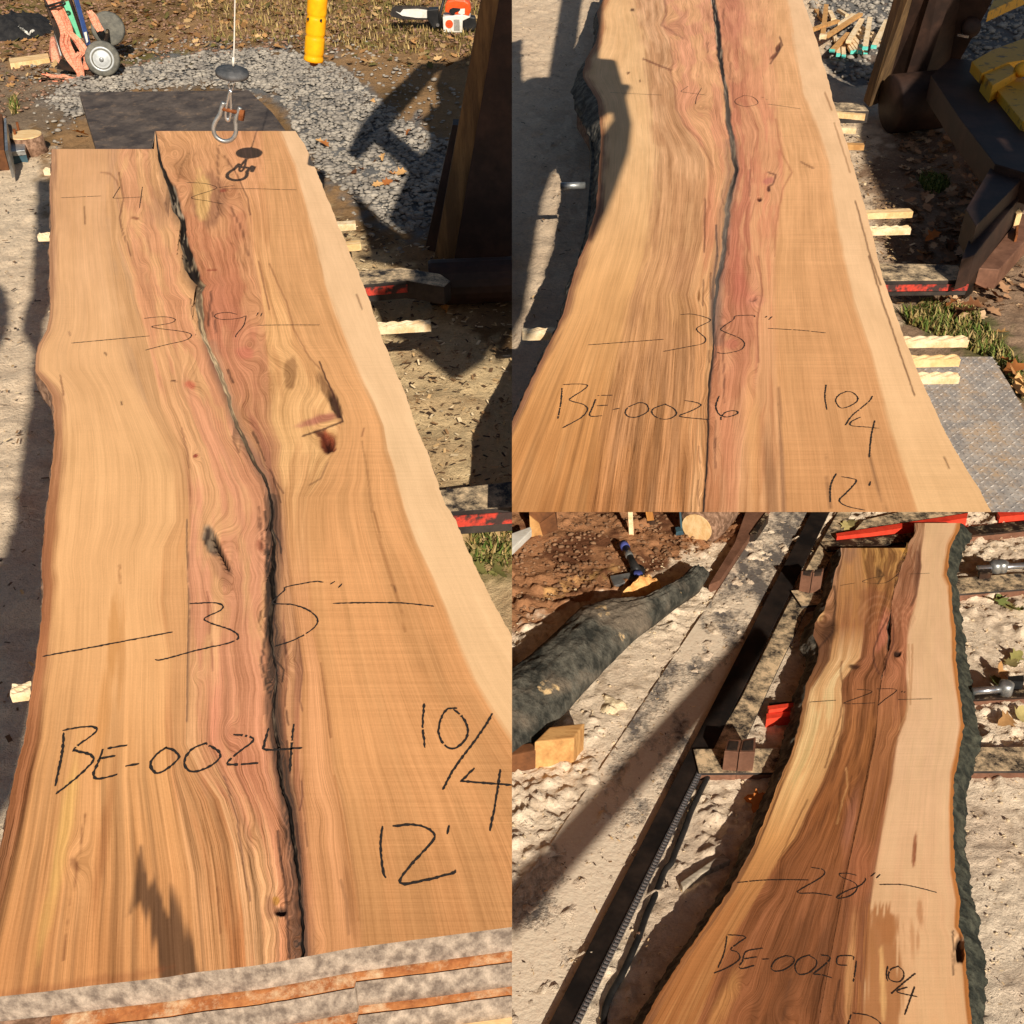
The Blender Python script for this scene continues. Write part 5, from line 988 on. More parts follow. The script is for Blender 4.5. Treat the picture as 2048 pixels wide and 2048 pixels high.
slabq(K, [(150, 275), (190, 180), (260, 158), (560, 165), (720, 185), (760, 230), (740, 340), (640, 350), (300, 335), (170, 305)], 0.055, 0.062).build('guide_bar', 'A', M['steel_dusty'], root)
slabq(K, [(240, 235), (300, 255), (350, 205), (560, 200), (700, 215), (715, 250), (690, 320), (540, 318), (330, 290)], 0.048, 0.0545).build('bar_label', 'A', M['white'], root)
b = MB()
for i in range(46):
    t = i / 46; xx = 190 + 540 * (t * 2 if t < .5 else 2 - t * 2); yy = (160 if t < .5 else 345); b.box(K(xx, yy, 0.058), (0.007, 0.011, 0.007))
c_ = b.build('saw_chain', 'A', M['steel_dark'], root); c_['kind'] = 'stuff'
slabq(K, [(700, 200), (860, 190), (880, 440), (780, 450), (700, 330)], 0.02, 0.11).build('sprocket_cover', 'A', M['black'], root, 0.006)
hs_ = slabq(K, [(925, 285), (1210, 255), (1330, 290), (1215, 340), (1205, 495), (930, 492)], 0.0, 0.13).build('starter_housing', 'A', M['white'], root, 0.006)
for i in range(8):
    slabq(K, [(1085 + i * 11, 320), (1090 + i * 11, 320), (1090 + i * 11, 470), (1085 + i * 11, 470)], -0.004, 0.001).build('vent_slot', 'A', M['black'], hs_)
bd_ = MB().lathe(K(1018, 378, -0.001), (0, -1, 0), [(56 * K.m, 0), (56 * K.m, 0.004)], 28).build('round_badge', 'A', M['orange'], root, label='round orange badge with two lines of faint red lettering')
for y_, w_ in ((365, 36), (392, 32)):
    for q in range(5): slabq(K, [(1018 - w_ + q * w_ * .42, y_ - 9), (1018 - w_ + q * w_ * .42 + w_ * .26, y_ - 9), (1018 - w_ + q * w_ * .42 + w_ * .26, y_ + 7), (1018 - w_ + q * w_ * .42, y_ + 7)], -0.007, -0.0045).build('badge_letter', 'A', M['red'], bd_)
slabq(K, [(955, 230), (965, 130), (1000, 80), (1120, 55), (1250, 70), (1320, 110), (1340, 200), (1310, 280), (1190, 285), (1110, 260)], 0.015, 0.12).build('top_cover', 'A', M['orange'], root, 0.014)
slabq(K, [(1020, 215), (1030, 190), (1080, 170), (1185, 180), (1180, 205), (1110, 225), (1090, 275), (1060, 270)], 0.006, 0.016).build('throttle_slot', 'A', M['black'], root)
slabq(K, [(1150, 240), (1185, 185), (1250, 180), (1245, 250), (1200, 255)], 0.006, 0.016).build('white_patch', 'A', M['white'], root)
MB().tube([K(880, 480, 0.02), K(890, 250, 0.0), K(950, 60, 0.03), K(1010, 10, 0.08), K(1000, 60, 0.14)], 0.010, 8).build('front_handle', 'A', M['black'], root, 0, True)
slabq(K, [(1215, 345), (1320, 290), (1400, 300), (1410, 430), (1370, 480), (1215, 485)], 0.02, 0.09).build('rear_handle', 'A', M['black'], root, 0.01)
MB().lathe(K(850, 390, 0.0), (0, -1, 0), [(0.012, 0), (0.012, 0.01)], 10).build('bar_nut', 'A', M['zinc'], root)

# hand truck with wheels
K = frontal('A', 170, 152, 7.43, 1260, 1130)
root = empty('hand_truck', 'A', K.o, 'hand truck with mint green plate, navy rail and white-rimmed wheel', 'hand truck')
MB().bar(K(1010, 900, 0.02), K(790, -60, 0.14), 0.030, 0.02).build('side_rail', 'A', M['steel_dark'], root, 0.002)
MB().bar(K(930, 880, 0.05), K(770, -60, 0.17), 0.012, 0.02).build('rail_lip', 'A', M['galv'], root)
slabq(K, [(965, 210), (1235, 150), (1290, 640), (1040, 715)], 0.06, 0.065).build('back_plate', 'A', M['green'], root)
slabq(K, [(1190, -60), (1230, -60), (1330, 640), (1290, 640)], 0.045, 0.06).build('inner_rail', 'A', M['steel_dark'], root)
MB().bar(K(1400, 720, 0.01), K(1270, -60, 0.10), 0.028, 0.022).build('side_rail', 'A', M['blue'], root, 0.002)
slabq(K, [(1385, 540), (1425, 530), (1420, 660), (1395, 680)], -0.006, 0.0).build('rail_cap', 'A', M['white'], root)
slabq(K, [(880, 1020), (1420, 1110), (1480, 1100), (960, 900)], -0.02, 0.10).build('toe_plate', 'A', M['steel_dark'], root)
wc = K(1615, 865, -0.05); ax = Vector((0.16, -1, 0.10))
w1 = MB().lathe(wc, ax, [(0.060, -0.03), (0.088, -0.03), (0.1035, -0.015), (0.1035, 0.01), (0.094, 0.022), (0.072, 0.024)], 40).build('tyre', 'A', M['tyre'], root, 0, True)
MB().lathe(wc, ax, [(0.0725, 0.0), (0.0725, 0.024), (0.064, 0.027), (0.060, 0.020), (0.040, 0.032), (0.018, 0.037)], 40).build('rim', 'A', M['rim'], w1, 0, True)
MB().lathe(wc, ax, [(0.013, 0.03), (0.013, 0.044), (0.008, 0.046)], 14).build('hub_cap', 'A', M['galv'], w1, 0, True)
wc2 = K(1500, 640, 0.30); MB().lathe(wc2, ax, [(0.060, -0.03), (0.088, -0.03), (0.1035, -0.015), (0.1035, 0.01), (0.094, 0.022), (0.072, 0.024)], 32).build('tyre', 'A', M['tyre'], root, 0, True)
MB().tube([wc, wc2], 0.012, 10).build('axle', 'A', M['steel_dark'], root, 0, True)
# webbing slung over it
root = empty('webbing_sling', 'A', K(1260, 1250), 'faded orange webbing sling slung over the hand truck and trailing on gravel', 'sling')
def band(pts, w, nm='webbing_band', d=-0.03):
    P = [K(x, y, d + (p[2] if len(p) > 2 else 0)) for p in pts for x, y in [p[:2]]]
    rr = w if isinstance(w, list) else None
    w = w * .68 if w > .012 else w; P = [Vector(p) for p in smooth_path(P, 5)]; n = len(P); rn = random.Random(len(root.children) * 7 + 1)
    for q in range(3 if w > .012 else 1):
        ox = (q - 1) * w * .75 if w > .012 else 0; oy = rn.uniform(-.4, .4) * w
        if w <= .012:
            MB().tube(P, w, 8).build(nm, 'A', M['black'], root, 0, True); continue
        vs, fs = [], []; tw = rn.uniform(0, 6)                      # flat webbing that turns as it hangs
        for i, p in enumerate(P):
            d = (P[min(i + 1, n - 1)] - P[max(i - 1, 0)]).normalized(); a_ = .75 * math.sin(i * .28 + tw)
            s_ = (Vector((math.cos(a_), math.sin(a_), 0)) - d * d.dot(Vector((math.cos(a_), math.sin(a_), 0)))).normalized() * w * .68; t_ = d.cross(s_).normalized() * .0035
            c_ = p + Vector((ox * (1 + .35 * math.sin(i * .37 + q * 2)), oy + q * .004, 0)); vs += [c_ - s_ - t_, c_ + s_ - t_, c_ + s_ + t_, c_ - s_ + t_]
        for i in range(n - 1):
            for k_ in range(4): fs.append((i * 4 + k_, i * 4 + (k_ + 1) % 4, i * 4 + 4 + (k_ + 1) % 4, i * 4 + 4 + k_))
        fs += [(3, 2, 1, 0), tuple(4 * (n - 1) + k_ for k_ in range(4))]
        b_ = MB(); b_.poly(vs, fs); b_.build(nm, 'A', M['strap'], root)
band([(1060, -80), (1100, 150), (1140, 400), (1150, 560)], 0.040)
band([(1000, -80), (1010, 80), (1080, 250), (1130, 420)], 0.030, d=-0.01)
band([(1150, 520), (1110, 680), (1140, 880), (1210, 1000), (1260, 1050)], 0.032)
band([(1170, 500), (1290, 640), (1350, 780), (1370, 900), (1320, 1010), (1250, 980)], 0.026)
band([(1330, 780), (1260, 860), (1250, 1000), (1240, 1160), (1235, 1270)], 0.024, d=-0.06)
band([(1220, 1180), (1080, 1120), (950, 1090), (800, 1080), (740, 1060)], 0.024, d=-0.08)
band([(1260, 1230), (1100, 1150), (900, 1150), (740, 1170), (720, 1200), (900, 1220), (1000, 1210)], 0.022, d=-0.11)
band([(980, 1200), (880, 1250), (840, 1275)], 0.018, d=-0.12)
band([(1250, 1230), (1380, 1150), (1480, 1110), (1540, 1100)], 0.016, d=-0.08)
band([(1390, 330), (1440, 400), (1460, 520), (1500, 600)], 0.022, d=0.15)
band([(960, 180), (1080, 150), (1220, 120), (1240, 150), (1120, 180), (1000, 215)], 0.006, 'tie_cord', d=-0.055)
o = add('crumpled_sling', 'A', pillow('A', [(98, 108), (104, 92), (112, 86), (122, 98), (127, 112), (122, 130), (104, 128)], 0.09, 6, 3, 0.3), M['strap'], None, True)
tag(o, 'crumpled orange webbing bundle on the earth beside the hand truck', 'sling')
# black bag with white lettering
pl = [(-60, 58), (0, 54), (16, 54), (35, 53), (46, 44), (86, 37), (112, 48), (116, 60), (93, 72), (45, 86), (14, 88), (-60, 84)]
root = empty('cloth_bag', 'A', V('A', 40, 70, 0), 'black cloth bag with slanting white lettering beside the hand truck', 'bag')
bm_ = pillow('A', pl, 0.11, 9, 5, 0.42, 0.0, 60, 0.5)
from mathutils.bvhtree import BVHTree
tree = BVHTree.FromPolygons([v.co.copy() for v in bm_.vertices], [tuple(p.vertices) for p in bm_.polygons])
def ontop(u, v):
    c = Vector((0, 0, CAM_H)); r = (V('A', u, v, 0) - c).normalized(); hit = tree.ray_cast(c, r)[0]
    return (hit if hit is not None else V('A', u, v, .1)) - r * .006
bg_ = add('bag_body', 'A', bm_, M['black_cloth'], root, True)
rnd = random.Random(4); vs = []; fs = []
for i in range(9):
    x0 = 36 + i * 2.6; y0 = 53.5 + i * 1.95
    for st in ([(x0, y0), (x0 + 2.0, y0 - 2.0 - 1.2 * (i % 3 == 0))], [(x0 + 0.3, y0 + 0.9), (x0 + 2.2, y0 + 0.2)], [(x0 + 1.6, y0 + 1.6), (x0 + 2.3, y0 + 0.2)]):
        a, b = [ontop(u, v) for u, v in st]; d = (b - a).normalized(); s_ = d.cross(Vector((0, -.8, .6))).normalized() * 0.0062; k = len(vs)
        vs += [a - s_, b - s_, b + s_, a + s_]; fs.append((k, k + 1, k + 2, k + 3))
a = [ontop(u, v) for u, v in ((60, 67), (62, 62), (66, 60), (68, 61), (64, 64))]
MB().tube(a, 0.0055, 5).build('lettering_tail', 'A', M['white'], bg_)
add('lettering', 'A', mesh(vs, fs), M['white'], bg_)['label'] = 'slanting white lettering'
o = prism_px('A', z(0, 0, [(65, 440), (360, 400), (372, 438), (75, 482)]), 0.035, 0.0).build('wood_offcut', 'A', M['wood_pale'], None, 0.003)
tag(o, 'pale square stick lying on the earth before the black bag', 'wood stick')
# stump with galvanised bracket
root = empty('tree_stump', 'A', V('A', 52, 290, 0), 'low cut stump with a pale face beside a bolted bracket', 'stump')
b = MB(); c_ = V('A', 50, 268, 0.10); b.lathe(Vector((c_.x, c_.y, 0)), (0, 0, 1), [(0.10, -0.01), (0.086, 0.03), (0.082, 0.095)], 30); b.build('trunk', 'A', M['bark_brown'], root, 0, True)
MB().lathe(Vector((c_.x, c_.y, 0.095)), (0, 0, 1), [(0.081, 0.0), (0.079, 0.004)], 30).build('cut_face', 'A', M['wood_pale'], root)
root = empty('steel_bracket', 'A', V('A', 30, 310, 0), 'galvanised bracket with two bolts standing before the stump', 'bracket')
prism_px('A', [(8, 236), (12, 236), (16, 300), (10, 302)], 0.16, 0.03).build('side_plate', 'A', M['galv'], root)
prism_px('A', [(12, 268), (50, 262), (50, 300), (13, 304)], 0.075, 0.05).build('base_plate', 'A', M['galv'], root, 0.002)
prism_px('A', [(12, 298), (50, 296), (50, 300), (13, 302)], 0.0745, 0.0).build('front_flange', 'A', M['blue_grey'], root)
for u_, v_ in ((32, 278), (38, 264)): MB().lathe(V('A', u_, v_, 0.076), (0, 0.1, 1), [(0.014, 0), (0.014, 0.01), (0.007, 0.01), (0.007, 0.05)], 8).build('bolt', 'A', M['rust'], root)
prism_px('A', [(-30, 225), (4, 228), (8, 300), (-30, 305)], 0.10, 0.0).build('wood_pad', 'A', M['box_wood'], root)

# ================================================================== things of the upper right place
# piece under BE-0026 with its bark showing
pl_l = gp('B', [p[0] for p in Lb], [p[1] for p in Lb], HB); pl_r = gp('B', [p[0] for p in Rb], [p[1] for p in Rb], HB)
for i, (lab, dx) in enumerate([('second sawn piece under BE-0026 with grey bark showing at its far edge', -0.035), ('lowest sawn piece of the stack under BE-0026', -0.02)]):
    hz = HB - (TH + 0.024) * (i + 1) + 0.002
    out = [Vector((p[0] + dx * (1 if 3.2 < p[1] < 6 else -0.5), p[1], hz)) for p in pl_l] + [Vector((p[0] - 0.04, p[1], hz)) for p in pl_r[::-1]]
    root = empty('sawn_lumber', 'B', (0.9, 3.5, hz - TH), lab, 'wood slab')
    MB().prism(out, [Vector((p.x, p.y, p.z - TH)) for p in out]).build('board', 'B', M['bark'] if i == 0 else M['bark_brown'], root)
for i, (a, b, h, l) in enumerate([
    ((1640, 68), (1654, 69), .335, 'curved pale spacer stick beside the knot at the top of BE-0026'), ((1650, 222), (1731, 229), .30, 'pale spacer stick beside the 40 inch mark of BE-0026'),
    ((1670, 254), (1712, 255), .30, 'short spacer stick just below the 40 inch mark of BE-0026'), ((1690, 287), (1728, 288), .30, 'thin spacer stick below the pair at the 40 inch mark'),
    ((1720, 424), (1823, 420), .30, 'flared spacer stick midway along the edge of BE-0026'), ((1735, 456), (1820, 454), .27, 'fluted spacer stick just below the flared one'),
    ((1790, 678), (1935, 676), .30, 'longest fluted spacer stick above the tread plate'), ((1810, 716), (1918, 714), .27, 'middle fluted spacer stick beside the tread plate corner'), ((1830, 750), (1917, 749), .22, 'lowest fluted spacer stick resting over the tread plate')]):
    strip_stick('B', a, b, h, 0.030 if i != 4 else 0.036, 0.024, l, 'spacer sticks of the right stack', 30 + i, ['wood_stick', 'wood_pale', 'wood_stick', 'block', 'wood_pale', 'wood_stick', 'wood_stick', 'wood_pale', 'wood_stick'][i], flutes=i > 4)
strip_stick('B', (1110, 660), (1044, 662), .30, .034, .024, 'pale fluted stick end in the shade beside the 35 inch mark of BE-0026', 'spacer sticks of the right stack', 50)
o = MB().tube([V('B', 1170, 371, .30), V('B', 1121, 372, .30)], 0.014, 12).build('pipe_end', 'B', M['galv'], None, 0, True)
tag(o, 'grey pipe end poking out at the bark edge of BE-0026', 'pipe')
bunk('B', 'support_bar', 'dusty black bar with worn red lip below the 35 inch mark of BE-0026', [(1740, 526), (1850, 528), (1915, 530), (1938, 560), (1760, 562)], .16, .06, [(1745, 563), (1938, 561)])
bunk('B', 'support_bar', 'short speckled black bar beside the 40 inch mark of BE-0026', [(1655, 204), (1725, 206), (1738, 222), (1665, 222)], .24, .06, None)
# tread plate with raised lugs
root = empty('tread_plate', 'B', V('B', 1950, 880, 0), 'grey diamond tread plate lying beside the near end of BE-0026', 'tread plate')
pp = z(*B4, [(1100, 760), (1690, 760), (1830, 980), (1932, 1170), (2100, 1480), (2100, 2000), (1100, 2000)])
prism_px('B', pp, 0.05, 0.035).build('sheet', 'B', M['tread'], root)
lug = None; cx0 = [V('B', u, v, .05) for u, v in pp]; xs0, xs1 = min(p.x for p in cx0), max(p.x for p in cx0); ys0, ys1 = min(p.y for p in cx0), max(p.y for p in cx0)
lv, lf = [], []; cnt = 0; st = 0.021
for i in range(int((xs1 - xs0) / st) + 1):
    for j in range(int((ys1 - ys0) / st) + 1):
        x, y = xs0 + i * st, ys0 + j * st; uu, vv = pj('B', np.array([x, y, .05]))
        if not inpoly(np.array([float(uu)]), np.array([float(vv)]), pp)[0] or vv > 1030: continue
        a = math.radians(32 if (i + j) % 2 else 122); d = Vector((math.cos(a), math.sin(a), 0)) * 0.0095; s_ = Vector((-d.y, d.x, 0)) * 0.32; c_ = Vector((x, y, 0.0502)); k = len(lv)
        lv += [c_ - d, c_ - s_, c_ + d, c_ + s_, c_ - d * .5 + Vector((0, 0, .0028)), c_ + d * .5 + Vector((0, 0, .0028))]
        lf += [(k, k + 1, k + 4), (k + 1, k + 5, k + 4), (k + 1, k + 2, k + 5), (k + 2, k + 3, k + 5), (k + 3, k + 4, k + 5), (k + 3, k, k + 4)]
add('raised_lugs', 'B', mesh(lv, lf), M['tread'], root)['kind'] = 'stuff'

# mast, arm and frame of the mill
def upr(bl, br, tl, tr, h0, h1, dep, ext=1.0, site='B'):
    a, b, c, d = V(site, *bl, h0), V(site, *br, h0), V(site, *tl, h1), V(site, *tr, h1)
    c = a + (c - a) * ext; d = b + (d - b) * ext; back = Vector((0, dep, 0))
    return MB().prism([c, d, d + back, c + back], [a, b, b + back, a + back])
R4 = lambda x, y: (1700 + x / 3.45, y / 3.45)
root = empty('mill_mast', 'B', V('B', 1830, 250, 0), 'dark brown steel mast with a big roller at its foot beside the stick pile', 'mast')
upr(R4(130, 740), R4(230, 700), R4(355, 0), R4(430, 0), .10, .66, .12, 1.6).build('timber_face', 'B', M['timber'], root, .004)
upr(R4(225, 660), R4(330, 700), R4(432, 0), R4(560, 0), .12, .66, .10, 1.6).build('channel', 'B', M['steel_mast'], root)
upr(R4(335, 690), R4(460, 700), R4(545, 0), R4(690, 0), .13, .66, .14, 1.6).build('steel_column', 'B', M['steel_mast'], root)
upr(R4(455, 660), R4(660, 600), R4(680, 0), R4(985, 0), .16, .64, .16, 1.6).build('wide_plate', 'B', M['steel_mast'], root, .004)
c_ = V('B', *R4(470, 700), .16); MB().lathe(c_, (1, .15, .05), [(.14, -.16), (.15, -.15), (.15, .13), (.14, .14)], 28).build('roller', 'B', M['steel_mast'], root, 0, True)
MB().lathe(V('B', *R4(830, 190), .50), (0, -1, .2), [(.05, 0), (.05, .02), (.02, .03)], 18).build('axle_cap', 'B', M['steel_mast'], root, 0, True)
MB().bar(V('B', *R4(745, 240), .48), V('B', *R4(815, 255), .48), .012, .012).build('cotter', 'B', M['zinc'], root)
root = empty('mill_brace', 'B', V('B', 2000, 330, 0), 'broad dark steel arm slanting down to the frame corner', 'steel arm')
A_, B_ = V('B', *R4(640, 560), .36), V('B', *R4(1240, 1120), .30)
prism_px('B', [R4(560, 520), R4(700, 400), R4(860, 420), R4(1300, 980), R4(1300, 1220), R4(1000, 1130), R4(760, 820)], .36, .24).build('brace_plate', 'B', M['steel_mast'], root, .004)
prism_px('B', [R4(1000, 1105), R4(1120, 900), R4(1300, 1000), R4(1300, 1120), R4(870, 1560), R4(800, 1440)], .33, .2).build('gusset', 'B', M['steel_mast'], root, .004)
root = empty('frame_rail', 'B', V('B', 1960, 480, 0), 'dark square rail slanting past the red-lipped bar end', 'steel rail')
prism_px('B', [R4(1300, 1090), R4(1300, 1200), R4(860, 1760), R4(770, 1790), R4(820, 1650)], .26, .14).build('rail', 'B', M['steel_mast'], root, .004)
prism_px('B', [R4(770, 1800), R4(1110, 1370), R4(1170, 1480), R4(880, 1860), R4(830, 1900)], .12, .02).build('web', 'B', M['steel_dark'], root)
MB().bar(V('B', *R4(1030, 1320), .262), V('B', *R4(1090, 1235), .262), .012, .004).build('rust_streak', 'B', M['rust'], root)
root = empty('square_tube', 'B', V('B', 2000, 520, 0), 'light brown square tube with a rusty catch at the frame edge', 'steel tube')
prism_px('B', [R4(1300, 1410), R4(1300, 1560), R4(1030, 1860), R4(890, 1850), R4(1180, 1490)], .12, .04).build('tube', 'B', M['steel_brown'], root, .003)
prism_px('B', [R4(1150, 1540), R4(1165, 1540), R4(1160, 1620), R4(1145, 1620)], .15, .12).build('catch', 'B', M['rust'], root)
o = prism_px('B', [R4(1095, 1370), R4(1140, 1385), R4(1190, 1470), R4(1150, 1480)], .2, .15).build('wood_wedge', 'B', M['wood_pale'], None, .002)
tag(o, 'small pale wood wedge between rail and square tube', 'wood wedge')
o = prism_px('B', [R4(625, 735), R4(645, 690), R4(668, 672), R4(715, 735)], .06, 0.0).build('wood_offcut', 'B', M['wood_pale'])
tag(o, 'small pale wood offcut between the roller and the slanting arm', 'wood offcut')
# yellow machine bars
root = empty('yellow_boom', 'B', V('B', 2000, 190, 0), 'scuffed yellow bar with raised edge rising behind the slanting arm', 'machine bar')
prism_px('B', [R4(840, 425), R4(980, 345), R4(1300, 225), R4(1300, 400), R4(1090, 430), R4(910, 505)], .45, .40).build('top_flange', 'B', M['yellow'], root, .003)
prism_px('B', [R4(990, 590), R4(1160, 520), R4(1300, 600), R4(1300, 860), R4(1190, 835)], .40, .3).build('web_plate', 'B', M['yellow'], root, .003)
prism_px('B', [R4(920, 510), R4(1090, 430), R4(1160, 490), R4(985, 590)], .44, .36).build('shoulder', 'B', M['yellow'], root, .003)
MB().lathe(V('B', *R4(1190, 480), .45), (0, -1, .4), [(.035, -.02), (.035, .02), (.02, .03)], 16).build('pivot', 'B', M['yellow'], root, 0, True)
root = empty('yellow_boom', 'B', V('B', 1990, 20, 0), 'yellow bar crossing the top frame corner beyond the mast', 'machine bar')
prism_px('B', [R4(955, 80), R4(990, 0), R4(1010, -60), R4(1320, -80), R4(1130, 0)], .40, .34).build('bar', 'B', M['yellow'], root, .003)

# heap of loose sticks with teal ends
R3 = lambda x, y: (1560 + x / 7.43, y / 7.43)
heap = [((690, 60), (640, 500), .075), ((480, 420), (860, 290), .085), ((540, 130), (640, 270), .03), ((900, 340), (1090, 200), .09), ((1200, 190), (690, 520), .11), ((740, 150), (800, 270), .04), ((1020, 480), (780, 730), .07), ((1340, 250), (1270, 690), .10), ((1590, 290), (1400, 670), .09), ((1220, 270), (1020, 600), .085),
        ((1160, 350), (1260, 420), .05), ((1130, 400), (1250, 480), .06), ((1100, 460), (1220, 540), .05), ((1080, 520), (1200, 660), .06), ((1050, 560), (1190, 750), .055), ((1030, 600), (1130, 740), .05), ((1010, 630), (1080, 750), .045), ((1370, 470), (1420, 520), .04), ((1340, 520), (1390, 570), .04), ((1240, 700), (1270, 780), .03), ((870, 130), (1000, 210), .05), ((860, 560), (870, 790), .035), ((940, 620), (950, 810), .035), ((1500, 600), (1570, 680), .03), ((1650, 300), (1690, 390), .03), ((800, 480), (840, 600), .03)]
names = ['broad stick standing over the heap', 'stick slanting up from the slab edge', 'short stick at the back corner of the heap', 'pale rounded stick crossing the heap', 'long shaded stick lying across the whole heap', 'short upright piece behind the heap', 'stick slanting down to the front of the heap', 'upright pale stick ending in teal', 'outermost stick leaning to the mast, teal end', 'stick lying along the spine of the heap']
for i, (a, b, h) in enumerate(heap):
    lab = ('loose spacer stick: ' + names[i]) if i < len(names) else 'short spacer stick fanned out in the heap near the mast foot'
    strip_stick('B', R3(*a), R3(*b), h, .034 if i < 10 else .026, .02, lab, 'loose sticks heaped by the mast', 70 + i, 'block' if i in (0, 1, 2, 4, 6) else 'wood_stick', teal=b[1] > 640, flutes=False)

# ================================================================== things of the lower yard
def cbar(label, pl, pr, depth, h0, h, mat_top='steel_dusty', mat_front='steel_brown', name='cross_bar'):
    """cross bar seen by the front top edge from pl to pr"""
    a, b = V('C', *pl, h), V('C', *pr, h); d = (b - a).normalized(); bk = Vector((-d.y, d.x, 0)); bk = bk if bk.y > 0 else -bk
    root = empty(name, 'C', Vector((a.x, a.y, 0)), label, 'steel bar', 'cross bars under BE-0029')
    q = [a - d * .0, b, b + bk * depth, a + bk * depth]
    MB().prism(q, [p - Vector((0, 0, .012)) for p in q]).build('top_flange', 'C', M[mat_top], root, .002)
    q2 = [p + bk * (.012 if i < 2 else -.012) - Vector((0, 0, .0125)) for i, p in enumerate(q)]
    MB().prism(q2, [Vector((p.x, p.y, h0)) for p in q2]).build('web', 'C', M[mat_front], root)
    return root
HB_ = HC - .066 - .002
cbar('nearest steel cross bar, its brown front face below the 27 inch mark', (1398, 1546), (2120, 1541), .14, -.02, HB_)
cbar('second cross bar, narrow and dark, beside the silver rod', (1545, 1420), (2120, 1390), .05, -.02, HB_, 'steel_dark', 'steel_brown')
cbar('third cross bar dusted with sawdust beyond the bark notch', (1603, 1212), (2120, 1172), .14, -.02, HB_)
cbar('farthest cross bar at the head of the slab', (1655, 1101), (2120, 1052), .09, -.02, HB_, 'steel_dark', 'steel_brown')
root = empty('red_channel', 'C', V('C', 1560, 1425, 0), 'bright red steel channel ends beside the 27 inch mark', 'steel channel')
prism_px('C', [(1535, 1412), (1590, 1405), (1592, 1412), (1538, 1420)], .06, .035).build('upper_lip', 'C', M['red_fresh'], root)
prism_px('C', [(1533, 1427), (1590, 1422), (1592, 1430), (1533, 1438)], .045, .0).build('lower_lip', 'C', M['red_fresh'], root)
root = empty('red_bar', 'C', V('C', 1800, 1050, 0), 'long red bar crossing behind the head of the slab', 'steel bar')
prism_px('C', [(1672, 1067), (1740, 1056), (1936, 1026), (1934, 1036), (1740, 1066), (1674, 1073)], .06, .0).build('red_face', 'C', M['red_fresh'], root)
prism_px('C', [(1705, 1066), (1728, 1040), (1860, 1010), (1936, 1020), (1936, 1027), (1740, 1058)], .05, .0).build('dusty_top', 'C', M['steel_dusty'], root)
o = prism_px('C', [(1995, 1024), (2120, 1008), (2120, 1022), (2000, 1034)], .06, .0).build('red_bar', 'C', M['red_fresh']); tag(o, 'short red bar at the far frame corner above the cross bars', 'steel bar')

# guide rails
root = empty('guide_rail', 'C', V('C', 1300, 1650, 0), 'long black guide rail running the length of the lower yard', 'rail')
tl, tr, br_, bl_ = (1645, 980), (1688, 980), (1118, 2110), (1066, 2110)
prism_px('C', [(1645, 980), (1680, 980), (1128, 2110), (1066, 2110)], .034, .02).build('top_flange', 'C', M['steel_rail'], root, .002)
prism_px('C', [(1660, 980), (1672, 980), (1118, 2110), (1095, 2110)], .0195, -.02).build('web', 'C', M['steel_rail'], root)
root = empty('guide_rail', 'C', V('C', 1540, 1350, 0), 'shorter brown-black rail beside the long one, streaked with sawdust', 'rail')
prism_px('C', [(1700, 980), (1722, 980), (1664, 1110), (1536, 1380), (1478, 1508), (1415, 1508), (1480, 1400), (1600, 1160)], .032, .018).build('top_flange', 'C', M['steel_dusty'], root, .002)
prism_px('C', [(1708, 980), (1716, 980), (1650, 1120), (1470, 1500), (1440, 1500)], .0175, -.02).build('web', 'C', M['steel_dark'], root)
# steel plate walkway half covered by sawdust
k = NT('dark_plate_half_buried'); o_ = k.obj(); n1 = k.noise(k.vmul(o_, (1, .5, 1)), 5.5, 7, .68); n2 = k.noise(o_, 60, 3)
ty = k.n('SeparateXYZ', {0: k.obj()}).outputs[1]; m = k.rng(k.math('ADD', k.math('ADD', n1, k.math('MULTIPLY', n2, .12)), k.math('MULTIPLY', ty, -.05)), .44, .57)
k.col(k.mix(m, k.mix(n2, S(92, 85, 80), S(128, 119, 110)), k.mix(n2, S(250, 228, 200), S(222, 196, 168)))); k.set(Roughness=.9); k.bump(k.math('ADD', k.math('MULTIPLY', m, 2.0), n2), .5, .006); M['plate_c'] = k.m
o = prism_px('C', [(1560, 980), (1650, 980), (1080, 2090), (800, 2090), (1100, 1690), (1330, 1340), (1430, 1190), (1520, 1050)], .010, -.03).build('steel_walkway', 'C', M['plate_c'])
tag(o, 'dark steel walkway sheet half buried in sawdust along the rail', 'steel sheet')
o = prism_px('C', [(1500, 1000), (1560, 980), (1548, 1004), (1528, 1030), (1480, 1100), (1440, 1160), (1418, 1170), (1470, 1085)], .05, -.02).build('edge_board', 'C', M['steel_brown'])
tag(o, 'narrow brown edging strip beside the walkway sheet', 'edging')
o = prism_px('C', [(1500, 1068), (1516, 1045), (1532, 1025), (1538, 1030), (1520, 1056), (1512, 1068)], .06, .0).build('angle_iron', 'C', M['steel_dark']); tag(o, 'short dark angle iron at the walkway end', 'angle iron')
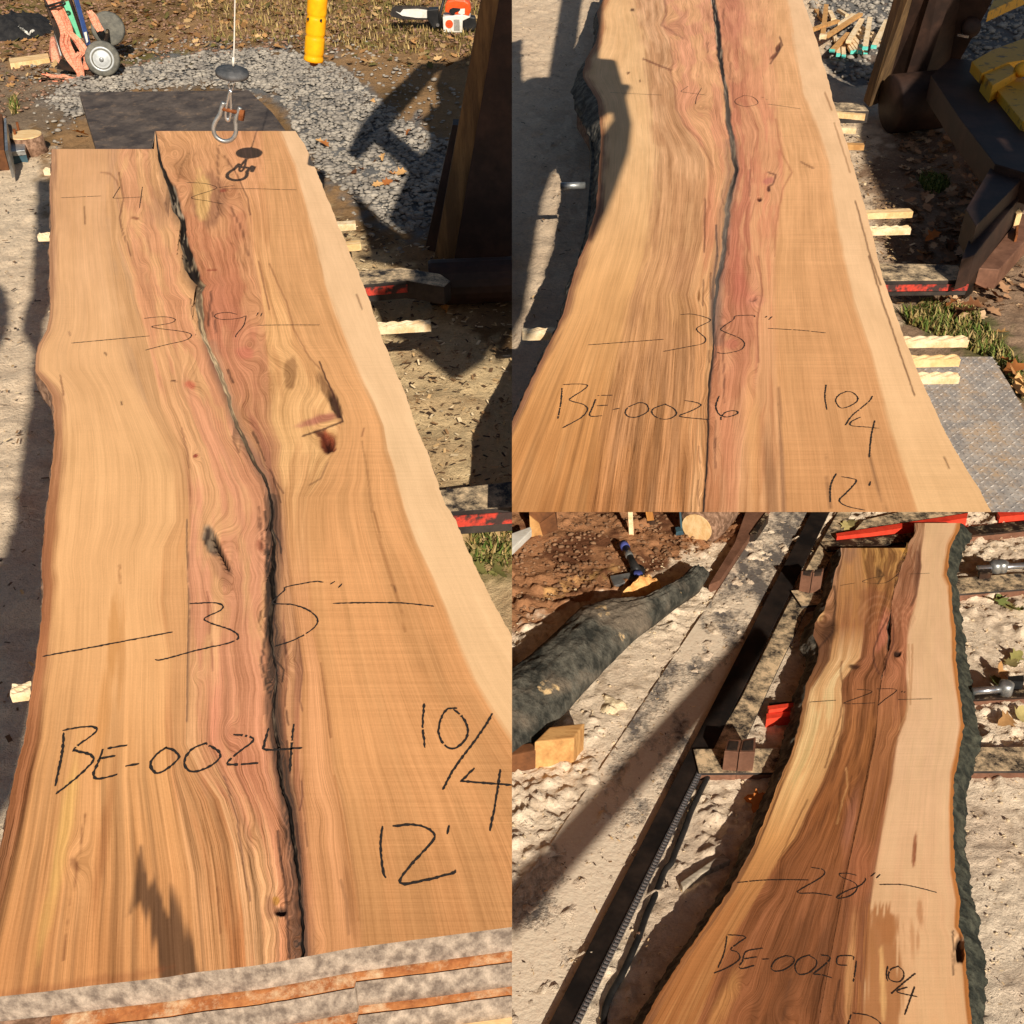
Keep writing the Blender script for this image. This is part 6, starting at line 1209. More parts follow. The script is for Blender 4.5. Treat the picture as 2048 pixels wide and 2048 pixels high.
# drive chain
root = empty('drive_chain', 'C', V('C', 1250, 1850, 0), 'shiny roller chain stretched along the black guide rail', 'chain')
a, b = V('C', 1140, 2075, .035), V('C', 1402, 1540, .035); d = b - a; N = 84; pit = d / N; dn = d.normalized(); sdv = dn.cross(Vector((0, 0, 1))).normalized()
lm = None
for i in range(N):
    c_ = a + pit * i
    if lm is None:
        mb = MB(); mb.lathe(c_, sdv, [(.0045, -.007), (.0056, -.006), (.0056, .006), (.0045, .007)], 10)
        for s_ in (-1, 1): mb.bar(c_ + sdv * .009 * s_ - dn * .002, c_ + sdv * .009 * s_ + dn * (pit.length * .55), .0022, .009)
        l0 = mb.build('link', 'C', M['zinc'], root); lm = l0; off = l0.matrix_basis.copy()
    else:
        o = lm.copy(); scene.collection.objects.link(o); o.matrix_basis = Matrix.Translation(WM(root).inverted().to_3x3() @ (SITE['C'][2].to_3x3() @ (pit * i))) @ off
MB().bar(a + Vector((0, 0, -.03)) - sdv * .03, b + Vector((0, 0, -.03)) - sdv * .03, .035, .03).build('chain_guide', 'C', M['steel_dark'], root)
# cable lying in the sawdust
pts = z(*C3, [(690, 1960), (700, 1840), (750, 1700), (840, 1540), (930, 1340), (960, 1270), (1010, 1120), (1080, 960), (1150, 780), (1200, 720), (1230, 640), (1300, 470), (1350, 330), (1420, 180), (1480, 60)])
o = MB().tube(smooth_path([V('C', u, v, .012) for u, v in pts], 4), .011, 8).build('black_hose', 'C', M['black'], None, 0, True); tag(o, 'thin black hose winding through the sawdust beside the chain', 'hose')
o = add('dirt_clod', 'C', pillow('C', z(*C3, [(915, 1270), (940, 1245), (990, 1250), (990, 1300), (945, 1330)]), .03, 5, 9), M['bark_brown'], None, True); tag(o, 'small brown clod on the black hose', 'clod')
o = prism_px('C', z(*C3, [(1270, 860), (1590, 640), (1650, 690), (1420, 800), (1290, 905)]), .03, 0).build('weathered_stick', 'C', M['galv'], None, .004); o.data.materials[0] = worn('silver_weathered_wood', S(186, 172, 150), S(140, 126, 108), 20, .9, stretch=(1, 6, 1)); tag(o, 'split grey weathered stick half sunk in sawdust', 'wood stick')
# pairs of square tubes
def tubes(label, quads, h, cat='square tubes'):
    root = empty('tube_pair', 'C', V('C', *quads[0][0], 0), label, cat)
    for q in quads:
        sq_ = prism_px('C', q, h, 0).build('square_tube', 'C', M['steel_brown'], root, .002)
        c = (sum(p[0] for p in q) / 4, sum(p[1] for p in q) / 4); prism_px('C', [(c[0] + (p[0] - c[0]) * .72, c[1] + (p[1] - c[1]) * .72) for p in q], h + .003, h - .02).build('tube_mouth', 'C', M['gap_shade'], sq_)  # dark plug paints the shade inside the tube opening
    return root
tubes('two upright square tubes side by side at the near cross bar end', [[(1449, 1502), (1456, 1478), (1482, 1480), (1477, 1504)], [(1479, 1504), (1485, 1479), (1512, 1474), (1510, 1504)]], .14)
tubes('two upright square tubes beside the bark burl', [[(1603, 1142), (1612, 1140), (1628, 1139), (1624, 1146)], [(1626, 1146), (1630, 1139), (1648, 1136), (1646, 1144)]], .16)
# bark-covered offcut on blocks
up_ = z(*C1, [(1350, 430), (1250, 530), (1120, 610), (960, 690), (700, 700), (500, 760), (320, 940), (150, 1110), (0, 1220), (-300, 1440)])
lo_ = z(*C1, [(1490, 470), (1440, 560), (1250, 690), (1060, 850), (800, 1090), (560, 1350), (400, 1520), (230, 1690), (60, 1810), (-300, 2090)])
Pu = np.array([gp('C', u, v, .09) for u, v in up_]); Pl = np.array([gp('C', u, v, .07) for u, v in lo_])
def rs(P, n):
    s = np.r_[0, np.cumsum(np.linalg.norm(np.diff(P, axis=0), axis=1))]; t = np.linspace(0, s[-1], n); return np.stack([np.interp(t, s, P[:, k]) for k in range(3)], 1)
n = 240; Pu, Pl = rs(Pu, n), rs(Pl, n); m = 40; G = []
thick = np.interp(np.linspace(0, 1, n), [0, .25, .5, 1], [.03, .07, .11, .13])
for j in range(m):
    s = j / (m - 1); Q = Pu * (1 - s) + Pl * s; Q[:, 2] += thick * math.sin(s * math.pi) ** .5
    Q[:, 2] += ((fbm(Q[:, 0] * 11, Q[:, 1] * 11, 77, 4) - .5) * .03 + (fbm(s * 14 + Q[:, 1] * 0, Q[:, 1] * 9, 79, 4) - .5) * .02) * math.sin(s * math.pi) ** .6; Q[:, 0] += (fbm(Q[:, 1] * 9, Q[:, 0] * 9, 78, 3) - .5) * .015; G.append(Q)
low = []
for s in (.85, .5, .15): Q = Pu * (1 - s) + Pl * s; Q[:, 2] -= .045; low.append(Q)
G = np.stack(G + low + [G[0]], 1)
root = empty('bark_offcut', 'C', Pl[60] - np.array([0, 0, .07]), 'long bark-covered log offcut with mossy green side lying by the walkway', 'log')
kb = NT('mossy_bark'); o_ = kb.obj(); n1 = kb.noise(kb.vmul(o_, (1.6, 1, 1)), 7, 7, .7); n2 = kb.noise(o_, 40, 4); n3 = kb.noise(o_, 3.2, 4, .6)
c = kb.mix(kb.rng(n1, .4, .62), S(46, 46, 40), S(104, 100, 88)); c = kb.mix(kb.rng(n3, .5, .62), c, S(116, 104, 88)); c = kb.mix(kb.rng(kb.noise(o_, 5.3, 5, .6), .66, .7), c, S(210, 178, 130)); c = kb.mix(.4, c, kb.n('CombineColor', {0: n2, 1: n2, 2: n2}).outputs[0], 'OVERLAY')
kb.col(c); kb.set(Roughness=.95); kb.bump(kb.math('ADD', n1, kb.math('MULTIPLY', n2, .5)), 1.0, .02); M['mossy'] = kb.m
add('bark', 'C', bigmesh(G.reshape(-1, 3), grid_quads(*G.shape[:2])), M['mossy'], root, True)
for pl, hh, sd, mt in ((z(*C1, [(130, 1110), (220, 1020), (360, 1030), (350, 1100), (230, 1130), (160, 1160)]), .02, 3, 'chips'), (z(*C1, [(430, 970), (480, 900), (540, 880), (560, 1000), (500, 1010)]), .03, 4, 'wood_pale'), (z(*C1, [(200, 1320), (300, 1220), (370, 1170), (350, 1260), (240, 1350)]), .03, 6, 'bark_brown')):
    add('bark_patch', 'C', pillow('C', pl, hh, 5, sd, .5, .155), M[mt], root, True)
def cblock(label, top, h, name='wood_block', mat='block'):
    o = prism_px('C', top, h, -.01).build(name, 'C', M[mat], None, .006); return tag(o, label, 'wood block')
cblock('squared tan wood block propping the near end of the bark offcut', z(*C1, [(170, 1735), (285, 1620), (550, 1592), (470, 1705)]), .13)
cblock('shaded wood block behind the tan one under the bark offcut', z(*C1, [(-60, 1770), (140, 1740), (175, 1760), (180, 1800), (-60, 1850)]), .09, mat='box_wood')
o = add('sawdust_heap', 'C', pillow('C', z(*C1, [(590, 1560), (680, 1460), (690, 1380), (850, 1430), (900, 1490), (720, 1545)]), .022, 8, 13, 1.0), M['ground_c'], None, True)
o.data.attributes.new('col', 'FLOAT_COLOR', 'POINT').data.foreach_set('color', np.tile(np.r_[lin((250, 226, 184)), 1.0], len(o.data.vertices)).astype(np.float32)); tag(o, 'crumbly sawdust heap beside the tan wood block', 'sawdust')
# chip pile
root_m = pillow('C', z(*C1, [(800, 690), (880, 610), (950, 540), (1010, 515), (1080, 545), (1140, 585), (1100, 630), (1000, 665), (900, 690)]), .10, 9, 15, .45, 0, 60, .8)
o = add('chip_pile', 'C', root_m, M['chips'], None, False); tag(o, 'small pile of orange wood chips between axe and bark offcut', 'wood chips')
# axe
root = empty('axe', 'C', V('C', 1260, 1150, 0), 'broad-bladed axe with black handle lying on the brown earth', 'axe')
prism_px('C', z(*C1, [(740, 482), (915, 452), (935, 500), (905, 512), (770, 556)]), .03, .015).build('blade', 'C', M['galv'], root, .002)
MB().tube([V('C', *p, hh) for p, hh in zip(z(*C1, [(945, 450), (905, 370), (880, 320), (848, 250)]), (.05, .06, .065, .07))], [.026, .019, .018, .022], 12).build('handle', 'C', M['black'], root, 0, True)
MB().tube([V('C', *p, .064) for p in z(*C1, [(890, 340), (872, 305)])], .0205, 12).build('handle_ring', 'C', M['galv'], root, 0, True)
MB().tube([V('C', *p, .07) for p in z(*C1, [(858, 272), (840, 240)])], .024, 12).build('handle_end', 'C', M['pin_blue'], root, 0, True)
MB().lathe(V('C', *z(*C1, [(945, 460)])[0], .03), (.1, -.3, 1), [(.034, -.03), (.038, 0), (.034, .03)], 20).build('poll', 'C', M['black'], root, 0, True)
MB().lathe(V('C', *z(*C1, [(952, 466)])[0], .063), (.1, -.4, 1), [(.022, -.004), (.022, .004)], 20).build('painted_face', 'C', M['pin_blue'], root, 0, True)
# things at the far edge of the lower yard: posts, brackets, log, boxes, sheet
K = frontal('C', 1255, 1072, 3.7734, 870, 180)
def stand(x, y):     # upright frame at its own foot
    u_, v_ = z(*C1, [(x, y)])[0]; return frontal('C', u_, v_, 3.7734, x, y)
K = stand(900, 180)
o = MB().bar(K(900, 178), K(868, -120), .026, .026).build('stake', 'C', M['wood_stick'], None, .003); tag(o, 'thin pale stake standing in the brown earth', 'stake')
K = stand(1050, 110); root = empty('timber_post', 'C', K.o, 'honey-brown square post with a dark foot at the yard edge', 'post')
slabq(K, [(1020, 70), (1080, 65), (1050, -200), (960, -200)], 0, .06).build('upright', 'C', M['post'], root) if False else MB().prism([K(x, y, 0) for x, y in [(1018, 70), (1072, 64), (1010, -160), (960, -160)]], [K(x, y, .07) for x, y in [(1018, 70), (1072, 64), (1010, -160), (960, -160)]]).build('upright', 'C', M['post'], root, .003)
MB().prism([K(x, y, -.004) for x, y in [(1020, 112), (1085, 95), (1072, 62), (1016, 70)]], [K(x, y, .075) for x, y in [(1020, 112), (1085, 95), (1072, 62), (1016, 70)]]).build('steel_shoe', 'C', M['steel_dark'], root)
K = stand(1280, 170); root = empty('blue_bracket', 'C', K.o, 'blue-grey steel bracket leg beside the fallen log', 'bracket')
MB().prism([K(x, y, 0) for x, y in [(1232, -120), (1320, -120), (1330, 150), (1285, 165), (1270, 120)]], [K(x, y, .03) for x, y in [(1232, -120), (1320, -120), (1330, 150), (1285, 165), (1270, 120)]]).build('upright', 'C', M['steel_dark'], root, .003)
MB().prism([K(x, y, -.03) for x, y in [(1228, 158), (1232, 130), (1280, 120), (1290, 150)]], [K(x, y, .02) for x, y in [(1228, 158), (1232, 130), (1280, 120), (1290, 150)]]).build('foot', 'C', M['blue_grey'], root)
MB().prism([K(x, y, -.003) for x, y in [(1228, -120), (1240, -120), (1284, 130), (1270, 130)]], [K(x, y, .0) for x, y in [(1228, -120), (1240, -120), (1284, 130), (1270, 130)]]).build('edge', 'C', M['blue_grey'], root)
K = stand(1460, 110); root = empty('blue_bracket', 'C', K.o + Vector((0, -.06, 0)), 'blue-grey bracket with a slanting silver rod over the log', 'bracket')
MB().prism([K(x, y, -.06) for x, y in [(1390, -120), (1470, -120), (1480, 70), (1430, 105), (1400, 80)]], [K(x, y, -.03) for x, y in [(1390, -120), (1470, -120), (1480, 70), (1430, 105), (1400, 80)]]).build('upright', 'C', M['steel_dark'], root, .003)
MB().prism([K(x, y, -.12) for x, y in [(1425, 110), (1470, 70), (1520, 60), (1495, 112)]], [K(x, y, -.02) for x, y in [(1425, 110), (1470, 70), (1520, 60), (1495, 112)]]).build('foot', 'C', M['blue_grey'], root)
MB().tube([K(1480, 90, -.08), K(1600, -10, -.02)], .012, 8).build('rod', 'C', M['galv'], root, 0, True)
MB().prism([K(x, y, -.02) for x, y in [(1612, -60), (1640, -60), (1640, 40), (1620, 45)]], [K(x, y, .0) for x, y in [(1612, -60), (1640, -60), (1640, 40), (1620, 45)]]).build('blue_tab', 'C', M['blue'], root)
K = stand(1480, 235); root = empty('fallen_log', 'C', K.o, 'short stripped log with a bright sawn end under the blue brackets', 'log')
c0, c1 = K(1400, 155, .05), K(1560, 130, .22)
MB().lathe(c0, c1 - c0, [(.105, 0), (.12, .02), (.128, .14), (.125, .26), (.11, .34)], 24).build('trunk', 'C', M['bark_brown'], root, 0, True)
MB().lathe(c0 - (c1 - c0).normalized() * .004, c1 - c0, [(.085, -.003), (.085, .004)], 22).build('cut_end', 'C', M['wood_pale'], root)
K = stand(200, 190); root = empty('wood_crate', 'C', K.o, 'dark brown wooden box standing at the far dirt edge', 'crate')
pts = [(160, 195), (230, 180), (330, 150), (335, 20), (200, 90), (140, 60)]
MB().prism([K(x, y, 0) for x, y in [(140, 195), (232, 182), (205, 90), (130, 30)]], [K(x, y, .03) for x, y in [(140, 195), (232, 182), (205, 90), (130, 30)]]).build('end_board', 'C', M['block'], root)
MB().prism([K(x, y, .004) for x, y in [(232, 182), (345, 140), (320, 10), (205, 90)]], [K(x, y, .2) for x, y in [(232, 182), (345, 140), (320, 10), (205, 90)]]).build('side_board', 'C', M['box_wood'], root)
MB().prism([K(x, y, .01) for x, y in [(130, 30), (205, 90), (320, 10), (300, -80), (120, -60)]], [K(x, y, .25) for x, y in [(130, 30), (205, 90), (320, 10), (300, -80), (120, -60)]]).build('lid', 'C', M['box_wood'], root)
K = stand(600, 20)
o = MB().prism([K(x, y, .1) for x, y in [(380, 60), (1000, 5), (1000, -140), (340, -140)]], [K(x, y, .4) for x, y in [(380, 60), (1000, 5), (1000, -140), (340, -140)]]).build('earth_mound', 'C', M['bank'], None, .02); tag(o, kind='structure')
o = prism_px('C', z(*C1, [(-60, 180), (140, 108), (150, 135), (20, 260), (-60, 330)]), .16, .12).build('white_gutter', 'C', M['white'], None, .006); tag(o, 'white metal sheet lying at the edge of the earth', 'metal sheet')
# hydraulic rods on the right cross bars
for i, (a, b, lab) in enumerate([((1955, 1137), (2100, 1128), 'silver hydraulic rod with clevis on the dusty third cross bar'), ((1945, 1383), (2015, 1377), 'short silver rod with end fitting on the second cross bar')]):
    root = empty('hydraulic_rod', 'C', V('C', *a, HB_), lab, 'rod')
    rd_ = MB().tube([V('C', *a, HB_ + .025), V('C', *b, HB_ + .025)], .016, 12).build('rod', 'C', M['zinc'], root, 0, True)
    for q in ((a[0] + 36, a[1] - 2), (a[0] + 48, a[1] - 3)) if i == 0 else ((b[0] - 4, b[1] + 1),):
        MB().lathe(V('C', *q, HB_ + .025), (0, 0, 1), [(.03, -.02), (.03, .03), (.015, .035)], 14).build('clevis', 'C', M['galv'], rd_, 0, True)
    if i == 0: prism_px('C', [(1958, 1133), (1982, 1131), (1984, 1146), (1960, 1148)], HB_ + .03, HB_).build('mount', 'C', M['steel_dark'], root)
o = prism_px('C', z(*C2, [(1815, 1240), (1932, 1230), (1932, 1280), (1810, 1275)]), .08, 0).build('steel_block', 'C', M['black']); tag(o, 'black steel block beside the short silver rod', 'steel block')

# ================================================================== loose ground cover
ICO_V = None
def ico():
    bm = bmesh.new(); bmesh.ops.create_icosphere(bm, subdivisions=1, radius=1.0)
    v = np.array([list(x.co) for x in bm.verts]); f = np.array([[q.index for q in p.verts] for p in bm.faces]); bm.free(); return v, f
IV, IF = ico()
def in_px(site, poly, n, rs, h=0.0):
    us = [p[0] for p in poly]; vs = [p[1] for p in poly]; W = np.array([gp(site, u, v, 0) for u, v in poly])
    out = []; lo, hi = W[:, :2].min(0), W[:, :2].max(0)
    while len(out) < n:
        q = lo + rs.rand(4000, 2) * (hi - lo); ok = inpoly(q[:, 0], q[:, 1], [tuple(w[:2]) for w in W]); out += list(q[ok])
        if not ok.any(): break
    return np.array(out[:n])
def scatter_stones(name, site, poly, n, r0, r1, mat, seed, kind='stuff', flat=.6):
    rs = np.random.RandomState(seed); P = in_px(site, poly, n, rs); r = r0 + (r1 - r0) * rs.rand(n) ** 2
    sc = (0.6 + .8 * rs.rand(n, 1, 3)); sc[..., 2] *= flat; jit = 1 + (rs.rand(n, len(IV), 1) - .5) * .5; a = rs.rand(n) * 6.28
    X = IV[None] * sc * jit; c, s = np.cos(a)[:, None], np.sin(a)[:, None]
    Q = np.stack([X[..., 0] * c - X[..., 1] * s, X[..., 0] * s + X[..., 1] * c, X[..., 2]], -1) * r[:, None, None]
    Q[..., 0] += P[:, 0:1]; Q[..., 1] += P[:, 1:2]; Q[..., 2] += (r * .3)[:, None] + .004
    F = (IF[None] + (np.arange(n) * len(IV))[:, None, None]).reshape(-1, 3)
    me = bigmesh(Q.reshape(-1, 3), F); o = add(name, site, me, mat)
    return o
tag(scatter_stones('gravel', 'A', [(p[0], p[1]) for p in GRAVEL_A], 6500, .007, .022, M['stone'], 3, flat=.45), 'blue-grey crushed gravel spread behind BE-0024', 'gravel', kind='stuff')
tag(scatter_stones('gravel', 'A', [(40, 130), (300, 80), (700, 70), (960, 200), (980, 480), (760, 520), (560, 200), (200, 200), (90, 330)], 1500, .006, .018, M['stone'], 9, flat=.45), 'scattered gravel thinning out into the earth around the gravel patch', 'gravel', kind='stuff')
tag(scatter_stones('gravel', 'B', [(1600, -60), (2060, -60), (2060, 170), (1800, 190), (1665, 150)], 2600, .010, .028, M['stone'], 4), 'grey gravel around the heap of loose sticks', 'gravel', kind='stuff')
tag(scatter_stones('dirt_crumbs', 'A', [(-40, -30), (1024, -30), (1024, 120), (560, 100), (240, 140), (-40, 260)], 4200, .006, .02, M['bark_brown'], 5, flat=.5), 'brown earth crumbs and bark bits across the back of the yard', 'soil', kind='stuff')
tag(scatter_stones('sawdust_crumbs', 'C', [(1024, 1180), (1300, 1120), (1600, 1030), (2060, 1030), (2060, 2060), (1024, 2060)], 1500, .003, .008, M['ground_c'], 6, flat=.5), 'small clumped sawdust crumbs over the lower yard', 'sawdust', kind='stuff')
o = bpy.data.objects['sawdust_crumbs']; o.data.attributes.new('col', 'FLOAT_COLOR', 'POINT').data.foreach_set('color', np.tile(np.r_[lin((240, 214, 174)), 1.0], len(o.data.vertices)).astype(np.float32))
tag(scatter_stones('dirt_crumbs', 'C', [(1024, 1040), (1500, 1010), (1520, 1060), (1330, 1130), (1150, 1200), (1024, 1250)], 800, .005, .016, M['bank'], 8), 'brown soil crumbs over the dirt of the lower yard', 'soil', kind='stuff')

LEAF = [(0, -1), (.30, -.62), (.62, -.55), (.42, -.15), (.80, .1), (.38, .28), (.30, .7), (0, 1), (-.30, .7), (-.38, .28), (-.80, .1), (-.42, -.15), (-.62, -.55), (-.30, -.62)]
def leaf_mesh(n, P, size, cols, rs, curl=.45, tilt=.5):
    m = len(LEAF); L = np.array(LEAF); vs = np.zeros((n, m + 1, 3)); sz = size[0] + (size[1] - size[0]) * rs.rand(n)
    for i in range(n):
        X = np.c_[np.r_[L[:, 0], 0], np.r_[L[:, 1], 0], np.zeros(m + 1)]; X[:, 2] = curl * rs.uniform(.2, 1) * (X[:, 0] ** 2) + curl * rs.uniform(-.5, .6) * X[:, 1] ** 2
        R = (Matrix.Rotation(rs.uniform(0, 6.28), 3, 'Z') @ Matrix.Rotation(rs.uniform(-tilt, tilt), 3, 'X') @ Matrix.Rotation(rs.uniform(-tilt, tilt), 3, 'Y'))
        X = X @ np.array(R).T * sz[i]; X[:, 2] -= X[:, 2].min() - .006; X[:, :2] += P[i]; vs[i] = X
    F = np.array([(k, (k + 1) % m, m) for k in range(m)]); F = (F[None] + (np.arange(n) * (m + 1))[:, None, None]).reshape(-1, 3)
    c = np.array([lin(cols[rs.randint(len(cols))]) * rs.uniform(.7, 1.15) for _ in range(n)]); C = np.repeat(c, m + 1, 0)
    return bigmesh(vs.reshape(-1, 3), F, {'col': ('FLOAT_COLOR', C)})
BROWN = [(176, 112, 62), (150, 92, 50), (196, 138, 84), (128, 84, 54), (206, 160, 104)]
def litter(name, site, poly, n, size, cols, seed, label):
    rs = np.random.RandomState(seed); return tag(add(name, site, leaf_mesh(n, in_px(site, poly, n, rs), size, cols, rs), M['leaf']), label, 'leaves', kind='stuff')
litter('leaf_litter', 'A', [(-30, -20), (1024, -20), (1024, 150), (700, 130), (520, 95), (250, 120), (-30, 200)], 1500, (.012, .04), [(150, 110, 70), (176, 132, 84), (126, 92, 56), (190, 156, 108), (110, 100, 56)], 11, 'dry leaf bits and dead grass across the back of the yard')
litter('leaf_litter', 'B', [(1780, 250), (2060, 300), (2060, 640), (1900, 640), (1800, 560), (1820, 400)], 700, (.012, .036), [(150, 112, 80), (176, 134, 98), (206, 170, 130), (120, 90, 64)], 12, 'wood chips and dry leaf bits between slab and mill frame')
litter('leaf_litter', 'A', [(900, 1040), (1024, 1040), (1024, 1160), (950, 1150)], 90, (.012, .03), [(150, 132, 84), (186, 156, 110), (120, 116, 66)], 13, 'dry leaf bits on the ground at the slab edge by the red-fronted bar')
def leaves(site, pts, size, cols, seed, label, group):
    rs = np.random.RandomState(seed)
    for i, (u, v) in enumerate(pts):
        P = gp(site, u, v, 0.012)[None, :2]; o = add('fallen_leaf', site, leaf_mesh(1, P, size, cols, rs, .8, .7), M['leaf']); 
        if o: o.location.z += .008; tag(o, label, 'leaf', group)
leaves('A', z(*A2, [(900, 1230), (960, 1210), (1040, 1320), (1090, 1330), (920, 1400), (990, 1390), (1060, 1380), (800, 1290), (740, 1310), (1150, 1020), (480, 1080), (520, 1110), (620, 320), (330, 300), (880, 770), (1240, 900)]), (.022, .036), BROWN, 21, 'curled brown leaf lying on the gravel', 'leaves on the gravel')
leaves('A', [(162, 275)], (.05, .055), [(206, 140, 66)], 22, 'single golden leaf beside the black platform', None)
leaves('B', z(*B4, [(1290, 370), (1380, 400), (1460, 480), (1600, 290), (1700, 330), (1540, 390), (1790, 850), (1850, 950), (1890, 1010), (1900, 1060), (1840, 900), (1750, 590)]) + z(*B2, [(1440, 1690), (1360, 1880), (1230, 1830)]), (.032, .055), BROWN, 23, 'curled brown leaf between tread plate and mill frame', 'leaves by the tread plate')
leaves('C', z(*C2, [(1720, 670), (1760, 680), (1830, 720), (1890, 750), (1870, 1100), (1840, 1150), (1740, 1240), (1720, 1280), (1900, 1390), (1890, 1550), (1800, 1600), (620, 100), (580, 130)]), (.035, .055), [(150, 142, 84), (176, 160, 104), (186, 140, 90), (140, 120, 70), (120, 128, 72)], 24, 'faded green-brown leaf on the sawdust by the cross bars', 'leaves by the cross bars')
leaves('C', z(*C3, [(1840, 260), (1850, 300)]), (.04, .05), [(186, 112, 56)], 25, 'rusty brown curled leaf on sawdust at the slab edge', 'rusty leaves at the slab edge')

def blades(name, site, poly, n, hh, cols, seed, label):
    rs = np.random.RandomState(seed); P = in_px(site, poly, n, rs); vs = []; cc = []
    a = rs.rand(n) * 6.28; h = hh[0] + (hh[1] - hh[0]) * rs.rand(n); w = .0028 + .002 * rs.rand(n)
    dx, dy = np.cos(a), np.sin(a); lean_ = .2 + rs.rand(n) * .9
    b0 = np.c_[P[:, 0] - dy * w, P[:, 1] + dx * w, np.zeros(n)]; b1 = np.c_[P[:, 0] + dy * w, P[:, 1] - dx * w, np.zeros(n)]
    m_ = np.c_[P[:, 0] + dx * h * lean_ * .35, P[:, 1] + dy * h * lean_ * .35, h * .65]; t = np.c_[P[:, 0] + dx * h * lean_, P[:, 1] + dy * h * lean_, h]
    Q = np.stack([b0, b1, m_ + np.c_[dy * w, -dx * w, 0 * w] * .7, m_ - np.c_[dy * w, -dx * w, 0 * w] * .7, t], 1)
    F = np.array([(0, 1, 2), (0, 2, 3), (3, 2, 4)]); F = (F[None] + (np.arange(n) * 5)[:, None, None]).reshape(-1, 3)
    c = np.array([lin(cols[rs.randint(len(cols))]) * rs.uniform(.7, 1.2) for _ in range(n)])
    return tag(add(name, site, bigmesh(Q.reshape(-1, 3), F, {'col': ('FLOAT_COLOR', np.repeat(c, 5, 0))}), M['grassb']), label, 'grass', kind='stuff')
GRN = [(92, 108, 46), (112, 124, 58), (76, 92, 40), (140, 140, 80)]; DRY = [(168, 144, 92), (146, 122, 72), (126, 116, 62), (186, 160, 108)]
blades('grass', 'B', [(1800, 630), (1860, 605), (1950, 630), (2048, 740), (2048, 800), (1980, 720), (1900, 690), (1820, 650)], 1500, (.015, .045), GRN + DRY, 31, 'green grass growing around the tread plate corner')
blades('grass', 'B', z(*B2, [(1130, 1370), (1200, 1330), (1330, 1350), (1370, 1410), (1280, 1470), (1190, 1460)]), 900, (.015, .04), GRN, 32, 'small green grass tuft between slab and mill frame')
blades('dead_grass', 'A', [(360, -30), (1024, -30), (1024, 120), (760, 110), (620, 90), (420, 80)], 5200, (.015, .05), DRY, 33, 'dead straw-coloured grass behind the gravel')
blades('grass', 'A', [(20, 205), (34, 200), (40, 225), (24, 232)], 160, (.03, .06), DRY + GRN, 34, 'small grass tuft above the stump')
blades('grass', 'A', [(925, 1045), (1024, 1045), (1024, 1140), (950, 1140)], 420, (.02, .045), GRN + DRY, 35, 'thin grass at the slab edge by the red-fronted bar')

# sawdust shavings and fine dark bits
def flecks(name, site, poly, n, size, cols, seed, label):
    rs = np.random.RandomState(seed); P = in_px(site, poly, n, rs); a = rs.rand(n) * 6.28; l = size[0] + (size[1] - size[0]) * rs.rand(n) ** 2; w = l * rs.uniform(.15, .5, n)
    d = np.c_[np.cos(a), np.sin(a)]; e = np.c_[-d[:, 1], d[:, 0]]; zz = .010 + rs.rand(n) * .012; tl = rs.uniform(-.3, .3, n) * l
    Q = np.stack([np.c_[P - d * l[:, None] - e * w[:, None], zz - tl], np.c_[P + d * l[:, None] - e * w[:, None], zz + tl], np.c_[P + d * l[:, None] + e * w[:, None], zz + tl], np.c_[P - d * l[:, None] + e * w[:, None], zz - tl]], 1)
    F = np.arange(n * 4).reshape(-1, 4); c = np.array([lin(cols[rs.randint(len(cols))]) for _ in range(n)])
    return tag(add(name, site, bigmesh(Q.reshape(-1, 3), F, {'col': ('FLOAT_COLOR', np.repeat(c, 4, 0))}), M['leaf']), label, 'wood bits', kind='stuff')
DK = [(110, 84, 60), (70, 54, 42), (150, 116, 80), (206, 170, 120), (240, 214, 170)]
flecks('bark_bits', 'A', [(-60, 300), (110, 300), (110, 1500), (-300, 1500)], 700, (.003, .012), DK, 41, 'bark bits and shavings on the sawdust left of BE-0024')
flecks('bark_bits', 'A', [(650, 430), (1024, 560), (1024, 1000), (850, 1000)], 1500, (.003, .014), DK, 42, 'bark bits and shavings on the sawdust beside the red-fronted bars')
flecks('bark_bits', 'B', [(1024, -30), (1210, -30), (1210, 840), (1024, 840)], 700, (.003, .012), DK, 43, 'bark bits and shavings on the sawdust by the bark edge of BE-0026')
flecks('bark_bits', 'B', [(1660, 200), (1780, 330), (1880, 640), (1760, 600), (1690, 400)], 900, (.003, .014), DK, 44, 'shavings on the sawdust along the spacer sticks')
flecks('bark_bits', 'C', [(1024, 1180), (1300, 1120), (1600, 1030), (2060, 1030), (2060, 2060), (1024, 2060)], 2600, (.0015, .007), DK + [(250, 228, 190), (226, 190, 140)], 45, 'bark bits and shavings over the lower yard')

# ================================================================== added plates out of view, shaped to throw the shade wanted in the yards
root = empty('shade_rig', 'N', (2.6, -2.5, 0)); root['kind'] = 'structure'
def shade(site, poly, h, zt=None, dist=None, th=.03, nm='shade_plate'):  # carries a wanted shadow outline back along the light to an unseen plate
    Lc_ = SITE[site][2].inverted().to_3x3() @ LIGHT; top = []
    for u, v in poly:
        p = V(site, u, v, h); k = (zt - p.z) / -Lc_.z if dist is None else dist
        q = SITE[site][2] @ (p - Lc_ * k); top.append(q)
    return MB().prism(top, [q - Vector((0, 0, th)) for q in top]).build(nm, 'N', M['steel_dark'], root)
ZT = 2.75
shade('A', z(*A2, [(1240, 480), (1420, 470), (1040, 900), (760, 1210), (690, 1140), (790, 950), (930, 780)]), 0, ZT)
shade('A', z(*A2, [(820, 1010), (950, 930), (1240, 1180), (1150, 1300)]), 0, ZT - .05)
shade('A', z(*A2, [(1400, 500), (1700, 380), (2000, 300), (2000, 1932), (1320, 1932), (990, 1650), (1150, 1290), (1300, 1110), (1290, 930), (1240, 900), (1380, 780), (1350, 640)]), 0, ZT - .1)
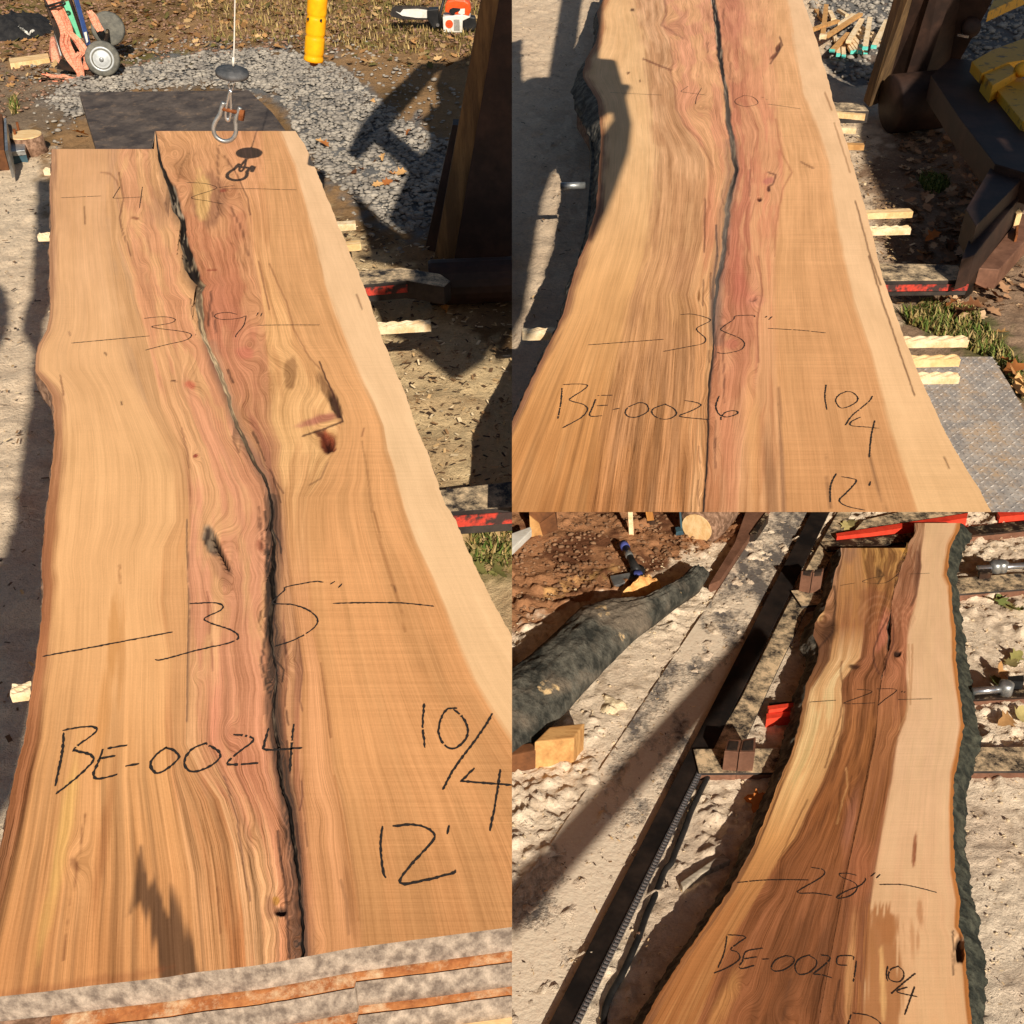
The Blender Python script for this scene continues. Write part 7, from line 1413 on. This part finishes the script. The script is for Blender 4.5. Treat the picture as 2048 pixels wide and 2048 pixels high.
shade('A', z(*A2, [(720, 1430), (950, 1670), (1330, 1932), (860, 1932)]), 0, ZT - .15)
shade('A', z(*A4, [(760, -10), (2000, -10), (1932, 420), (1700, 760), (1480, 900), (1120, 610), (960, 540), (870, 340), (1130, 270), (1110, 70)]), 0, ZT - .2)
shade('B', z(*B2, [(600, 560), (900, 420), (1000, -60), (2100, -60), (2100, 900), (1440, 880), (1430, 1200), (1340, 1330), (1090, 1330), (1290, 1680), (1060, 1560), (880, 1540), (700, 1150), (680, 960), (760, 800), (640, 700)]), 0, ZT - .1)
shade('B', z(*B1, [(375, -40), (525, -40), (480, 300), (370, 1010), (290, 1010), (270, 600)]), 0, ZT)
shade('B', z(*B1, [(0, 700), (60, 620), (180, 580), (330, 580), (390, 1000), (600, 990), (540, 1120), (340, 1250), (200, 1350), (-20, 1400)]), 0, ZT - .05)
shade('A', [(76, 361), (73, 440), (68, 512), (66, 589), (48, 626), (46, 658), (67, 690), (69, 724), (65, 764), (57, 817), (49, 878), (36, 989), (28, 1037), (4, 1111), (-60, 1200), (-60, 1700), (40, 1560), (80, 1360), (105, 1150), (112, 1024), (118, 900), (122, 780), (86, 690), (90, 640), (112, 590), (112, 361)], 0, ZT + .05, nm='shade_strip')
shade('A', [(-60, 556), (-10, 556), (12, 580), (22, 615), (18, 655), (4, 688), (-60, 700)], 0, ZT + .1, nm='shade_strip')
shade('B', [(990, 250), (1060, 265), (1120, 285), (1080, 400), (1060, 520), (1044, 620), (990, 720)], 0, ZT + .05)
shade('B', z(*B1, [(650, 440), (770, 450), (830, 660), (885, 920), (860, 1120), (760, 1400), (700, 1550), (600, 1740), (560, 1800), (640, 1480), (670, 1030), (760, 900), (740, 790), (640, 650)]), HB, ZT)
shade('C', [(1010, 1766), (1010, 1818), (1258, 1542), (1400, 1386), (1510, 1252), (1494, 1248), (1225, 1536)], 0, None, 4.2, .06, 'shade_beam')
shade('B', [R4(790, 1420), R4(1000, 1080), R4(900, 880), R4(1420, 880), R4(1420, 1340), R4(1110, 1400), R4(860, 1790)], .3, ZT - .1)
for x_, y_ in ((7.5, -1.6), (7.5, 1.6), (-4.6, -1.8)):  # added legs under the unseen shadow plates
    MB().bar((x_, y_, -3.0 if x_ > 0 else 0), (x_, y_, ZT), .1, .1, (0, 1, 0)).build('leg', 'N', M['steel_mast'], root)
